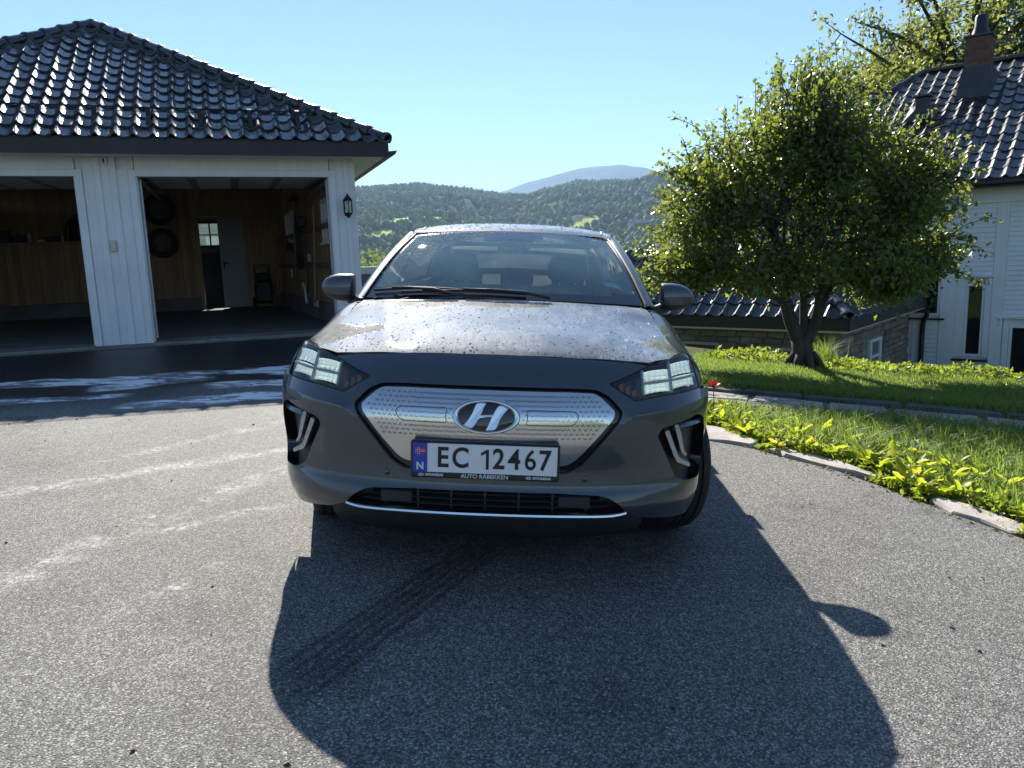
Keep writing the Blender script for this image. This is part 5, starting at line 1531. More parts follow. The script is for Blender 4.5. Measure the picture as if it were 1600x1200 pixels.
# headlamps: housing, reflector cells, amber corner, clear lens
for nm, s in (('hl', 1), ('hl2', -1)):
    hd = empty('headlamp', parent=car)
    V, F, Nn_, va = pieces[nm]
    V2 = V.copy(); V2[:, 1] += .055 + .05 * np.clip((np.abs(V[:, 0]) - .5) / .3, 0, 1)
    surf_piece('housing', V2, F, Nn_, M_LAMPIN, hd)
    wall('housing_edge', loops[nm], -.0005, .06, M_GLOSSBLK, hd)
    cells = [(.582, .688, .764, .799), (.580, .686, .804, .840), (.698, .800, .769, .808), (.696, .792, .813, .855)]
    for x0, x1, z0, z1 in cells:
        m = MB()
        def cell(u, v, x0=x0, x1=x1, z0=z0, z1=z1):
            x = x0 + (x1 - x0) * u; z = z0 + (z1 - z0) * v + (x - .69) * .06
            dep = .048 - .040 * (abs(2 * u - 1) ** 2.2 * .55 + abs(2 * v - 1) ** 2.2 * .45) + .003 * math.cos(u * 31) + .002 * math.cos(v * 22)
            p = on_nose(min(x, .815), z, dep); return (s * p.x, p.y, p.z)
        m.grid(cell, 20, 12); m.build('reflector_cell', M_REFL, hd, smooth=True)
    for zz in (.801,):
        pts = [on_nose(x, zz + (x - .69) * .06, .012) for x in np.linspace(.575, .805, 14)]; MB().tube([(s * p.x, p.y, p.z) for p in pts], .0055, 6).build('light_guide', M_PRINT, hd)
    pts = [on_nose(.692 - (z - .8) * .05, z, .012) for z in np.linspace(.757, .862, 8)]; MB().tube([(s * p.x, p.y, p.z) for p in pts], .007, 6).build('light_guide', M_PRINT, hd)
    pts = [on_nose(.577 - (z - .8) * .05, z, .016) for z in np.linspace(.752, .842, 8)]; MB().tube([(s * p.x, p.y, p.z) for p in pts], .006, 6).build('light_guide', M_PRINT, hd)
    for q_ in range(3):
        x0 = .485 + q_ * .024; m = MB()
        m.v = [on_nose(x0, .790 - q_ * .012, .03), on_nose(x0 + .018, .796 - q_ * .010, .03), on_nose(x0 + .020, .758 - q_ * .004, .035), on_nose(x0 + .006, .768 - q_ * .010, .035)]
        m.v = [(s * p[0], p[1], p[2]) for p in m.v]; m.f = [(0, 1, 2, 3)]; m.build('amber_reflector', M_AMBER, hd)
    sm_ = [fascia(a, z) for a, z in loops[nm]]; sm_ = [Vector((p[0], p[1] + .001, p[2])) for p in sm_]; MB().tube(sm_ + sm_[:1], .0026, 5, caps=False).build('lamp_seam', M_UNDER, hd)
    V3 = V.copy(); V3[:, 1] += .0005
    surf_piece('lens', V3, F, Nn_, M_LENS, hd)

# number plate in its dealer frame
pl_ = empty('number_plate', parent=car)
PY = -.018
MB().box(-.270, .270, PY, PY + .028, .454, .592, c=.006).build('plate_frame', M_MATTBLK, pl_)
bx('plate_face', M_PLATE, pl_, -.2585, .2605, PY - .004, PY + .001, .478, .584)
bx('country_band', M_BLUE, pl_, -.2600, -.2080, PY - .0055, PY - .0005, .477, .585)
def txt(body, size, loc, material, parent, sx=1.0, bold=0.0, name='lettering', align='CENTER', shear=0.0):
    cu = bpy.data.curves.new('lettering', 'FONT'); cu.body = body; cu.size = size; cu.align_x = align; cu.align_y = 'CENTER'; cu.offset = bold; cu.extrude = .0004; cu.shear = shear
    o = bpy.data.objects.new('lettering_tmp', cu); COL.objects.link(o)
    dg = bpy.context.evaluated_depsgraph_get(); me = bpy.data.meshes.new_from_object(o.evaluated_get(dg)); bpy.data.objects.remove(o)
    me.transform(Matrix.Diagonal((sx, 1, 1, 1))); me.transform(Matrix.Rotation(R(90), 4, 'X'))
    me.name = name; me.materials.clear()
    return link_mesh(name, me, material, parent, loc)
for ch_, cx_ in zip('EC12467', (-.152, -.088, .000, .050, .106, .164, .216)):
    if ch_ == '1':
        m = MB(); m.prism([(.004, -.037), (.0145, -.037), (.0145, .037), (.006, .037), (-.014, .024), (-.014, .0135), (.004, .0235)], PY - .0052, PY - .0045, lambda a, b, h: (cx_ + a, h, .531 + b)); m.build('registration_character', M_INK, pl_); continue
    txt(ch_, .104, (cx_, PY - .0052, .531), M_INK, pl_, sx=.86, bold=(.0013 if ch_ == '6' else .0022), name='registration_character')
txt('N', .036, (-.2340, PY - .0066, .499), M_PRINT, pl_, bold=.0015, name='country_letter')
fx, fz = -.2340, .556
flg = bx('flag', M_FLAGRED, pl_, fx - .018, fx + .018, PY - .0062, PY - .005, fz - .013, fz + .013)
bx('flag_cross_white', M_PRINT, pl_, fx - .018, fx + .018, PY - .0066, PY - .0063, fz - .0032, fz + .0032); bx('flag_cross_white', M_PRINT, pl_, fx - .0085, fx - .0020, PY - .0066, PY - .0063, fz + .0033, fz + .013); bx('flag_cross_white', M_PRINT, pl_, fx - .0085, fx - .0020, PY - .0066, PY - .0063, fz - .013, fz - .0033)
bx('flag_cross_blue', M_BLUE, pl_, fx - .018, fx + .018, PY - .0070, PY - .0067, fz - .0016, fz + .0016); bx('flag_cross_blue', M_BLUE, pl_, fx - .0069, fx - .0036, PY - .0070, PY - .0067, fz + .0017, fz + .013); bx('flag_cross_blue', M_BLUE, pl_, fx - .0069, fx - .0036, PY - .0070, PY - .0067, fz - .013, fz - .0017)
txt('AUTO R\u00c5BEKKEN', .0205, (.0, PY - .0012, .4655), M_PRINT, pl_, sx=1.05, bold=.0003, name='dealer_lettering')
for s in (-1, 1):
    txt('HYUNDAI', .0125, (s * .195 + .012, PY - .0012, .4665), M_PRINT, pl_, sx=1.15, bold=.0006, name='maker_lettering')
    K = 24; m = MB()
    for rr_ in (1.0, .80):
        for k in range(K): a = 2 * math.pi * k / K; m.v.append((s * .195 - .036 + .0105 * rr_ * math.cos(a), PY - .0012, .4665 + .0058 * rr_ * math.sin(a)))
    m.f = [(k, (k + 1) % K, K + (k + 1) % K, K + k) for k in range(K)]
    for poly in (leg, [(-x, -y) for x, y in leg], [(-.3, -.14), (.3, -.02), (.3, .14), (-.3, .02)]):
        n0 = len(m.v); m.v += [(s * .195 - .036 + .0105 * x, PY - .0013, .4665 + .0058 * y) for x, y in poly]; m.f.append(tuple(range(n0, n0 + len(poly))))
    m.build('maker_mark', M_PRINT, pl_, fix=False)

# ---- bonnet
zc_h = cubic([(.10, .86), (.16, .889), (.2, .905), (.3, .929), (.45, .955), (.6, .975), (.8, 1.005), (1.035, 1.043), (1.25, 1.065)])
k_h = cubic([(.1, .09), (.3, .086), (.6, .092), (.9, .084), (1.13, .05), (1.3, .045)])
def hood_z(x, y):
    ax = np.abs(x)
    r = .007 * np.exp(-((ax - (.36 + .20 * y)) / .05) ** 2) * sstep(.15, .4, y) * sstep(1.2, .9, y)
    return zc_h(y) - k_h(y) * (ax / .8) ** 2.3 + r
HE = [(.602, .232), (.70, .335), (.772, .44), (.764, .5), (.752, .6), (.742, .75), (.735, .9), (.72, 1.05), (.70, 1.13)]
hood_half = [(0, .161), (.11, .161), (.33, .173), (.52, .207)] + HE + [(.5, 1.085), (.25, 1.05), (0, 1.04)]
hdom = dense(sym(hood_half), .015)
hood_fn = lambda a, b: np.stack([a, b, hood_z(a, b)], -1)
def hood_nf(a, b):
    e = 1e-3; n = np.stack([-(hood_z(a + e, b) - hood_z(a - e, b)) / (2 * e), -(hood_z(a, b + e) - hood_z(a, b - e)) / (2 * e), np.ones_like(a)], -1)
    return n / np.linalg.norm(n, axis=-1, keepdims=True)
hp_ = cdt_surface([], hdom, .025, hood_fn, hood_nf, lambda c: np.where(inside(c, hdom), 'h', '').astype(object))
V, F, Nn_, _ = hp_['h']
hood = surf_piece('bonnet', V, F, Nn_, M_HOOD)
# turned-down front edge of the bonnet: leaves a dark shut line above the bumper
m = MB()
fe = dense([(-x, y) for x, y in reversed([(0, .161), (.11, .161), (.33, .173), (.52, .207), (.602, .232)])] + [(.11, .161), (.33, .173), (.52, .207), (.602, .232)], .02, False)
for x, y in fe:
    z = float(hood_z(x, y)); m.v += [(x, y, z), (x, y + .001, z - .006), (x, y + .02, z - .02)]
for i in range(len(fe) - 1):
    for k in range(2): m.f.append((i * 3 + k, i * 3 + k + 1, (i + 1) * 3 + k + 1, (i + 1) * 3 + k))
m.build('bonnet_edge', M_MATTBLK, hood)

# ---- body sides with wheel arches and door lines
We_of = cubic([(.30, .70), (.44, .772), (.5, .764), (.6, .752), (.75, .742), (.9, .735), (1.05, .72), (1.13, .705), (1.35, .775), (1.6, .795), (2.2, .80), (3.2, .79), (3.9, .73), (4.4, .64)])
_ztb = cubic([(1.13, .99), (1.35, .985), (2.0, .995), (3.2, 1.04), (3.9, 1.06), (4.4, 1.0)])
def zt_of(y):
    y = np.asarray(y, float); a = hood_z(We_of(y), np.minimum(y, 1.13)); b = _ztb(np.maximum(y, 1.13)); w = sstep(1.05, 1.35, y)
    return a * (1 - w) + b * w
Wm_of = cubic([(.3, 1.0), (3.2, 1.005), (3.7, .985), (4.1, .955), (4.42, .90)])
ZM = .60
def side(y, z):
    y = np.asarray(y, float); z = np.asarray(z, float)
    yy = np.clip((LP + .06 - y) / LP, 0, 1); kk = (1 - yy ** NP_) ** (1 / NP_)
    W = W_of(np.minimum(z, .75)) * Wm_of(y) * kk
    zt = zt_of(y); we = np.minimum(We_of(y), W - .004)
    kap = np.clip((z - ZM) / (zt - ZM), 0, 1)
    x = we + (W - we) * (1 - kap ** 2.6) ** (1 / 2.1)
    x = x + .010 * np.exp(-((z - (.80 + .02 * y)) / .02) ** 2) * sstep(.9, 1.5, y) * sstep(4.2, 3.8, y)
    return np.stack([x, y, z], -1)
def side_n(y, z):
    e = 2e-3; zt = zt_of(y); z = np.minimum(z, zt - 3 * e)
    n = np.cross(side(y + e, z) - side(y - e, z), side(y, z + e) - side(y, z - e)); n /= np.linalg.norm(n, axis=-1, keepdims=True) + 1e-12
    n[n[:, 0] < 0] *= -1; return n
def arcpts(cy, r, a0, a1, n=28, cz=.335): return [(cy + r * math.cos(a), cz + r * math.sin(a)) for a in np.linspace(a0, a1, n)]
AR = .362
sp_ = [(.345, .750), (.53, .746), (.545, .48)]
a0 = math.pi - math.asin((.44 - .335) / AR)
sp_ += arcpts(.88, AR, a0, -.32)
sp_ += [(1.26, .215), (1.7, .205), (2.6, .205), (3.2, .215)] + arcpts(3.58, AR, math.pi + .32, -.25) + [(4.0, .26), (4.36, .34), (4.40, .5), (4.42, .75), (4.40, .95)]
top = [(y, float(zt_of(y)) - 1e-6) for y in np.linspace(4.36, .455, 90)]
sp_ += top + [(.425, .862), (.395, .835), (.365, .80), (.345, .765)]
sdom = dense(sp_, .02)
def strip(pts, w=.0035):
    P = np.array(pts, float); t = np.gradient(P, axis=0); t /= np.linalg.norm(t, axis=1, keepdims=True) + 1e-9; nrm = np.stack([-t[:, 1], t[:, 0]], -1)
    return [tuple(p) for p in P + nrm * w] + [tuple(p) for p in (P - nrm * w)[::-1]]
doorlines = [strip(dense([(1.33, .26), (1.30, .5), (1.33, .75), (1.36, .94)], .03, False)), strip(dense([(2.42, .26), (2.46, .97)], .03, False)), strip(dense([(3.22, .55), (3.44, .76), (3.46, .97)], .03, False)), strip(dense([(1.40, .262), (2.36, .262)], .03, False))]
def scls(c):
    lab = np.where(inside(c, sdom), 'body', '').astype(object)
    for d in doorlines: lab[inside(c, d)] = 'gap'
    return lab
_ty = np.linspace(.50, 4.30, 110)
toploops = [[(y, float(zt_of(y)) - d0) for y in _ty] + [(y, float(zt_of(y)) - d1) for y in _ty[::-1]] for d0, d1 in ((.0004, .0016), (.004, .009), (.018, .032))]
sd = cdt_surface(doorlines + toploops, sdom, .04, side, side_n, scls)
for s in (1, -1):
    V, F, Nn_, _ = sd['body']; V = V.copy(); Nn_ = Nn_.copy(); V[:, 0] *= s; Nn_[:, 0] *= s
    so_ = surf_piece('body_side', V, F, Nn_, M_PAINT)
    V, F, Nn_, _ = sd['gap']; V = V.copy(); V[:, 0] = s * (V[:, 0] - .008)
    surf_piece('door_gap', V, F, np.array(Nn_) * np.array([s, 1, 1]), M_UNDER, so_)
    for y in (2.22, 3.16):
        p = side(np.array([y]), np.array([.90]))[0]
        MB().box(-.014, .014, -.10, .10, -.014, .014, c=.010, M=Matrix.Translation((s * (p[0] + .018), y, .90))).build('door_handle', M_PAINT, so_)
    # arch trim and liner
    for cy in (.88, 3.58):
        pts = []
        for a in np.linspace(math.pi + .1, -.1, 30):
            yy_, zz_ = cy + (AR - .004) * math.cos(a), max(.335 + (AR - .004) * math.sin(a), .22); p = side(np.array([max(yy_, .52)]), np.array([zz_]))[0]; pts.append((s * (p[0] - .006), yy_, zz_))
        MB().tube(pts, .010, 6).build('arch_trim', M_MATTBLK, so_)
        m = MB(); n = 26
        for xx in (.56, .852):
            for a in np.linspace(math.pi + .35, -.35, n): m.v.append((s * xx, cy + .375 * math.cos(a), .335 + .375 * math.sin(a)))
        m.f = [(i, i + 1, n + i + 1, n + i) for i in range(n - 1)] + [tuple(range(n))]; m.build('arch_liner', M_UNDER, so_)
# floor, sills, rear end
bx('floor_pan', M_UNDER, car, -.56, .56, .40, 4.3, .19, .25); bx('sill_pan', M_UNDER, car, -.80, .80, 1.26, 3.2, .195, .26)
m = MB()
def rear(u, v):
    x = (u * 2 - 1); z = .30 + .72 * v
    xe = float(side(np.array([4.38]), np.array([min(z, .95)]))[0][0])
    return (x * xe, 4.47 - .09 * abs(x) ** 3 - .05 * abs(v - .45) - (.10 * (v - .75) if v > .75 else 0), z)
m.grid(rear, 20, 16); tg = m.build('tailgate', M_PAINT, car, smooth=True)
for s in (-1, 1): MB().box(.45 * s, .82 * s, 4.40, 4.475, .78, .86, c=.01).build('tail_lamp', mat('tail_lamp_red', (.3, .01, .012), .15, var=.1), car)

# ---- windscreen, pillars, roof, glazing
def ws(u, v, off=0.0):
    s = 2 * u - 1
    b = np.array([.712 * s, 1.045 + .115 * s * s, 1.048 - .020 * s * s]); t = np.array([.575 * s, 1.895 + .05 * s * s, 1.399 - .034 * s * s])
    p = b + (t - b) * v; bl = math.sin(math.pi * v) * .028
    return (p[0], p[1] - bl * .38 - off * .38, p[2] + bl * .9 + off * .9)
NU, NV = 44, 26
def frit(u, v):
    s = abs(2 * u - 1)
    if v < .085 + .05 * s ** 6 or v > .955 or s > .945: return True
    return abs(2 * u - 1.0) < .30 and v > .865 - (.02 if s < .12 else 0)
mg, mf = MB(), MB()
gridp = [[ws(i / NU, j / NV) for i in range(NU + 1)] for j in range(NV + 1)]
allv = [p for r_ in gridp for p in r_]
mg.v = allv; mf.v = list(allv)
for j in range(NV):
    for i in range(NU):
        q_ = (j * (NU + 1) + i, j * (NU + 1) + i + 1, (j + 1) * (NU + 1) + i + 1, (j + 1) * (NU + 1) + i)
        (mf if frit((i + .5) / NU, (j + .5) / NV) else mg).f.append(q_)
wso = mg.build('windscreen', M_WSGLASS, car, smooth=True); mf.build('windscreen_border', M_GLOSSBLK, wso, smooth=True)
roof_tab = [(1.93, 1.408, .585, 1.372), (2.05, 1.432, .598, 1.392), (2.3, 1.458, .612, 1.412), (2.7, 1.462, .615, 1.414), (3.1, 1.440, .605, 1.392), (3.4, 1.402, .590, 1.352), (3.62, 1.362, .57, 1.31)]
rzc, rx, rzr = (cubic([(t[0], t[k]) for t in roof_tab]) for k in (1, 2, 3))
def roofp(u, v):
    s = 2 * u - 1; y = 1.905 + (3.62 - 1.905) * v + (.045 * s * s * (1 - v))
    w = float(rx(y)); c0 = float(rzc(y)) - (.012 if v < .02 else 0); e0 = float(rzr(y))
    return (s * w, y, e0 + (c0 - e0) * (1 - abs(s) ** 2.6))
rf = MB().grid(roofp, 36, 40).build('roof_panel', M_HOOD, car, smooth=True)
for s in (1, -1):
    # roof rail ditch and A pillar
    pts = [(s * (float(rx(y)) - .055), y, float(rzr(y)) + .009) for y in np.linspace(2.02, 3.5, 24)]
    MB().tube(pts, .006, 5).build('roof_moulding', M_MATTBLK, rf)
    m = MB(); n = 16
    for i in range(n + 1):
        v = i / n; a = Vector(ws(1 if s > 0 else 0, v)); b0 = Vector((s * .775, 1.24, .995)); b1 = Vector((s * .632, 2.06, 1.372)); b = b0.lerp(b1, v) + Vector((s * .012, 0, .012)) * math.sin(math.pi * v)
        mid = (a + b) / 2 + Vector((s * .012, -.018, .016))
        m.v += [a + Vector((0, .004, -.004)), a * .75 + b * .25 + Vector((s * .007, -.014, .012)), mid, b * .75 + a * .25 + Vector((s * .008, -.008, .008)), b]
    for i in range(n):
        for k in range(4): m.f.append((i * 5 + k, i * 5 + k + 1, (i + 1) * 5 + k + 1, (i + 1) * 5 + k))
    m.build('windscreen_pillar', M_PAINT, car, smooth=True)
    pts = [Vector(ws(.995 if s > 0 else .005, v)) + Vector((s * .004, -.004, .003)) for v in np.linspace(0, 1, 20)]
    MB().tube(pts, .006, 5).build('screen_seal', M_MATTBLK, car)
    # side glass, door frames
    def sg_(u, v, s=s):
        y0 = 1.26 + (3.75 - 1.26) * u; y1 = 2.06 + (3.45 - 2.06) * u
        b = Vector((s * (float(We_of(y0)) - .004), y0, float(zt_of(y0)))); t = Vector((s * float(rx(y1)), y1, float(rzr(y1)) - .004))
        p = b.lerp(t, v); return tuple(p + Vector((s * .02 * math.sin(math.pi * v), 0, .0)))
    mgl, mfr = MB(), MB(); nu, nv = 40, 10
    vv = [sg_(i / nu, j / nv) for j in range(nv + 1) for i in range(nu + 1)]; mgl.v = vv; mfr.v = list(vv)
    for j in range(nv):
        for i in range(nu):
            u = (i + .5) / nu; q_ = (j * (nu + 1) + i, j * (nu + 1) + i + 1, (j + 1) * (nu + 1) + i + 1, (j + 1) * (nu + 1) + i)
            (mfr if (u < .03 or u > .93 or j in (0, nv - 1) or .44 < u < .49) else mgl).f.append(q_)
    sgo = mgl.build('side_glass', M_PRIVACY, car, smooth=True); mfr.build('door_frame', M_GLOSSBLK, sgo, smooth=True)
    # quarter behind the side glass
    m = MB(); n = 12
    for i in range(n + 1):
        v = i / n; a = Vector(sg_(1, v)); b = Vector((s * .64, 4.32, 1.02)).lerp(Vector((s * .55, 3.66, 1.31)), v); m.v += [a, (a + b) / 2 + Vector((s * .03, 0, .0)), b]
    for i in range(n):
        for k in range(2): m.f.append((i * 3 + k, i * 3 + k + 1, (i + 1) * 3 + k + 1, (i + 1) * 3 + k))
    m.build('rear_quarter', M_PAINT, car, smooth=True)
# rear screen: upper pane, bar, lower pane
def rs_(u, v):
    s = 2 * u - 1; b = Vector((.60 * s, 4.36 - .06 * s * s, .985)); t = Vector((.545 * s, 3.60, 1.33 - .03 * s * s)); return b.lerp(t, v) + Vector((0, .02, .02)) * math.sin(math.pi * v)
for nm, v0, v1, mm in (('rear_screen', .42, 1.0, M_PRIVACY), ('rear_bar', .27, .42, M_GLOSSBLK), ('rear_screen', .02, .27, M_PRIVACY)):
    MB().grid(lambda u, v: tuple(rs_(u, v0 + (v1 - v0) * v)), 14, 6).build(nm, mm, car, smooth=True)
MB().grid(lambda u, v: (( 2 * u - 1) * .56, 3.60 + .22 * v, 1.355 - .04 * v - .03 * (2 * u - 1) ** 2), 12, 3).build('rear_spoiler', M_PAINT, car, smooth=True)

# ---- cabin
cb = empty('cabin', parent=car)
m = MB()
def dash(u, v):
    s = 2 * u - 1; y = 1.10 + .62 * v; z = .985 + .055 * math.sin(math.pi * min(v * .8 + .1, 1)) - (.16 * ((v - .8) / .2) if v > .8 else 0) - .02 * s * s
    if s > 0: z += .028 * math.exp(-((s - .5) / .22) ** 2) * (1 if .3 < v < .9 else .5)
    return (s * .70, y, z)
m.grid(dash, 24, 14); m.build('dashboard', M_CABIN, cb, smooth=True)
bx('dash_front', M_CABIN, cb, -.68, .68, 1.55, 1.72, .35, .88, c=.03)
st = empty('steering_wheel', (.36, 1.74, .925), (R(-68), 0, 0), parent=cb)
K = 36; pts = [(.178 * math.cos(2 * math.pi * k / K), .178 * math.sin(2 * math.pi * k / K), 0) for k in range(K + 1)]
MB().tube(pts, .014, 8, caps=False).build('rim', M_CABIN, st, smooth=True); MB().lathe([(0, .02), (.055, .02), (.07, -.01), (.06, -.05), (0, -.06)], 20).build('hub', M_CABIN, st)
for a in (0, 180, 270): MB().box(.05, .172, -.016, .016, -.008, .008, M=Matrix.Rotation(R(a), 4, 'Z')).build('spoke', M_CABIN, st)
def seat(x, y, rear_=False):
    t = empty('seat', (x, y, .0), parent=cb)
    def pad(nm, rings):
        m = MB(); K = 20
        for (z, yc, a, b) in rings:
            for k in range(K):
                g = 2 * math.pi * k / K; c_, s_ = math.cos(g), math.sin(g)
                m.v.append((math.copysign(abs(c_) ** .5, c_) * a, yc + math.copysign(abs(s_) ** .6, s_) * b, z))
        for j in range(len(rings) - 1):
            for k in range(K): m.f.append((j * K + k, j * K + (k + 1) % K, (j + 1) * K + (k + 1) % K, (j + 1) * K + k))
        m.f += [tuple(range(K)), tuple((len(rings) - 1) * K + k for k in range(K))]; return m.build(nm, M_SEAT, t, smooth=True)
    dz = -.10 if rear_ else 0
    pad('backrest', [(.42 + dz, -.12, .22, .06), (.55 + dz, -.09, .245, .09), (.80 + dz, -.02, .25, .085), (.98 + dz, .04, .22, .07), (1.06 + dz, .06, .17, .05), (1.08 + dz, .065, .10, .03)])
    pad('cushion', [(.28, -.30, .20, .26), (.34, -.30, .25, .30), (.42, -.30, .25, .30), (.46, -.28, .20, .24)])
    pad('headrest', [(1.09 + dz, .07, .09, .03), (1.12 + dz, .07, .125, .05), (1.20 + dz, .075, .13, .052), (1.255 + dz, .08, .11, .04), (1.265 + dz, .08, .07, .02)])
    for s in (-1, 1): MB().tube([(s * .05, .06, 1.0 + dz), (s * .05, .07, 1.12 + dz)], .007, 6).build('post', M_STEEL, t)
for x in (-.36, .36): seat(x, 2.33)
for x in (-.40, .0, .40): seat(x, 3.25, True)
bx('cabin_floor', M_CABIN, cb, -.72, .72, 1.2, 4.2, .252, .29); bx('parcel_shelf', M_CABIN, cb, -.62, .62, 3.45, 4.2, .86, .88)
bx('headliner', mat('headliner_grey', (.30, .30, .29), .9), cb, -.54, .54, 2.1, 3.5, 1.325, 1.335)
for s in (-1, 1): bx('door_trim', M_CABIN, cb, s * .74, s * .72, 1.3, 3.9, .3, .97)
sm = empty('sensor_module', parent=cb)
MB().box(-.16, .13, 1.90, 1.94, 1.335, 1.372, c=.01).build('camera_housing', M_CABIN, sm); MB().box(-.085, .11, 2.0, 2.03, 1.275, 1.335, c=.015).build('inside_mirror', M_CABIN, sm)
bx('toll_tag', M_LAMPBAR, sm, -.02, .055, 1.882, 1.89, 1.322, 1.345)
def wsl(u, v, d): return Vector(ws(u, v, d))
m = MB(); m.quad(wsl(.875, .20, -.004), wsl(.935, .20, -.004), wsl(.928, .245, -.004), wsl(.87, .245, -.004)); m.build('permit_sticker', mat('sticker_blue', (.18, .50, .62), .5, var=.2, scale=60), cb, fix=False)

# ---- wipers
def wiper(pts_arm, pts_blade, lab):
    w = empty('wiper', parent=car)
    MB().tube([Vector(p) for p in pts_arm], [.010, .009, .007, .006][:len(pts_arm)], 6).build('arm', M_MATTBLK, w, smooth=True)
    MB().tube([Vector(p) for p in pts_blade], .0075, 6).build('blade', M_MATTBLK, w, smooth=True)
wiper([ws(.66, -.01, .02), ws(.58, .02, .028), ws(.46, .035, .03), ws(.36, .045, .026)], [ws(u, .028 + .02 * math.sin((u - .12) * 6), .014) for u in np.linspace(.14, .58, 16)], '')
wiper([ws(.34, -.01, .02), ws(.26, .03, .03), ws(.16, .05, .03), ws(.10, .06, .026)], [ws(u, .05 + .03 * (1 - abs(u - .2) / .2), .014) for u in np.linspace(.03, .36, 16)], '')
MB().grid(lambda u, v: ((2 * u - 1) * .69, 1.035 + .085 * (2 * u - 1) ** 2 + .03 * v, 1.030 - .005 * v - .02 * (2 * u - 1) ** 2), 30, 3).build('cowl', M_MATTBLK, car, smooth=True)

# ---- door mirrors
for s in (1, -1):
    mr = empty('door_mirror', parent=car)
    tab = [(.828, 1.062, .070, .060), (.84, 1.062, .074, .068), (.88, 1.062, .075, .070), (.92, 1.062, .072, .068), (.96, 1.062, .060, .058), (.985, 1.062, .044, .044), (1.002, 1.062, .024, .026), (1.010, 1.062, .004, .006)]
    m = MB(); K = 28; low = MB()
    for (x, zc_, h, dp) in tab:
        for k in range(K):
            g = 2 * math.pi * k / K; c_, s_ = math.cos(g), math.sin(g)
            z = zc_ + math.copysign(abs(s_) ** .75, s_) * h; y = 1.46 + math.copysign(abs(c_) ** .8, c_) * dp * (1.0 if c_ < 0 else .45)
            m.v.append((s * x, y, z))
    low.v = list(m.v)
    for j in range(len(tab) - 1):
        for k in range(K):
            g = 2 * math.pi * (k + .5) / K; q_ = (j * K + k, j * K + (k + 1) % K, (j + 1) * K + (k + 1) % K, (j + 1) * K + k)
            (low if math.sin(g) < -.45 else m).f.append(q_)
    m.f.append(tuple(range(K)))
    m.build('shell', M_PAINT, mr, smooth=True, sharp=R(60)); low.build('lower_shell', M_MATTBLK, mr, smooth=True)
    MB().tube(catmull([(s * .74, 1.44, .985), (s * .80, 1.44, .985), (s * .86, 1.46, 1.01)], 4), [.030] * 8 + [.026], 10).build('stalk', M_MATTBLK, mr, smooth=True)
    MB().add([(s * .765, 1.28, .985), (s * .795, 1.60, .995), (s * .742, 1.56, 1.12)], [(0, 1, 2)]).build('sail_panel', M_GLOSSBLK, mr, fix=False)

# ---- wheels
for s in (1, -1):
    for cy, st_ in ((.88, 15), (3.58, 0)):
        w = empty('wheel', (s * .79, cy, .325), (0, 0, R(st_)), parent=car)
        Mx = Matrix.Rotation(R(-90 * s), 4, 'Y')
        r_, wd = .327, .205
        prof = [(.20, -.082), (.215, -.096), (.27, -.104), (.305, -.098), (.320, -.086)]
        gro = [(-.072, 0), (-.052, 0), (-.050, 1), (-.044, 1), (-.042, 0), (-.012, 0), (-.010, 1), (-.003, 1), (0, 0), (.02, 0), (.022, 1), (.03, 1), (.032, 0), (.06, 0), (.072, 0)]
        prof += [(r_ - .008 * d, z) for z, d in gro] + [(.320, .086), (.305, .098), (.27, .104), (.215, .096), (.20, .082)]
        MB().lathe(prof, 56, Mx, closed=True).build('tyre', M_RUBBER, w, smooth=True, sharp=R(35))
        rm_ = MB().lathe([(.20, -.085), (.19, -.088), (.185, -.06), (.18, .05), (.2, .085)], 40, Mx).build('rim', M_STEEL, w, smooth=True, sharp=R(40))
        for k in range(5):
            A = Matrix.Rotation(2 * math.pi * k / 5, 4, 'Z')
            MB().prism([(.03, -.05), (.188, -.035), (.188, .035), (.03, .05)], -.075, -.055, lambda a, b, h: (Mx @ A @ Vector((a, b, h)))).build('spoke', M_STEEL, rm_)
        MB().lathe([(0, -.08), (.035, -.08), (.04, -.05)], 20, Mx).build('hub_cap', M_MATTBLK, rm_)
        MB().lathe([(.06, -.03), (.15, -.03), (.15, -.01), (.06, -.01)], 30, Mx, closed=True).build('brake_disc', M_STEEL, w)

# ---- water drops left from the wash
def drops(name, pts, nrm, rad, parent):
    n = len(pts); K = 6
    t = np.cross(nrm, [0, 1, 0.01]); t /= np.linalg.norm(t, axis=1, keepdims=True); b = np.cross(nrm, t)
    V = np.zeros((n, 2 * K + 1, 3))
    for k in range(K):
        a = 2 * np.pi * k / K; d = t * np.cos(a) + b * np.sin(a)
        V[:, k] = pts + d * rad[:, None]; V[:, K + k] = pts + d * (rad * .72)[:, None] + nrm * (rad * .42)[:, None]
    V[:, 2 * K] = pts + nrm * (rad * .62)[:, None]
    base = (np.arange(n) * (2 * K + 1))[:, None]; F = []
    for k in range(K):
        k2 = (k + 1) % K
        F.append(np.stack([base[:, 0] + k, base[:, 0] + k2, base[:, 0] + K + k2, base[:, 0] + K + k], -1))
        F.append(np.stack([base[:, 0] + K + k, base[:, 0] + K + k2, base[:, 0] + 2 * K, base[:, 0] + 2 * K], -1))
    F = np.concatenate(F)
    me = bpy.data.meshes.new(name); me.from_pydata(V.reshape(-1, 3).tolist(), [], [tuple(dict.fromkeys(f)) for f in F.tolist()])
    me.polygons.foreach_set('use_smooth', [True] * len(me.polygons))
    o = link_mesh(name, me, M_DROP, parent); o['kind'] = 'stuff'; return o
nd = 3000
hx_ = RNG.uniform(-.76, .76, nd * 2); hy_ = .17 + (1.05 - .17) * RNG.random(nd * 2) ** 1.25
cl_ = fbm(hx_ * 1.0, hy_ * .7, 4, 9.0, 77)
kp_ = (cl_ > -.35) | (RNG.random(nd * 2) < .25)
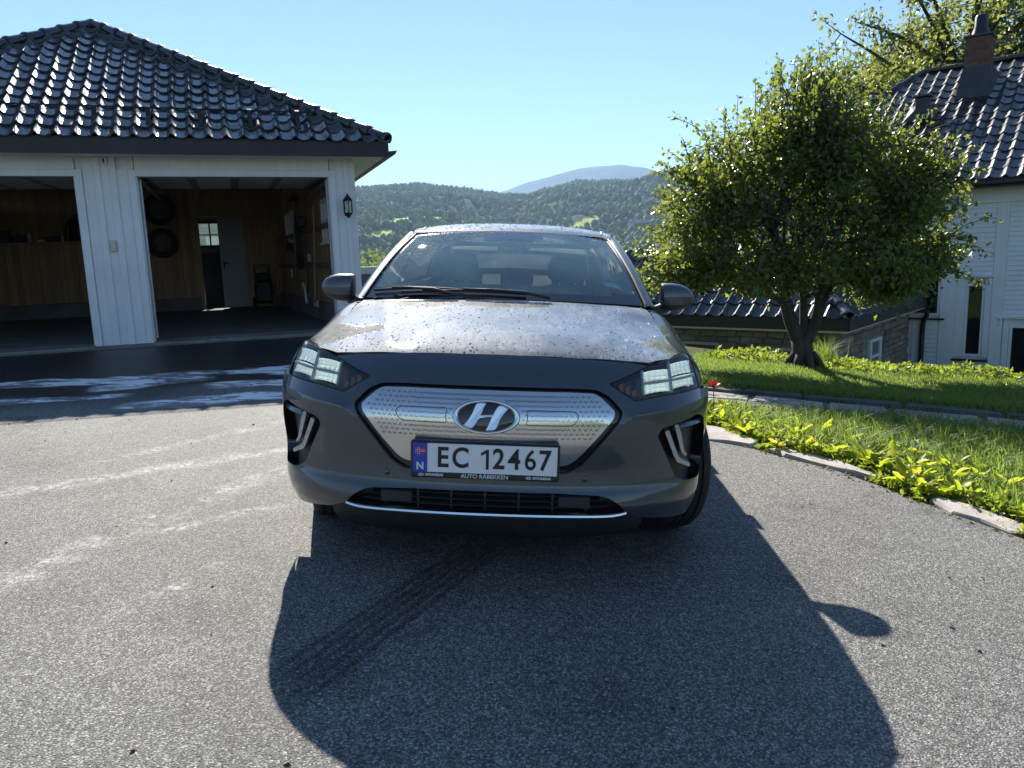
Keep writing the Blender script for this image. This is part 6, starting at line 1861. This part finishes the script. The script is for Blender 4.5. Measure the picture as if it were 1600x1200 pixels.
hx_, hy_ = hx_[kp_][:nd], hy_[kp_][:nd]
ok_ = inside(np.stack([hx_, hy_], -1), [(x * .985, y + (.006 if y < .5 else -.006)) for x, y in hdom]); hx_, hy_ = hx_[ok_], hy_[ok_]
drops('bonnet_drops', hood_fn(hx_, hy_), hood_nf(hx_, hy_), np.clip(RNG.lognormal(math.log(.0017), .5, len(hx_)), .0008, .005), hood)
nw = 8000
u_ = RNG.random(nw); v_ = RNG.random(nw)
s_ = 2 * u_ - 1
edge_v = np.interp(u_, [0, .04, .18, .43, .6, 1], [.22, .28, .62, .93, .97, .985])
kp_ = (v_ > edge_v); u_, v_ = u_[kp_], v_[kp_]
P0 = np.array([ws(a, b) for a, b in zip(u_, v_)]); P1 = np.array([ws(a, b, 1.0) for a, b in zip(u_, v_)]); nn = P1 - P0; nn /= np.linalg.norm(nn, axis=1, keepdims=True)
M_DROP = M_DROP.copy(); [setattr(n.inputs[0], 'default_value', .62) for n in M_DROP.node_tree.nodes if n.type == 'MIX_SHADER' and abs(n.inputs[0].default_value - .30) < .01]
drops('screen_drops', P0 + nn * .0005, nn, np.clip(RNG.lognormal(math.log(.0027), .4, len(u_)), .001, .005), wso)
nr = 2600
u_ = RNG.random(nr); v_ = RNG.random(nr) ** 1.5 * .5
P0 = np.array([roofp(a, b) for a, b in zip(u_, v_)]); Pu = np.array([roofp(a + 1e-3, b) for a, b in zip(u_, v_)]); Pv = np.array([roofp(a, b + 1e-3) for a, b in zip(u_, v_)])
nn = np.cross(Pu - P0, Pv - P0); nn /= np.linalg.norm(nn, axis=1, keepdims=True); nn[nn[:, 2] < 0] *= -1
drops('roof_drops', P0, nn, np.clip(RNG.lognormal(math.log(.0024), .4, nr), .001, .005), rf)
# ================================================================ TREES AND PLANTS
def leaves(P, D, size, droop=0.0, fold=0.25, width=0.55):
    """P (n,3) stalk ends, D (n,3) pointing directions -> folded four-triangle leaves."""
    n = len(P); D = D / (np.linalg.norm(D, axis=1, keepdims=True) + 1e-9)
    r = RNG.normal(size=(n, 3)); S = np.cross(D, r); S /= np.linalg.norm(S, axis=1, keepdims=True) + 1e-9
    Nn = np.cross(S, D); L = size[:, None]; w = width * L * .5
    V = np.stack([P, P + D * L * .45 + S * w + Nn * w * fold, P + D * L * .5 - Nn * w * .15, P + D * L * .45 - S * w + Nn * w * fold, P + D * L - Nn * L * droop], 1)
    b = np.arange(n)[:, None] * 5
    F = np.concatenate([b + np.array([[0, 1, 2]]), b + np.array([[0, 2, 3]]), b + np.array([[1, 4, 2]]), b + np.array([[2, 4, 3]])])
    return V.reshape(-1, 3), F
def shade_cols(n, per=5, a=0.0, b=1.0):
    return np.repeat(RNG.uniform(a, b, n), per)[:, None] * np.ones(3)

M_BARK = mat('lichen_bark', (0.06, 0.050, 0.042), 0.95, var=0.5, scale=16, bmp=0.9, bscale=45, vec=(1, 1, 0.35))
M_PEAR = leaf_mat('pear_leaf', (0.030, 0.055, 0.018), (0.075, 0.110, 0.030), (0.52, 0.62, 0.08), 0.33, 0.32)
M_WALNUT = leaf_mat('walnut_leaf', (0.06, 0.085, 0.024), (0.12, 0.12, 0.03), (0.46, 0.52, 0.10), 0.42, 0.40)
M_GRASS = leaf_mat('grass_blade', (0.06, 0.105, 0.02), (0.15, 0.18, 0.04), (0.40, 0.58, 0.08), 0.5, 0.5)
M_WEED = leaf_mat('weed_leaf', (0.07, 0.12, 0.02), (0.20, 0.22, 0.03), (0.62, 0.72, 0.05), 0.55, 0.42, attr=False)
_nt = M_WEED.node_tree; _oi = [n for n in _nt.nodes if n.type == 'OBJECT_INFO'][0]
for _n in [n for n in _nt.nodes if n.type == 'MIX' and n.data_type == 'RGBA']:
    _hi = _n.inputs[7].default_value[:3]; _dst = [l.to_socket for l in _n.outputs[2].links]
    _br = (.26, .19, .04) if _hi[0] < .4 else (.60, .46, .06)
    _r = ramp(_nt, _oi.outputs['Random'], [(0, tuple(_n.inputs[6].default_value[:3])), (.86, tuple(_hi)), (.98, _br)])
    for _d in _dst: _nt.links.new(_r.outputs[0], _d)
M_COVER = leaf_mat('low_cover_leaf', (0.06, 0.11, 0.02), (0.13, 0.17, 0.03), (0.48, 0.60, 0.06), 0.45, 0.45)

# ---- pear tree on the lawn
TX, TY = 3.56, 9.10
TZ = float(lawn_z(TX, TY))
pear = empty('pear_tree', (TX, TY, TZ))
tag(pear, 'dense leafy fruit tree with forked trunk standing on the lawn', 'tree')
tr_ = random.Random(21)
# crown volume: union of ellipsoids (relative to the foot of the trunk)
LOBES = [((0, 0, 2.0), (1.32, 1.1, .92)), ((-1.05, 0, 1.52), (.70, .75, .58)), ((1.0, 0, 1.62), (.68, .75, .60)), ((-1.42, 0, 1.22), (.38, .5, .34)), ((1.36, 0, 1.36), (.34, .5, .36)), ((-.05, 0, 2.78), (.70, .65, .46)), ((-.62, 0, 2.50), (.74, .7, .56)), ((.52, 0, 2.50), (.72, .7, .54)), ((.30, -.3, 1.25), (.95, .75, .40)), ((-.60, -.3, 1.16), (.85, .65, .38)), ((.85, -.2, 1.10), (.48, .55, .28)), ((-1.0, 0, 2.10), (.52, .6, .46)), ((.98, 0, 2.12), (.48, .6, .46))]
def in_crown(p):
    return any(((p[0] - c[0]) / r[0]) ** 2 + ((p[1] - c[1]) / r[1]) ** 2 + ((p[2] - c[2]) / r[2]) ** 2 < 1 for c, r in LOBES)
tm = MB()
base_pts = [(0.02, 0, -.12), (0.0, 0, .05), (-.02, 0, .22), (-.05, 0, .36)]
tm.tube(base_pts, [.17, .135, .12, .115], 14)
for k in range(7):
    a = k / 7 * 6.28 + .3; tm.tube([(.10 * math.cos(a), .10 * math.sin(a), .16), (.19 * math.cos(a), .19 * math.sin(a), .04), (.26 * math.cos(a), .26 * math.sin(a), -.06)], [.05, .04, .015], 7)
forks = [catmull([(-.06, 0, .30), (-.20, -.02, .62), (-.28, .0, 1.0), (-.34, .05, 1.45), (-.5, .1, 1.95)], 4), catmull([(.02, 0, .30), (.16, .03, .60), (.20, .0, .95), (.30, -.05, 1.4), (.42, -.05, 2.0)], 4), catmull([(.0, .02, .36), (.02, .12, .8), (.0, .25, 1.3), (.0, .25, 2.1)], 4)]
for fk, r0 in zip(forks, (.088, .085, .055)):
    tm.tube(fk, list(np.linspace(r0, r0 * .42, len(fk))), 10)
trunk = tm.build('trunk', M_BARK, pear, smooth=True)
bm_ = MB(); tips = []
for i in range(46):
    fk = forks[i % 3]; st_p = fk[tr_.randint(len(fk) // 3, len(fk) - 1)]
    for _ in range(60):
        c, r = LOBES[tr_.randrange(len(LOBES))]
        tgt = Vector((c[0] + tr_.uniform(-1, 1) * r[0], c[1] + tr_.uniform(-1, 1) * r[1], c[2] + tr_.uniform(-.6, 1) * r[2]))
        if in_crown(tgt): break
    midp = (st_p + tgt) / 2 + Vector((tr_.uniform(-.15, .15), tr_.uniform(-.15, .15), tr_.uniform(0, .25)))
    br = catmull([st_p, midp, tgt], 5); bm_.tube(br, list(np.linspace(.034, .009, len(br))), 5, caps=False); tips += br[4:]
    for k in range(3):
        q = br[tr_.randint(4, len(br) - 1)]; e_ = q + Vector((tr_.uniform(-.4, .4), tr_.uniform(-.4, .4), tr_.uniform(-.1, .4))); bm_.tube([q, (q + e_) / 2 + Vector((0, 0, .04)), e_], [.010, .007, .004], 4, caps=False); tips += [e_, (q + e_) / 2]
shoots = []
for i in range(150):          # upright shoots on the top, looser sprays at the sides
    a = tr_.uniform(0, 6.28); rr_ = min(abs(tr_.gauss(0, .6)), 1.1)
    x, y = rr_ * math.cos(a) * 1.25, rr_ * math.sin(a) * .9
    z0 = 2.22 + .46 * math.cos(min(abs(x), 1.4) * 1.1); top_ = z0 + tr_.uniform(.30, 1.0) * (1.0 - .35 * abs(x))
    s = [Vector((x, y, z0 - .02)), Vector((x + tr_.uniform(-.06, .06), y, (z0 + top_) / 2)), Vector((x + tr_.uniform(-.14, .14), y + tr_.uniform(-.1, .1), top_))]
    s = catmull(s, 6); bm_.tube(s, list(np.linspace(.008, .0025, len(s))), 4, caps=False); shoots.append(s)
for i in range(150):
    c, r = LOBES[tr_.choice((1, 2, 3, 4, 11, 12, 6, 7, 11, 12))]; c = (c[0] * .93, c[1], c[2] * .93); sg = math.copysign(1, c[0]); a = tr_.uniform(-.9, .9)
    p0 = Vector((c[0] + sg * r[0] * .6, c[1] + math.sin(a) * r[1] * .7, c[2] + tr_.uniform(-.6, .7) * r[2])); p1 = p0 + Vector((sg * tr_.uniform(.2, .52), math.sin(a) * .3, tr_.uniform(-.30, .45)))
    s = catmull([p0, (p0 + p1) / 2 + Vector((0, 0, .07)), p1], 6); bm_.tube(s, list(np.linspace(.007, .0025, len(s))), 4, caps=False); shoots.append(s)
bm_.build('limbs', M_BARK, pear, smooth=True, fix=False)
# leaves: clusters filling the crown, denser near twigs; single file along the shoots
LP_, LD_ = [], []
ncl = 3500; made = 0
while made < ncl:
    c, r = LOBES[RNG.integers(len(LOBES))]
    u = RNG.normal(size=3); u /= np.linalg.norm(u); rad = RNG.random() ** .52
    p = np.array(c) * np.array([.95, 1, .93]) + u * rad * np.array(r) * .94
    if p[2] < (1.02 if p[0] < .3 else .90) + .12 * math.sin(p[0] * 5 + 1): continue
    vv_ = math.sin(p[0] * 6.1 + 1 + math.sin(p[2] * 3)) * math.sin(p[2] * 5.3) + .4 * math.sin(p[0] * 13 + p[2] * 9)
    if vv_ > .75 - .85 * rad ** 2 + .35 * RNG.random(): continue      # gaps, wider towards the rim
    k = RNG.integers(10, 17)
    LP_.append(p + RNG.normal(size=(k, 3)) * .085); d = RNG.normal(size=(k, 3)); d[:, 2] -= .75; d += u * .6; LD_.append(d); made += 1
for s in shoots:
    for i, q in enumerate(s[1:]):
        k = RNG.integers(2, 5); LP_.append(np.array(q) + RNG.normal(size=(k, 3)) * .03); d = RNG.normal(size=(k, 3)); d[:, 2] += -.1; LD_.append(d)
P_ = np.concatenate(LP_); D_ = np.concatenate(LD_)
V, F = leaves(P_, D_, RNG.uniform(.036, .084, len(P_)), .15, .35, .62)
np_mesh('crown', V, F, M_PEAR, pear, colors=shade_cols(len(P_)))
fr_ = MB()
for k in range(26):
    p = P_[RNG.integers(len(P_))]
    fr_.lathe([(0, -.05), (.026, -.045), (.034, -.02), (.026, .012), (.012, .035), (0, .04)], 9, Matrix.Translation(p.tolist()))
fo_ = fr_.build('fruit', mat('pear_skin', (.22, .22, .04), .4, var=.2), pear, smooth=True); fo_['kind'] = 'stuff'

# ---- walnut behind the house roof
wx, wy = 14.2, 24.4
wz = float(ground_z(wx, wy)) - .5
wal = empty('walnut_tree', (wx, wy, wz))
tag(wal, 'tall yellowing tree rising behind the house chimney', 'tree')
WT = 5.6 - wz          # height of crown middle above the foot
wm = MB(); wm.tube(catmull([(0, 0, 0), (.1, 0, 3), (-.1, 0, 6), (0, 0, WT - 1)], 4), list(np.linspace(.38, .2, 13)), 12)
wm.build('trunk', M_BARK, wal, smooth=True)
wb = MB(); wp, wd_ = [], []
for i in range(64):
    a = tr_.uniform(0, 6.28); el_ = tr_.uniform(-.25, 1.3); L_ = tr_.uniform(2.6, 5.2) * (1.0 - .25 * (el_ > .9))
    d = Vector((math.cos(a) * math.cos(el_), math.sin(a) * math.cos(el_), math.sin(el_))); st_p = Vector((0, 0, WT - tr_.uniform(.5, 3.2)))
    e_ = st_p + d * L_; br = catmull([st_p, (st_p + e_) / 2 + Vector((0, 0, .3)), e_], 6); wb.tube(br, list(np.linspace(.10, .018, len(br))), 6, caps=False)
    for k in range(9):
        q = br[tr_.randint(5, len(br) - 1)]; e2 = q + Vector((tr_.gauss(0, .55), tr_.gauss(0, .55), tr_.gauss(.1, .45))); wb.tube([q, e2], [.02, .006], 4, caps=False)
        for f_ in np.linspace(.3, 1, 4):
            c = np.array(q.lerp(e2, f_)); kk = 11; wp.append(c + RNG.normal(size=(kk, 3)) * .17); dd_ = RNG.normal(size=(kk, 3)); dd_[:, 2] -= .5; wd_.append(dd_)
wb.build('limbs', M_BARK, wal, smooth=True, fix=False)
P_ = np.concatenate(wp); D_ = np.concatenate(wd_)
V, F = leaves(P_, D_, RNG.uniform(.13, .21, len(P_)), .12, .3, .50)
np_mesh('crown', V, F, M_WALNUT, wal, colors=shade_cols(len(P_)))

# ---- grass
def blades(P, h, lean, w):
    n = len(P); a = RNG.uniform(0, 6.28, n); d = np.stack([np.cos(a), np.sin(a), np.zeros(n)], -1); s = np.stack([-np.sin(a + .6), np.cos(a + .6), np.zeros(n)], -1)
    up_ = np.array([0, 0, 1.0]); H = h[:, None]; W = w[:, None]; Ln = (lean * h)[:, None]
    V = np.stack([P - s * W * .5, P + s * W * .5, P + up_ * H * .55 + d * Ln * .35 + s * W * .4, P + up_ * H * .55 + d * Ln * .35 - s * W * .4, P + up_ * H * (1 - .25 * lean[:, None]) + d * Ln], 1)
    b = np.arange(n)[:, None] * 5
    return V.reshape(-1, 3), np.concatenate([b + np.array([[0, 1, 2]]), b + np.array([[0, 2, 3]]), b + np.array([[3, 2, 4]])])
def grass(name, P, h, lean, w, label):
    V, F = blades(P, h, lean, w); o = np_mesh(name, V, F, M_GRASS, colors=shade_cols(len(P))); tag(o, label, 'grass', kind='stuff'); return o
# mown lawn
n = 62000
a_ = RNG.uniform(-.5, 6.0, n); b_ = .10 + 2.9 * RNG.random(n) ** 1.1
Q = K0[None] + kd[None] * a_[:, None] + kn[None] * b_[:, None]
P_ = np.stack([Q[:, 0], Q[:, 1], lawn_z(Q[:, 0], Q[:, 1]) + .008], -1)
grass('lawn_grass', P_, RNG.uniform(.02, .055, n) * (1 + .8 * (b_ < .3)), RNG.uniform(.2, .9, n), RNG.uniform(.003, .006, n), 'short mown grass on the lawn under the fruit tree')
# rough strip between driveway and path
ed = np.array(EDGE[2:])
def edge_x(y): return np.interp(y, ed[:, 1], ed[:, 0])
n = 62000
y_ = RNG.uniform(1.2, 6.9, n); xmin = edge_x(y_) + .04
bl = (-.74) # path's near side, measured from the kerb line
xmax = np.minimum(K0[0] + (y_ - K0[1] - bl / kn[1] * 1.0) / (kd[1] / kd[0]) , 9) if False else None
x_ = xmin + RNG.random(n) ** .8 * 3.2
bb = (x_ - K0[0]) * kn[0] + (y_ - K0[1]) * kn[1]
ok_ = (bb < -.70)
hb_ = fbm(x_, y_, 3, 3.0, 55)
ok_ &= (hb_ > -.9) | (RNG.random(n) < .4)
x_, y_, hb_ = x_[ok_], y_[ok_], hb_[ok_]
P_ = np.stack([x_, y_, ground_z(x_, y_) + .006], -1); n = len(x_)
near = np.clip((x_ - edge_x(y_)) / .35, .25, 1)
grass('strip_grass', P_, RNG.uniform(.06, .19, n) * near * (1 + .25 * hb_), RNG.uniform(.3, 1.1, n), RNG.uniform(.004, .008, n), 'rough uncut grass between the driveway and the stone path')
# leafy cover and long tufts along the foot of the annex, beyond the tree
n = 7000
a_ = RNG.uniform(-.3, 6.0, n); b_ = 2.75 + RNG.normal(0, .22, n) - .10 * a_
_k = fbm(a_, b_ * .3, 3, 3.1, 62) + RNG.normal(0, .25, n) > -.15; a_, b_ = a_[_k], b_[_k]; n = len(a_)
Q = K0[None] + kd[None] * a_[:, None] + kn[None] * b_[:, None]
hh = np.clip(.04 + .075 * fbm(Q[:, 0], Q[:, 1], 4, 3.6, 61), .012, .19)
P_ = np.stack([Q[:, 0], Q[:, 1], lawn_z(Q[:, 0], Q[:, 1]) + hh * RNG.random(n) * 1.6], -1)
D_ = RNG.normal(size=(n, 3)); D_[:, 2] = np.abs(D_[:, 2]) * .7 + .2
V, F = leaves(P_, D_, RNG.uniform(.025, .085, n), .25, .3, .5)
o = np_mesh('ground_cover', V, F, M_COVER, colors=shade_cols(n)); tag(o, 'low leafy ground cover along the far lawn edge', 'ground cover', kind='stuff')
tuft = RNG.normal(0, .10, (240, 2)) + np.array([TX + .38, TY + .35])
P_ = np.stack([tuft[:, 0], tuft[:, 1], lawn_z(tuft[:, 0], tuft[:, 1])], -1)
grass('long_grass_tuft', P_, RNG.uniform(.18, .42, 240), RNG.uniform(.4, 1.1, 240), RNG.uniform(.004, .006, 240), 'pale long grass tuft behind the tree trunk')
# bushes below the crest, seen past the garage corner and past the car
def bush_mass(name, label, spots):
    LPp, LDd = [], []
    for (x, y, z, r, h, k) in spots:
        u = RNG.normal(size=(k, 3)); u /= np.linalg.norm(u, axis=1, keepdims=True); rad = RNG.random((k, 1)) ** .35
        lump = 1 + .25 * np.sin(u[:, :1] * 5 + x) * np.sin(u[:, 2:] * 4 + y)
        LPp.append(np.array([x, y, z + h * .5]) + u * rad * lump * np.array([r, r, h * .5])); LDd.append(RNG.normal(size=(k, 3)) + u)
    P_ = np.concatenate(LPp); D_ = np.concatenate(LDd)
    sz = np.repeat([s[3] * .13 for s in spots], [s[5] for s in spots]) * RNG.uniform(.7, 1.3, len(P_))
    V, F = leaves(P_, D_, sz, .1, .3, .7); o = np_mesh(name, V, F, M_FOREST, colors=shade_cols(len(P_), 5, .2, 1)); tag(o, label, 'bushes', kind='stuff')
sp = []
for i in range(46):
    az_ = R(random.uniform(-14, -3)); r_ = random.uniform(70, 170); h = random.uniform(6, 10)
    x, y = r_ * math.sin(az_), r_ * math.cos(az_); top_ = r_ * math.tan(R(random.uniform(-1.3, .9))); g_ = float(ground_z(x, y)); h = max(top_ - g_, 4); sp.append((x, y, g_, h * .36, h, 900))
for i in range(60):
    az_ = R(random.uniform(6, 17)); r_ = random.uniform(60, 220); h = random.uniform(3.5, 8)
    x, y = r_ * math.sin(az_), r_ * math.cos(az_); top_ = r_ * math.tan(R(random.uniform(-2.6, .5))); g_ = float(ground_z(x, y)); h = max(top_ - g_, 3); sp.append((x, y, g_, h * .42, h, 700))
bush_mass('valley_bushes', 'bushes and young trees on the slope below the house', sp)

# ---- broad-leaved weeds along the driveway edge
def leaf_mesh(L, w, curl, wav, nm):
    m = MB(); n = 8
    for i in range(n + 1):
        t = i / n; ww = w * math.sin(math.pi * min(t * .92 + .06, 1)) ** .8 * (1 + wav * math.sin(t * 17)); x = L * t * (1 - .12 * curl * t); z = L * (.55 * t - .62 * curl * t * t)
        m.v += [(x, -ww * .5, z + ww * .18), (x, 0, z - .004), (x, ww * .5, z + ww * .18)]
    for i in range(n):
        for k in range(2): m.f.append((i * 3 + k, i * 3 + k + 1, (i + 1) * 3 + k + 1, (i + 1) * 3 + k))
    return m.mesh(nm, M_WEED, smooth=True, fix=False)
LM = [leaf_mesh(.135, .040, .55, .22, 'leaf_long'), leaf_mesh(.11, .045, .8, .14, 'leaf_broad'), leaf_mesh(.15, .040, .40, .25, 'leaf_upright'), leaf_mesh(.08, .035, .9, .12, 'leaf_small')]
M_STALK = mat('weed_stalk', (.10, .13, .03), .6)
rw = random.Random(31)
wsp = []
for k in range(105):
    y = 6.35 - 3.5 * (k / 104) + rw.uniform(-.06, .06); x = float(edge_x(y)) + .10 + abs(rw.gauss(.12, .16)) + (.10 if (5.0 < y < 5.65 or 4.3 < y < 4.98 or 3.45 < y < 3.92) else 0); wsp.append((x, y))
for k in range(24): y = rw.uniform(3.2, 5.6); wsp.append((float(edge_x(y)) + rw.uniform(.45, 1.0), y))
for x, y in wsp:
    big = .62 + .5 * rw.random() * (1.25 if 3.6 < y < 4.9 else .8)
    pl0 = empty('weed_plant', (x, y, float(ground_z(x, y)) + .004), (0, 0, rw.uniform(0, 6.28))); pl0.scale = (big,) * 3
    inner = x - float(edge_x(y)) > .42
    where = ('beside the flat stone by the car tyre', 'beside the long stone slab amid the weeds', 'between the long slab and the sandy stone', 'beside the sandy stone nearest the camera', 'beyond the last edging stone', 'at the path end by the red flower')[5 if y > 5.68 else 0 if y > 5.0 else 1 if y > 4.28 else 2 if y > 3.93 else 3 if y > 3.4 else 4]
    size = 'large' if big > .92 else 'small'
    tag(pl0, '%s broad-leaved weed %s, %s' % (size, 'back in the rough grass' if inner else 'at the driveway edge', where), 'weed', 'weeds along the driveway edge')
    MB().tube([(0, 0, -.02), (0, 0, .02), (.004, 0, .05)], [.010, .009, .005], 6).build('stalk', M_STALK, pl0)
    nl = rw.randint(10, 16)
    for j in range(nl):
        o = bpy.data.objects.new('leaf', LM[rw.choices((0, 1, 2, 3), (4, 3, 3, 2))[0]]); COL.objects.link(o); o.parent = pl0
        o.location = (0, 0, rw.uniform(.0, .045)); o.rotation_euler = (rw.uniform(-.35, .35), rw.uniform(-.75, .35), j * 2.399 + rw.uniform(-.3, .3)); s = rw.uniform(.7, 1.15); o.scale = (s, s, s)
# clover, moss and dead leaves filling the gaps at the edge
n = 9000
y_ = RNG.uniform(1.6, 6.5, n); bare = ((y_ > 5.0) & (y_ < 5.65)) | ((y_ > 4.3) & (y_ < 4.98)) | ((y_ > 3.45) & (y_ < 3.92))
x_ = edge_x(y_) + .02 + np.where(bare, .17, 0) + np.abs(RNG.normal(0, .28, n))
hh = np.clip(.02 + .05 * (fbm(x_, y_, 3, 5.0, 71) + .6), .008, .12) * np.clip((x_ - edge_x(y_)) / .12, .15, 1)
P_ = np.stack([x_, y_, ground_z(x_, y_) + .012 + hh * RNG.random(n)], -1); D_ = RNG.normal(size=(n, 3)); D_[:, 2] = np.abs(D_[:, 2]) * .8
V, F = leaves(P_, D_, RNG.uniform(.018, .055, n), .2, .3, .65)
o = np_mesh('edge_cover', V, F, M_COVER, colors=shade_cols(n)); tag(o, 'clover and small leaves filling the driveway edge', 'ground cover', kind='stuff')
n = 900
y_ = RNG.uniform(1.4, 6.4, n); x_ = edge_x(y_) + RNG.normal(.03, .05, n)
P_ = np.stack([x_, y_, ground_z(x_, y_) + .018], -1); D_ = RNG.normal(size=(n, 3)); D_[:, 2] *= .25
V, F = leaves(P_, D_, RNG.uniform(.012, .035, n), .1, .4, .6)
o = np_mesh('dead_leaves', V, F, leaf_mat('dry_leaf', (.16, .10, .03), (.30, .24, .06), (.4, .3, .06), .3, .7), colors=shade_cols(n)); tag(o, 'dry yellow moss and leaf bits along the driveway edge', 'leaf litter', kind='stuff')
n = 260
x_ = RNG.uniform(-4, 2.6, n); y_ = RNG.uniform(1.2, 8, n); ok_ = inside(np.stack([x_, y_], -1), drive_poly); x_, y_ = x_[ok_], y_[ok_]; n = len(x_)
P_ = np.stack([x_, y_, ground_z(x_, y_) + .017], -1); D_ = RNG.normal(size=(n, 3)); D_[:, 2] *= .2
V, F = leaves(P_, D_, RNG.uniform(.006, .022, n), .1, .5, .8)
o = np_mesh('driveway_litter', V, F, leaf_mat('dark_litter', (.03, .025, .018), (.08, .06, .03), (.1, .08, .03), .2, .8), colors=shade_cols(n)); tag(o, 'scattered dark leaf scraps on the asphalt', 'leaf litter', kind='stuff')
# red flower at the near end of the path
rfw = empty('red_flower', (1.66, 6.15, float(ground_z(1.66, 6.15))))
tag(rfw, 'single red flower at the path end beside the car', 'flower')
MB().tube([(0, 0, 0), (.01, 0, .14), (.0, -.02, .25)], .004, 6).build('stem', M_STALK, rfw)
M_RED = leaf_mat('red_petal', (.50, .03, .02), (.60, .05, .03), (.7, .06, .03), .4, .5, attr=False)
for k in range(6):
    a = k * math.pi / 3; m = MB().grid(lambda u, v: (math.cos(a) * u * .055 - math.sin(a) * (v - .5) * .05 * math.sin(math.pi * (.15 + .8 * u)), -.02 + math.sin(a) * u * .055 * .6 + math.cos(a) * (v - .5) * .05 * math.sin(math.pi * (.15 + .8 * u)), .25 + .03 * u + math.sin(a) * u * .03), 4, 3)
    m.build('petal', M_RED, rfw, smooth=True, fix=False)
MB().lathe([(0, .012), (.010, .008), (.012, -.004), (0, -.008)], 10, Matrix.Translation((0, -.02, .255))).build('flower_heart', M_BLACK, rfw)

# ---- a few far and middle things
def far(az_, el_):
    t_ = np.linspace(.02, 1, 900); x, y, z = hill_z(np.full(900, float(az_)), t_); e_ = np.degrees(np.arctan2(z, np.hypot(x, y))); i = int(np.argmax(e_ >= el_)); return (float(x[i]), float(y[i]), float(z[i]))
M_BARNRED = mat('barn_red', (.22, .035, .025), .8, var=.15, scale=.8); M_FARWHITE = mat('far_white_wall', (.7, .7, .68), .7, var=.05, scale=.5); M_FARROOF = mat('far_grey_roof', (.30, .28, .26), .6, var=.2, scale=.5)
def far_house(name, label, az_, el_, w, d, h, rz, wallm, roofm):
    p = far(az_, el_); t = empty(name, p, (0, 0, R(rz))); tag(t, label, 'building', 'buildings across the valley')
    MB().box(-w / 2, w / 2, -d / 2, d / 2, -3, h).build('wall', wallm, t)
    MB().add([(-w / 2 - .5, -d / 2 - .6, h - .3), (w / 2 + .5, -d / 2 - .6, h - .3), (w / 2 + .5, d / 2 + .6, h - .3), (-w / 2 - .5, d / 2 + .6, h - .3), (-w / 2 - .5, 0, h + d * .42), (w / 2 + .5, 0, h + d * .42)], [(0, 1, 5, 4), (2, 3, 4, 5), (0, 4, 3), (1, 2, 5)]).build('roof', roofm, t)
    for k in range(max(2, int(w / 4))):
        x = -w / 2 + (k + .5) * w / max(2, int(w / 4)); bx('window', M_DARKGLASS, t, x - .7, x + .7, -d / 2 - .06, -d / 2 - .01, h * .35, h * .7)
far_house('red_barn', 'red barn with pale roof on the slope beside the fruit tree', 10.2, 1.85, 30, 14, 8, 8, M_BARNRED, M_FARROOF)
far_house('far_house', 'small white farmhouse left of the red barn across the valley', 9.2, 1.85, 11, 9, 7, -20, M_FARWHITE, M_FARROOF)
far_house('far_house', 'white houses just above the car roof, the larger one', 2.6, 2.3, 14, 9, 7, 15, M_FARWHITE, M_FARROOF)
far_house('far_house', 'white houses just above the car roof, the smaller one', 3.2, 2.35, 10, 9, 7, -25, M_FARWHITE, M_FARROOF)
far_house('far_house', 'pale house alone in the clearing high above the garage lantern', -7.9, 3.2, 16, 9, 6, 5, M_FARWHITE, M_FARROOF)
pw_ = empty('parapet_wall', (-3.1, 16.8, -.25), (0, 0, R(12)))
tag(pw_, 'low wall with white coping seen between garage corner and car', 'wall')
bx('coping', M_WHITE, pw_, -1.6, 2.4, -.16, .16, .0, .16, c=.01); bx('wall_face', M_CONC, pw_, -1.55, 2.35, -.12, .12, -3.5, -.002)
# ---- the air: thin haze over the valley
hzb = MB().box(-9500, 9500, -3000, 9500, -75, 900).build('haze', None)
hzm = bpy.data.materials.new('valley_haze'); hzm.use_nodes = True
hn_ = hzm.node_tree; hn_.nodes.clear()
ho2 = hn_.nodes.new('ShaderNodeOutputMaterial'); pv = hn_.nodes.new('ShaderNodeVolumePrincipled')
pv.inputs['Color'].default_value = (0.44, 0.68, 1.0, 1); pv.inputs['Density'].default_value = 0.000100; pv.inputs['Anisotropy'].default_value = 0.2
hn_.links.new(pv.outputs[0], ho2.inputs['Volume'])
hzb.data.materials.append(hzm)
tag(hzb, 'thin blue haze in the valley air', 'haze', kind='stuff')
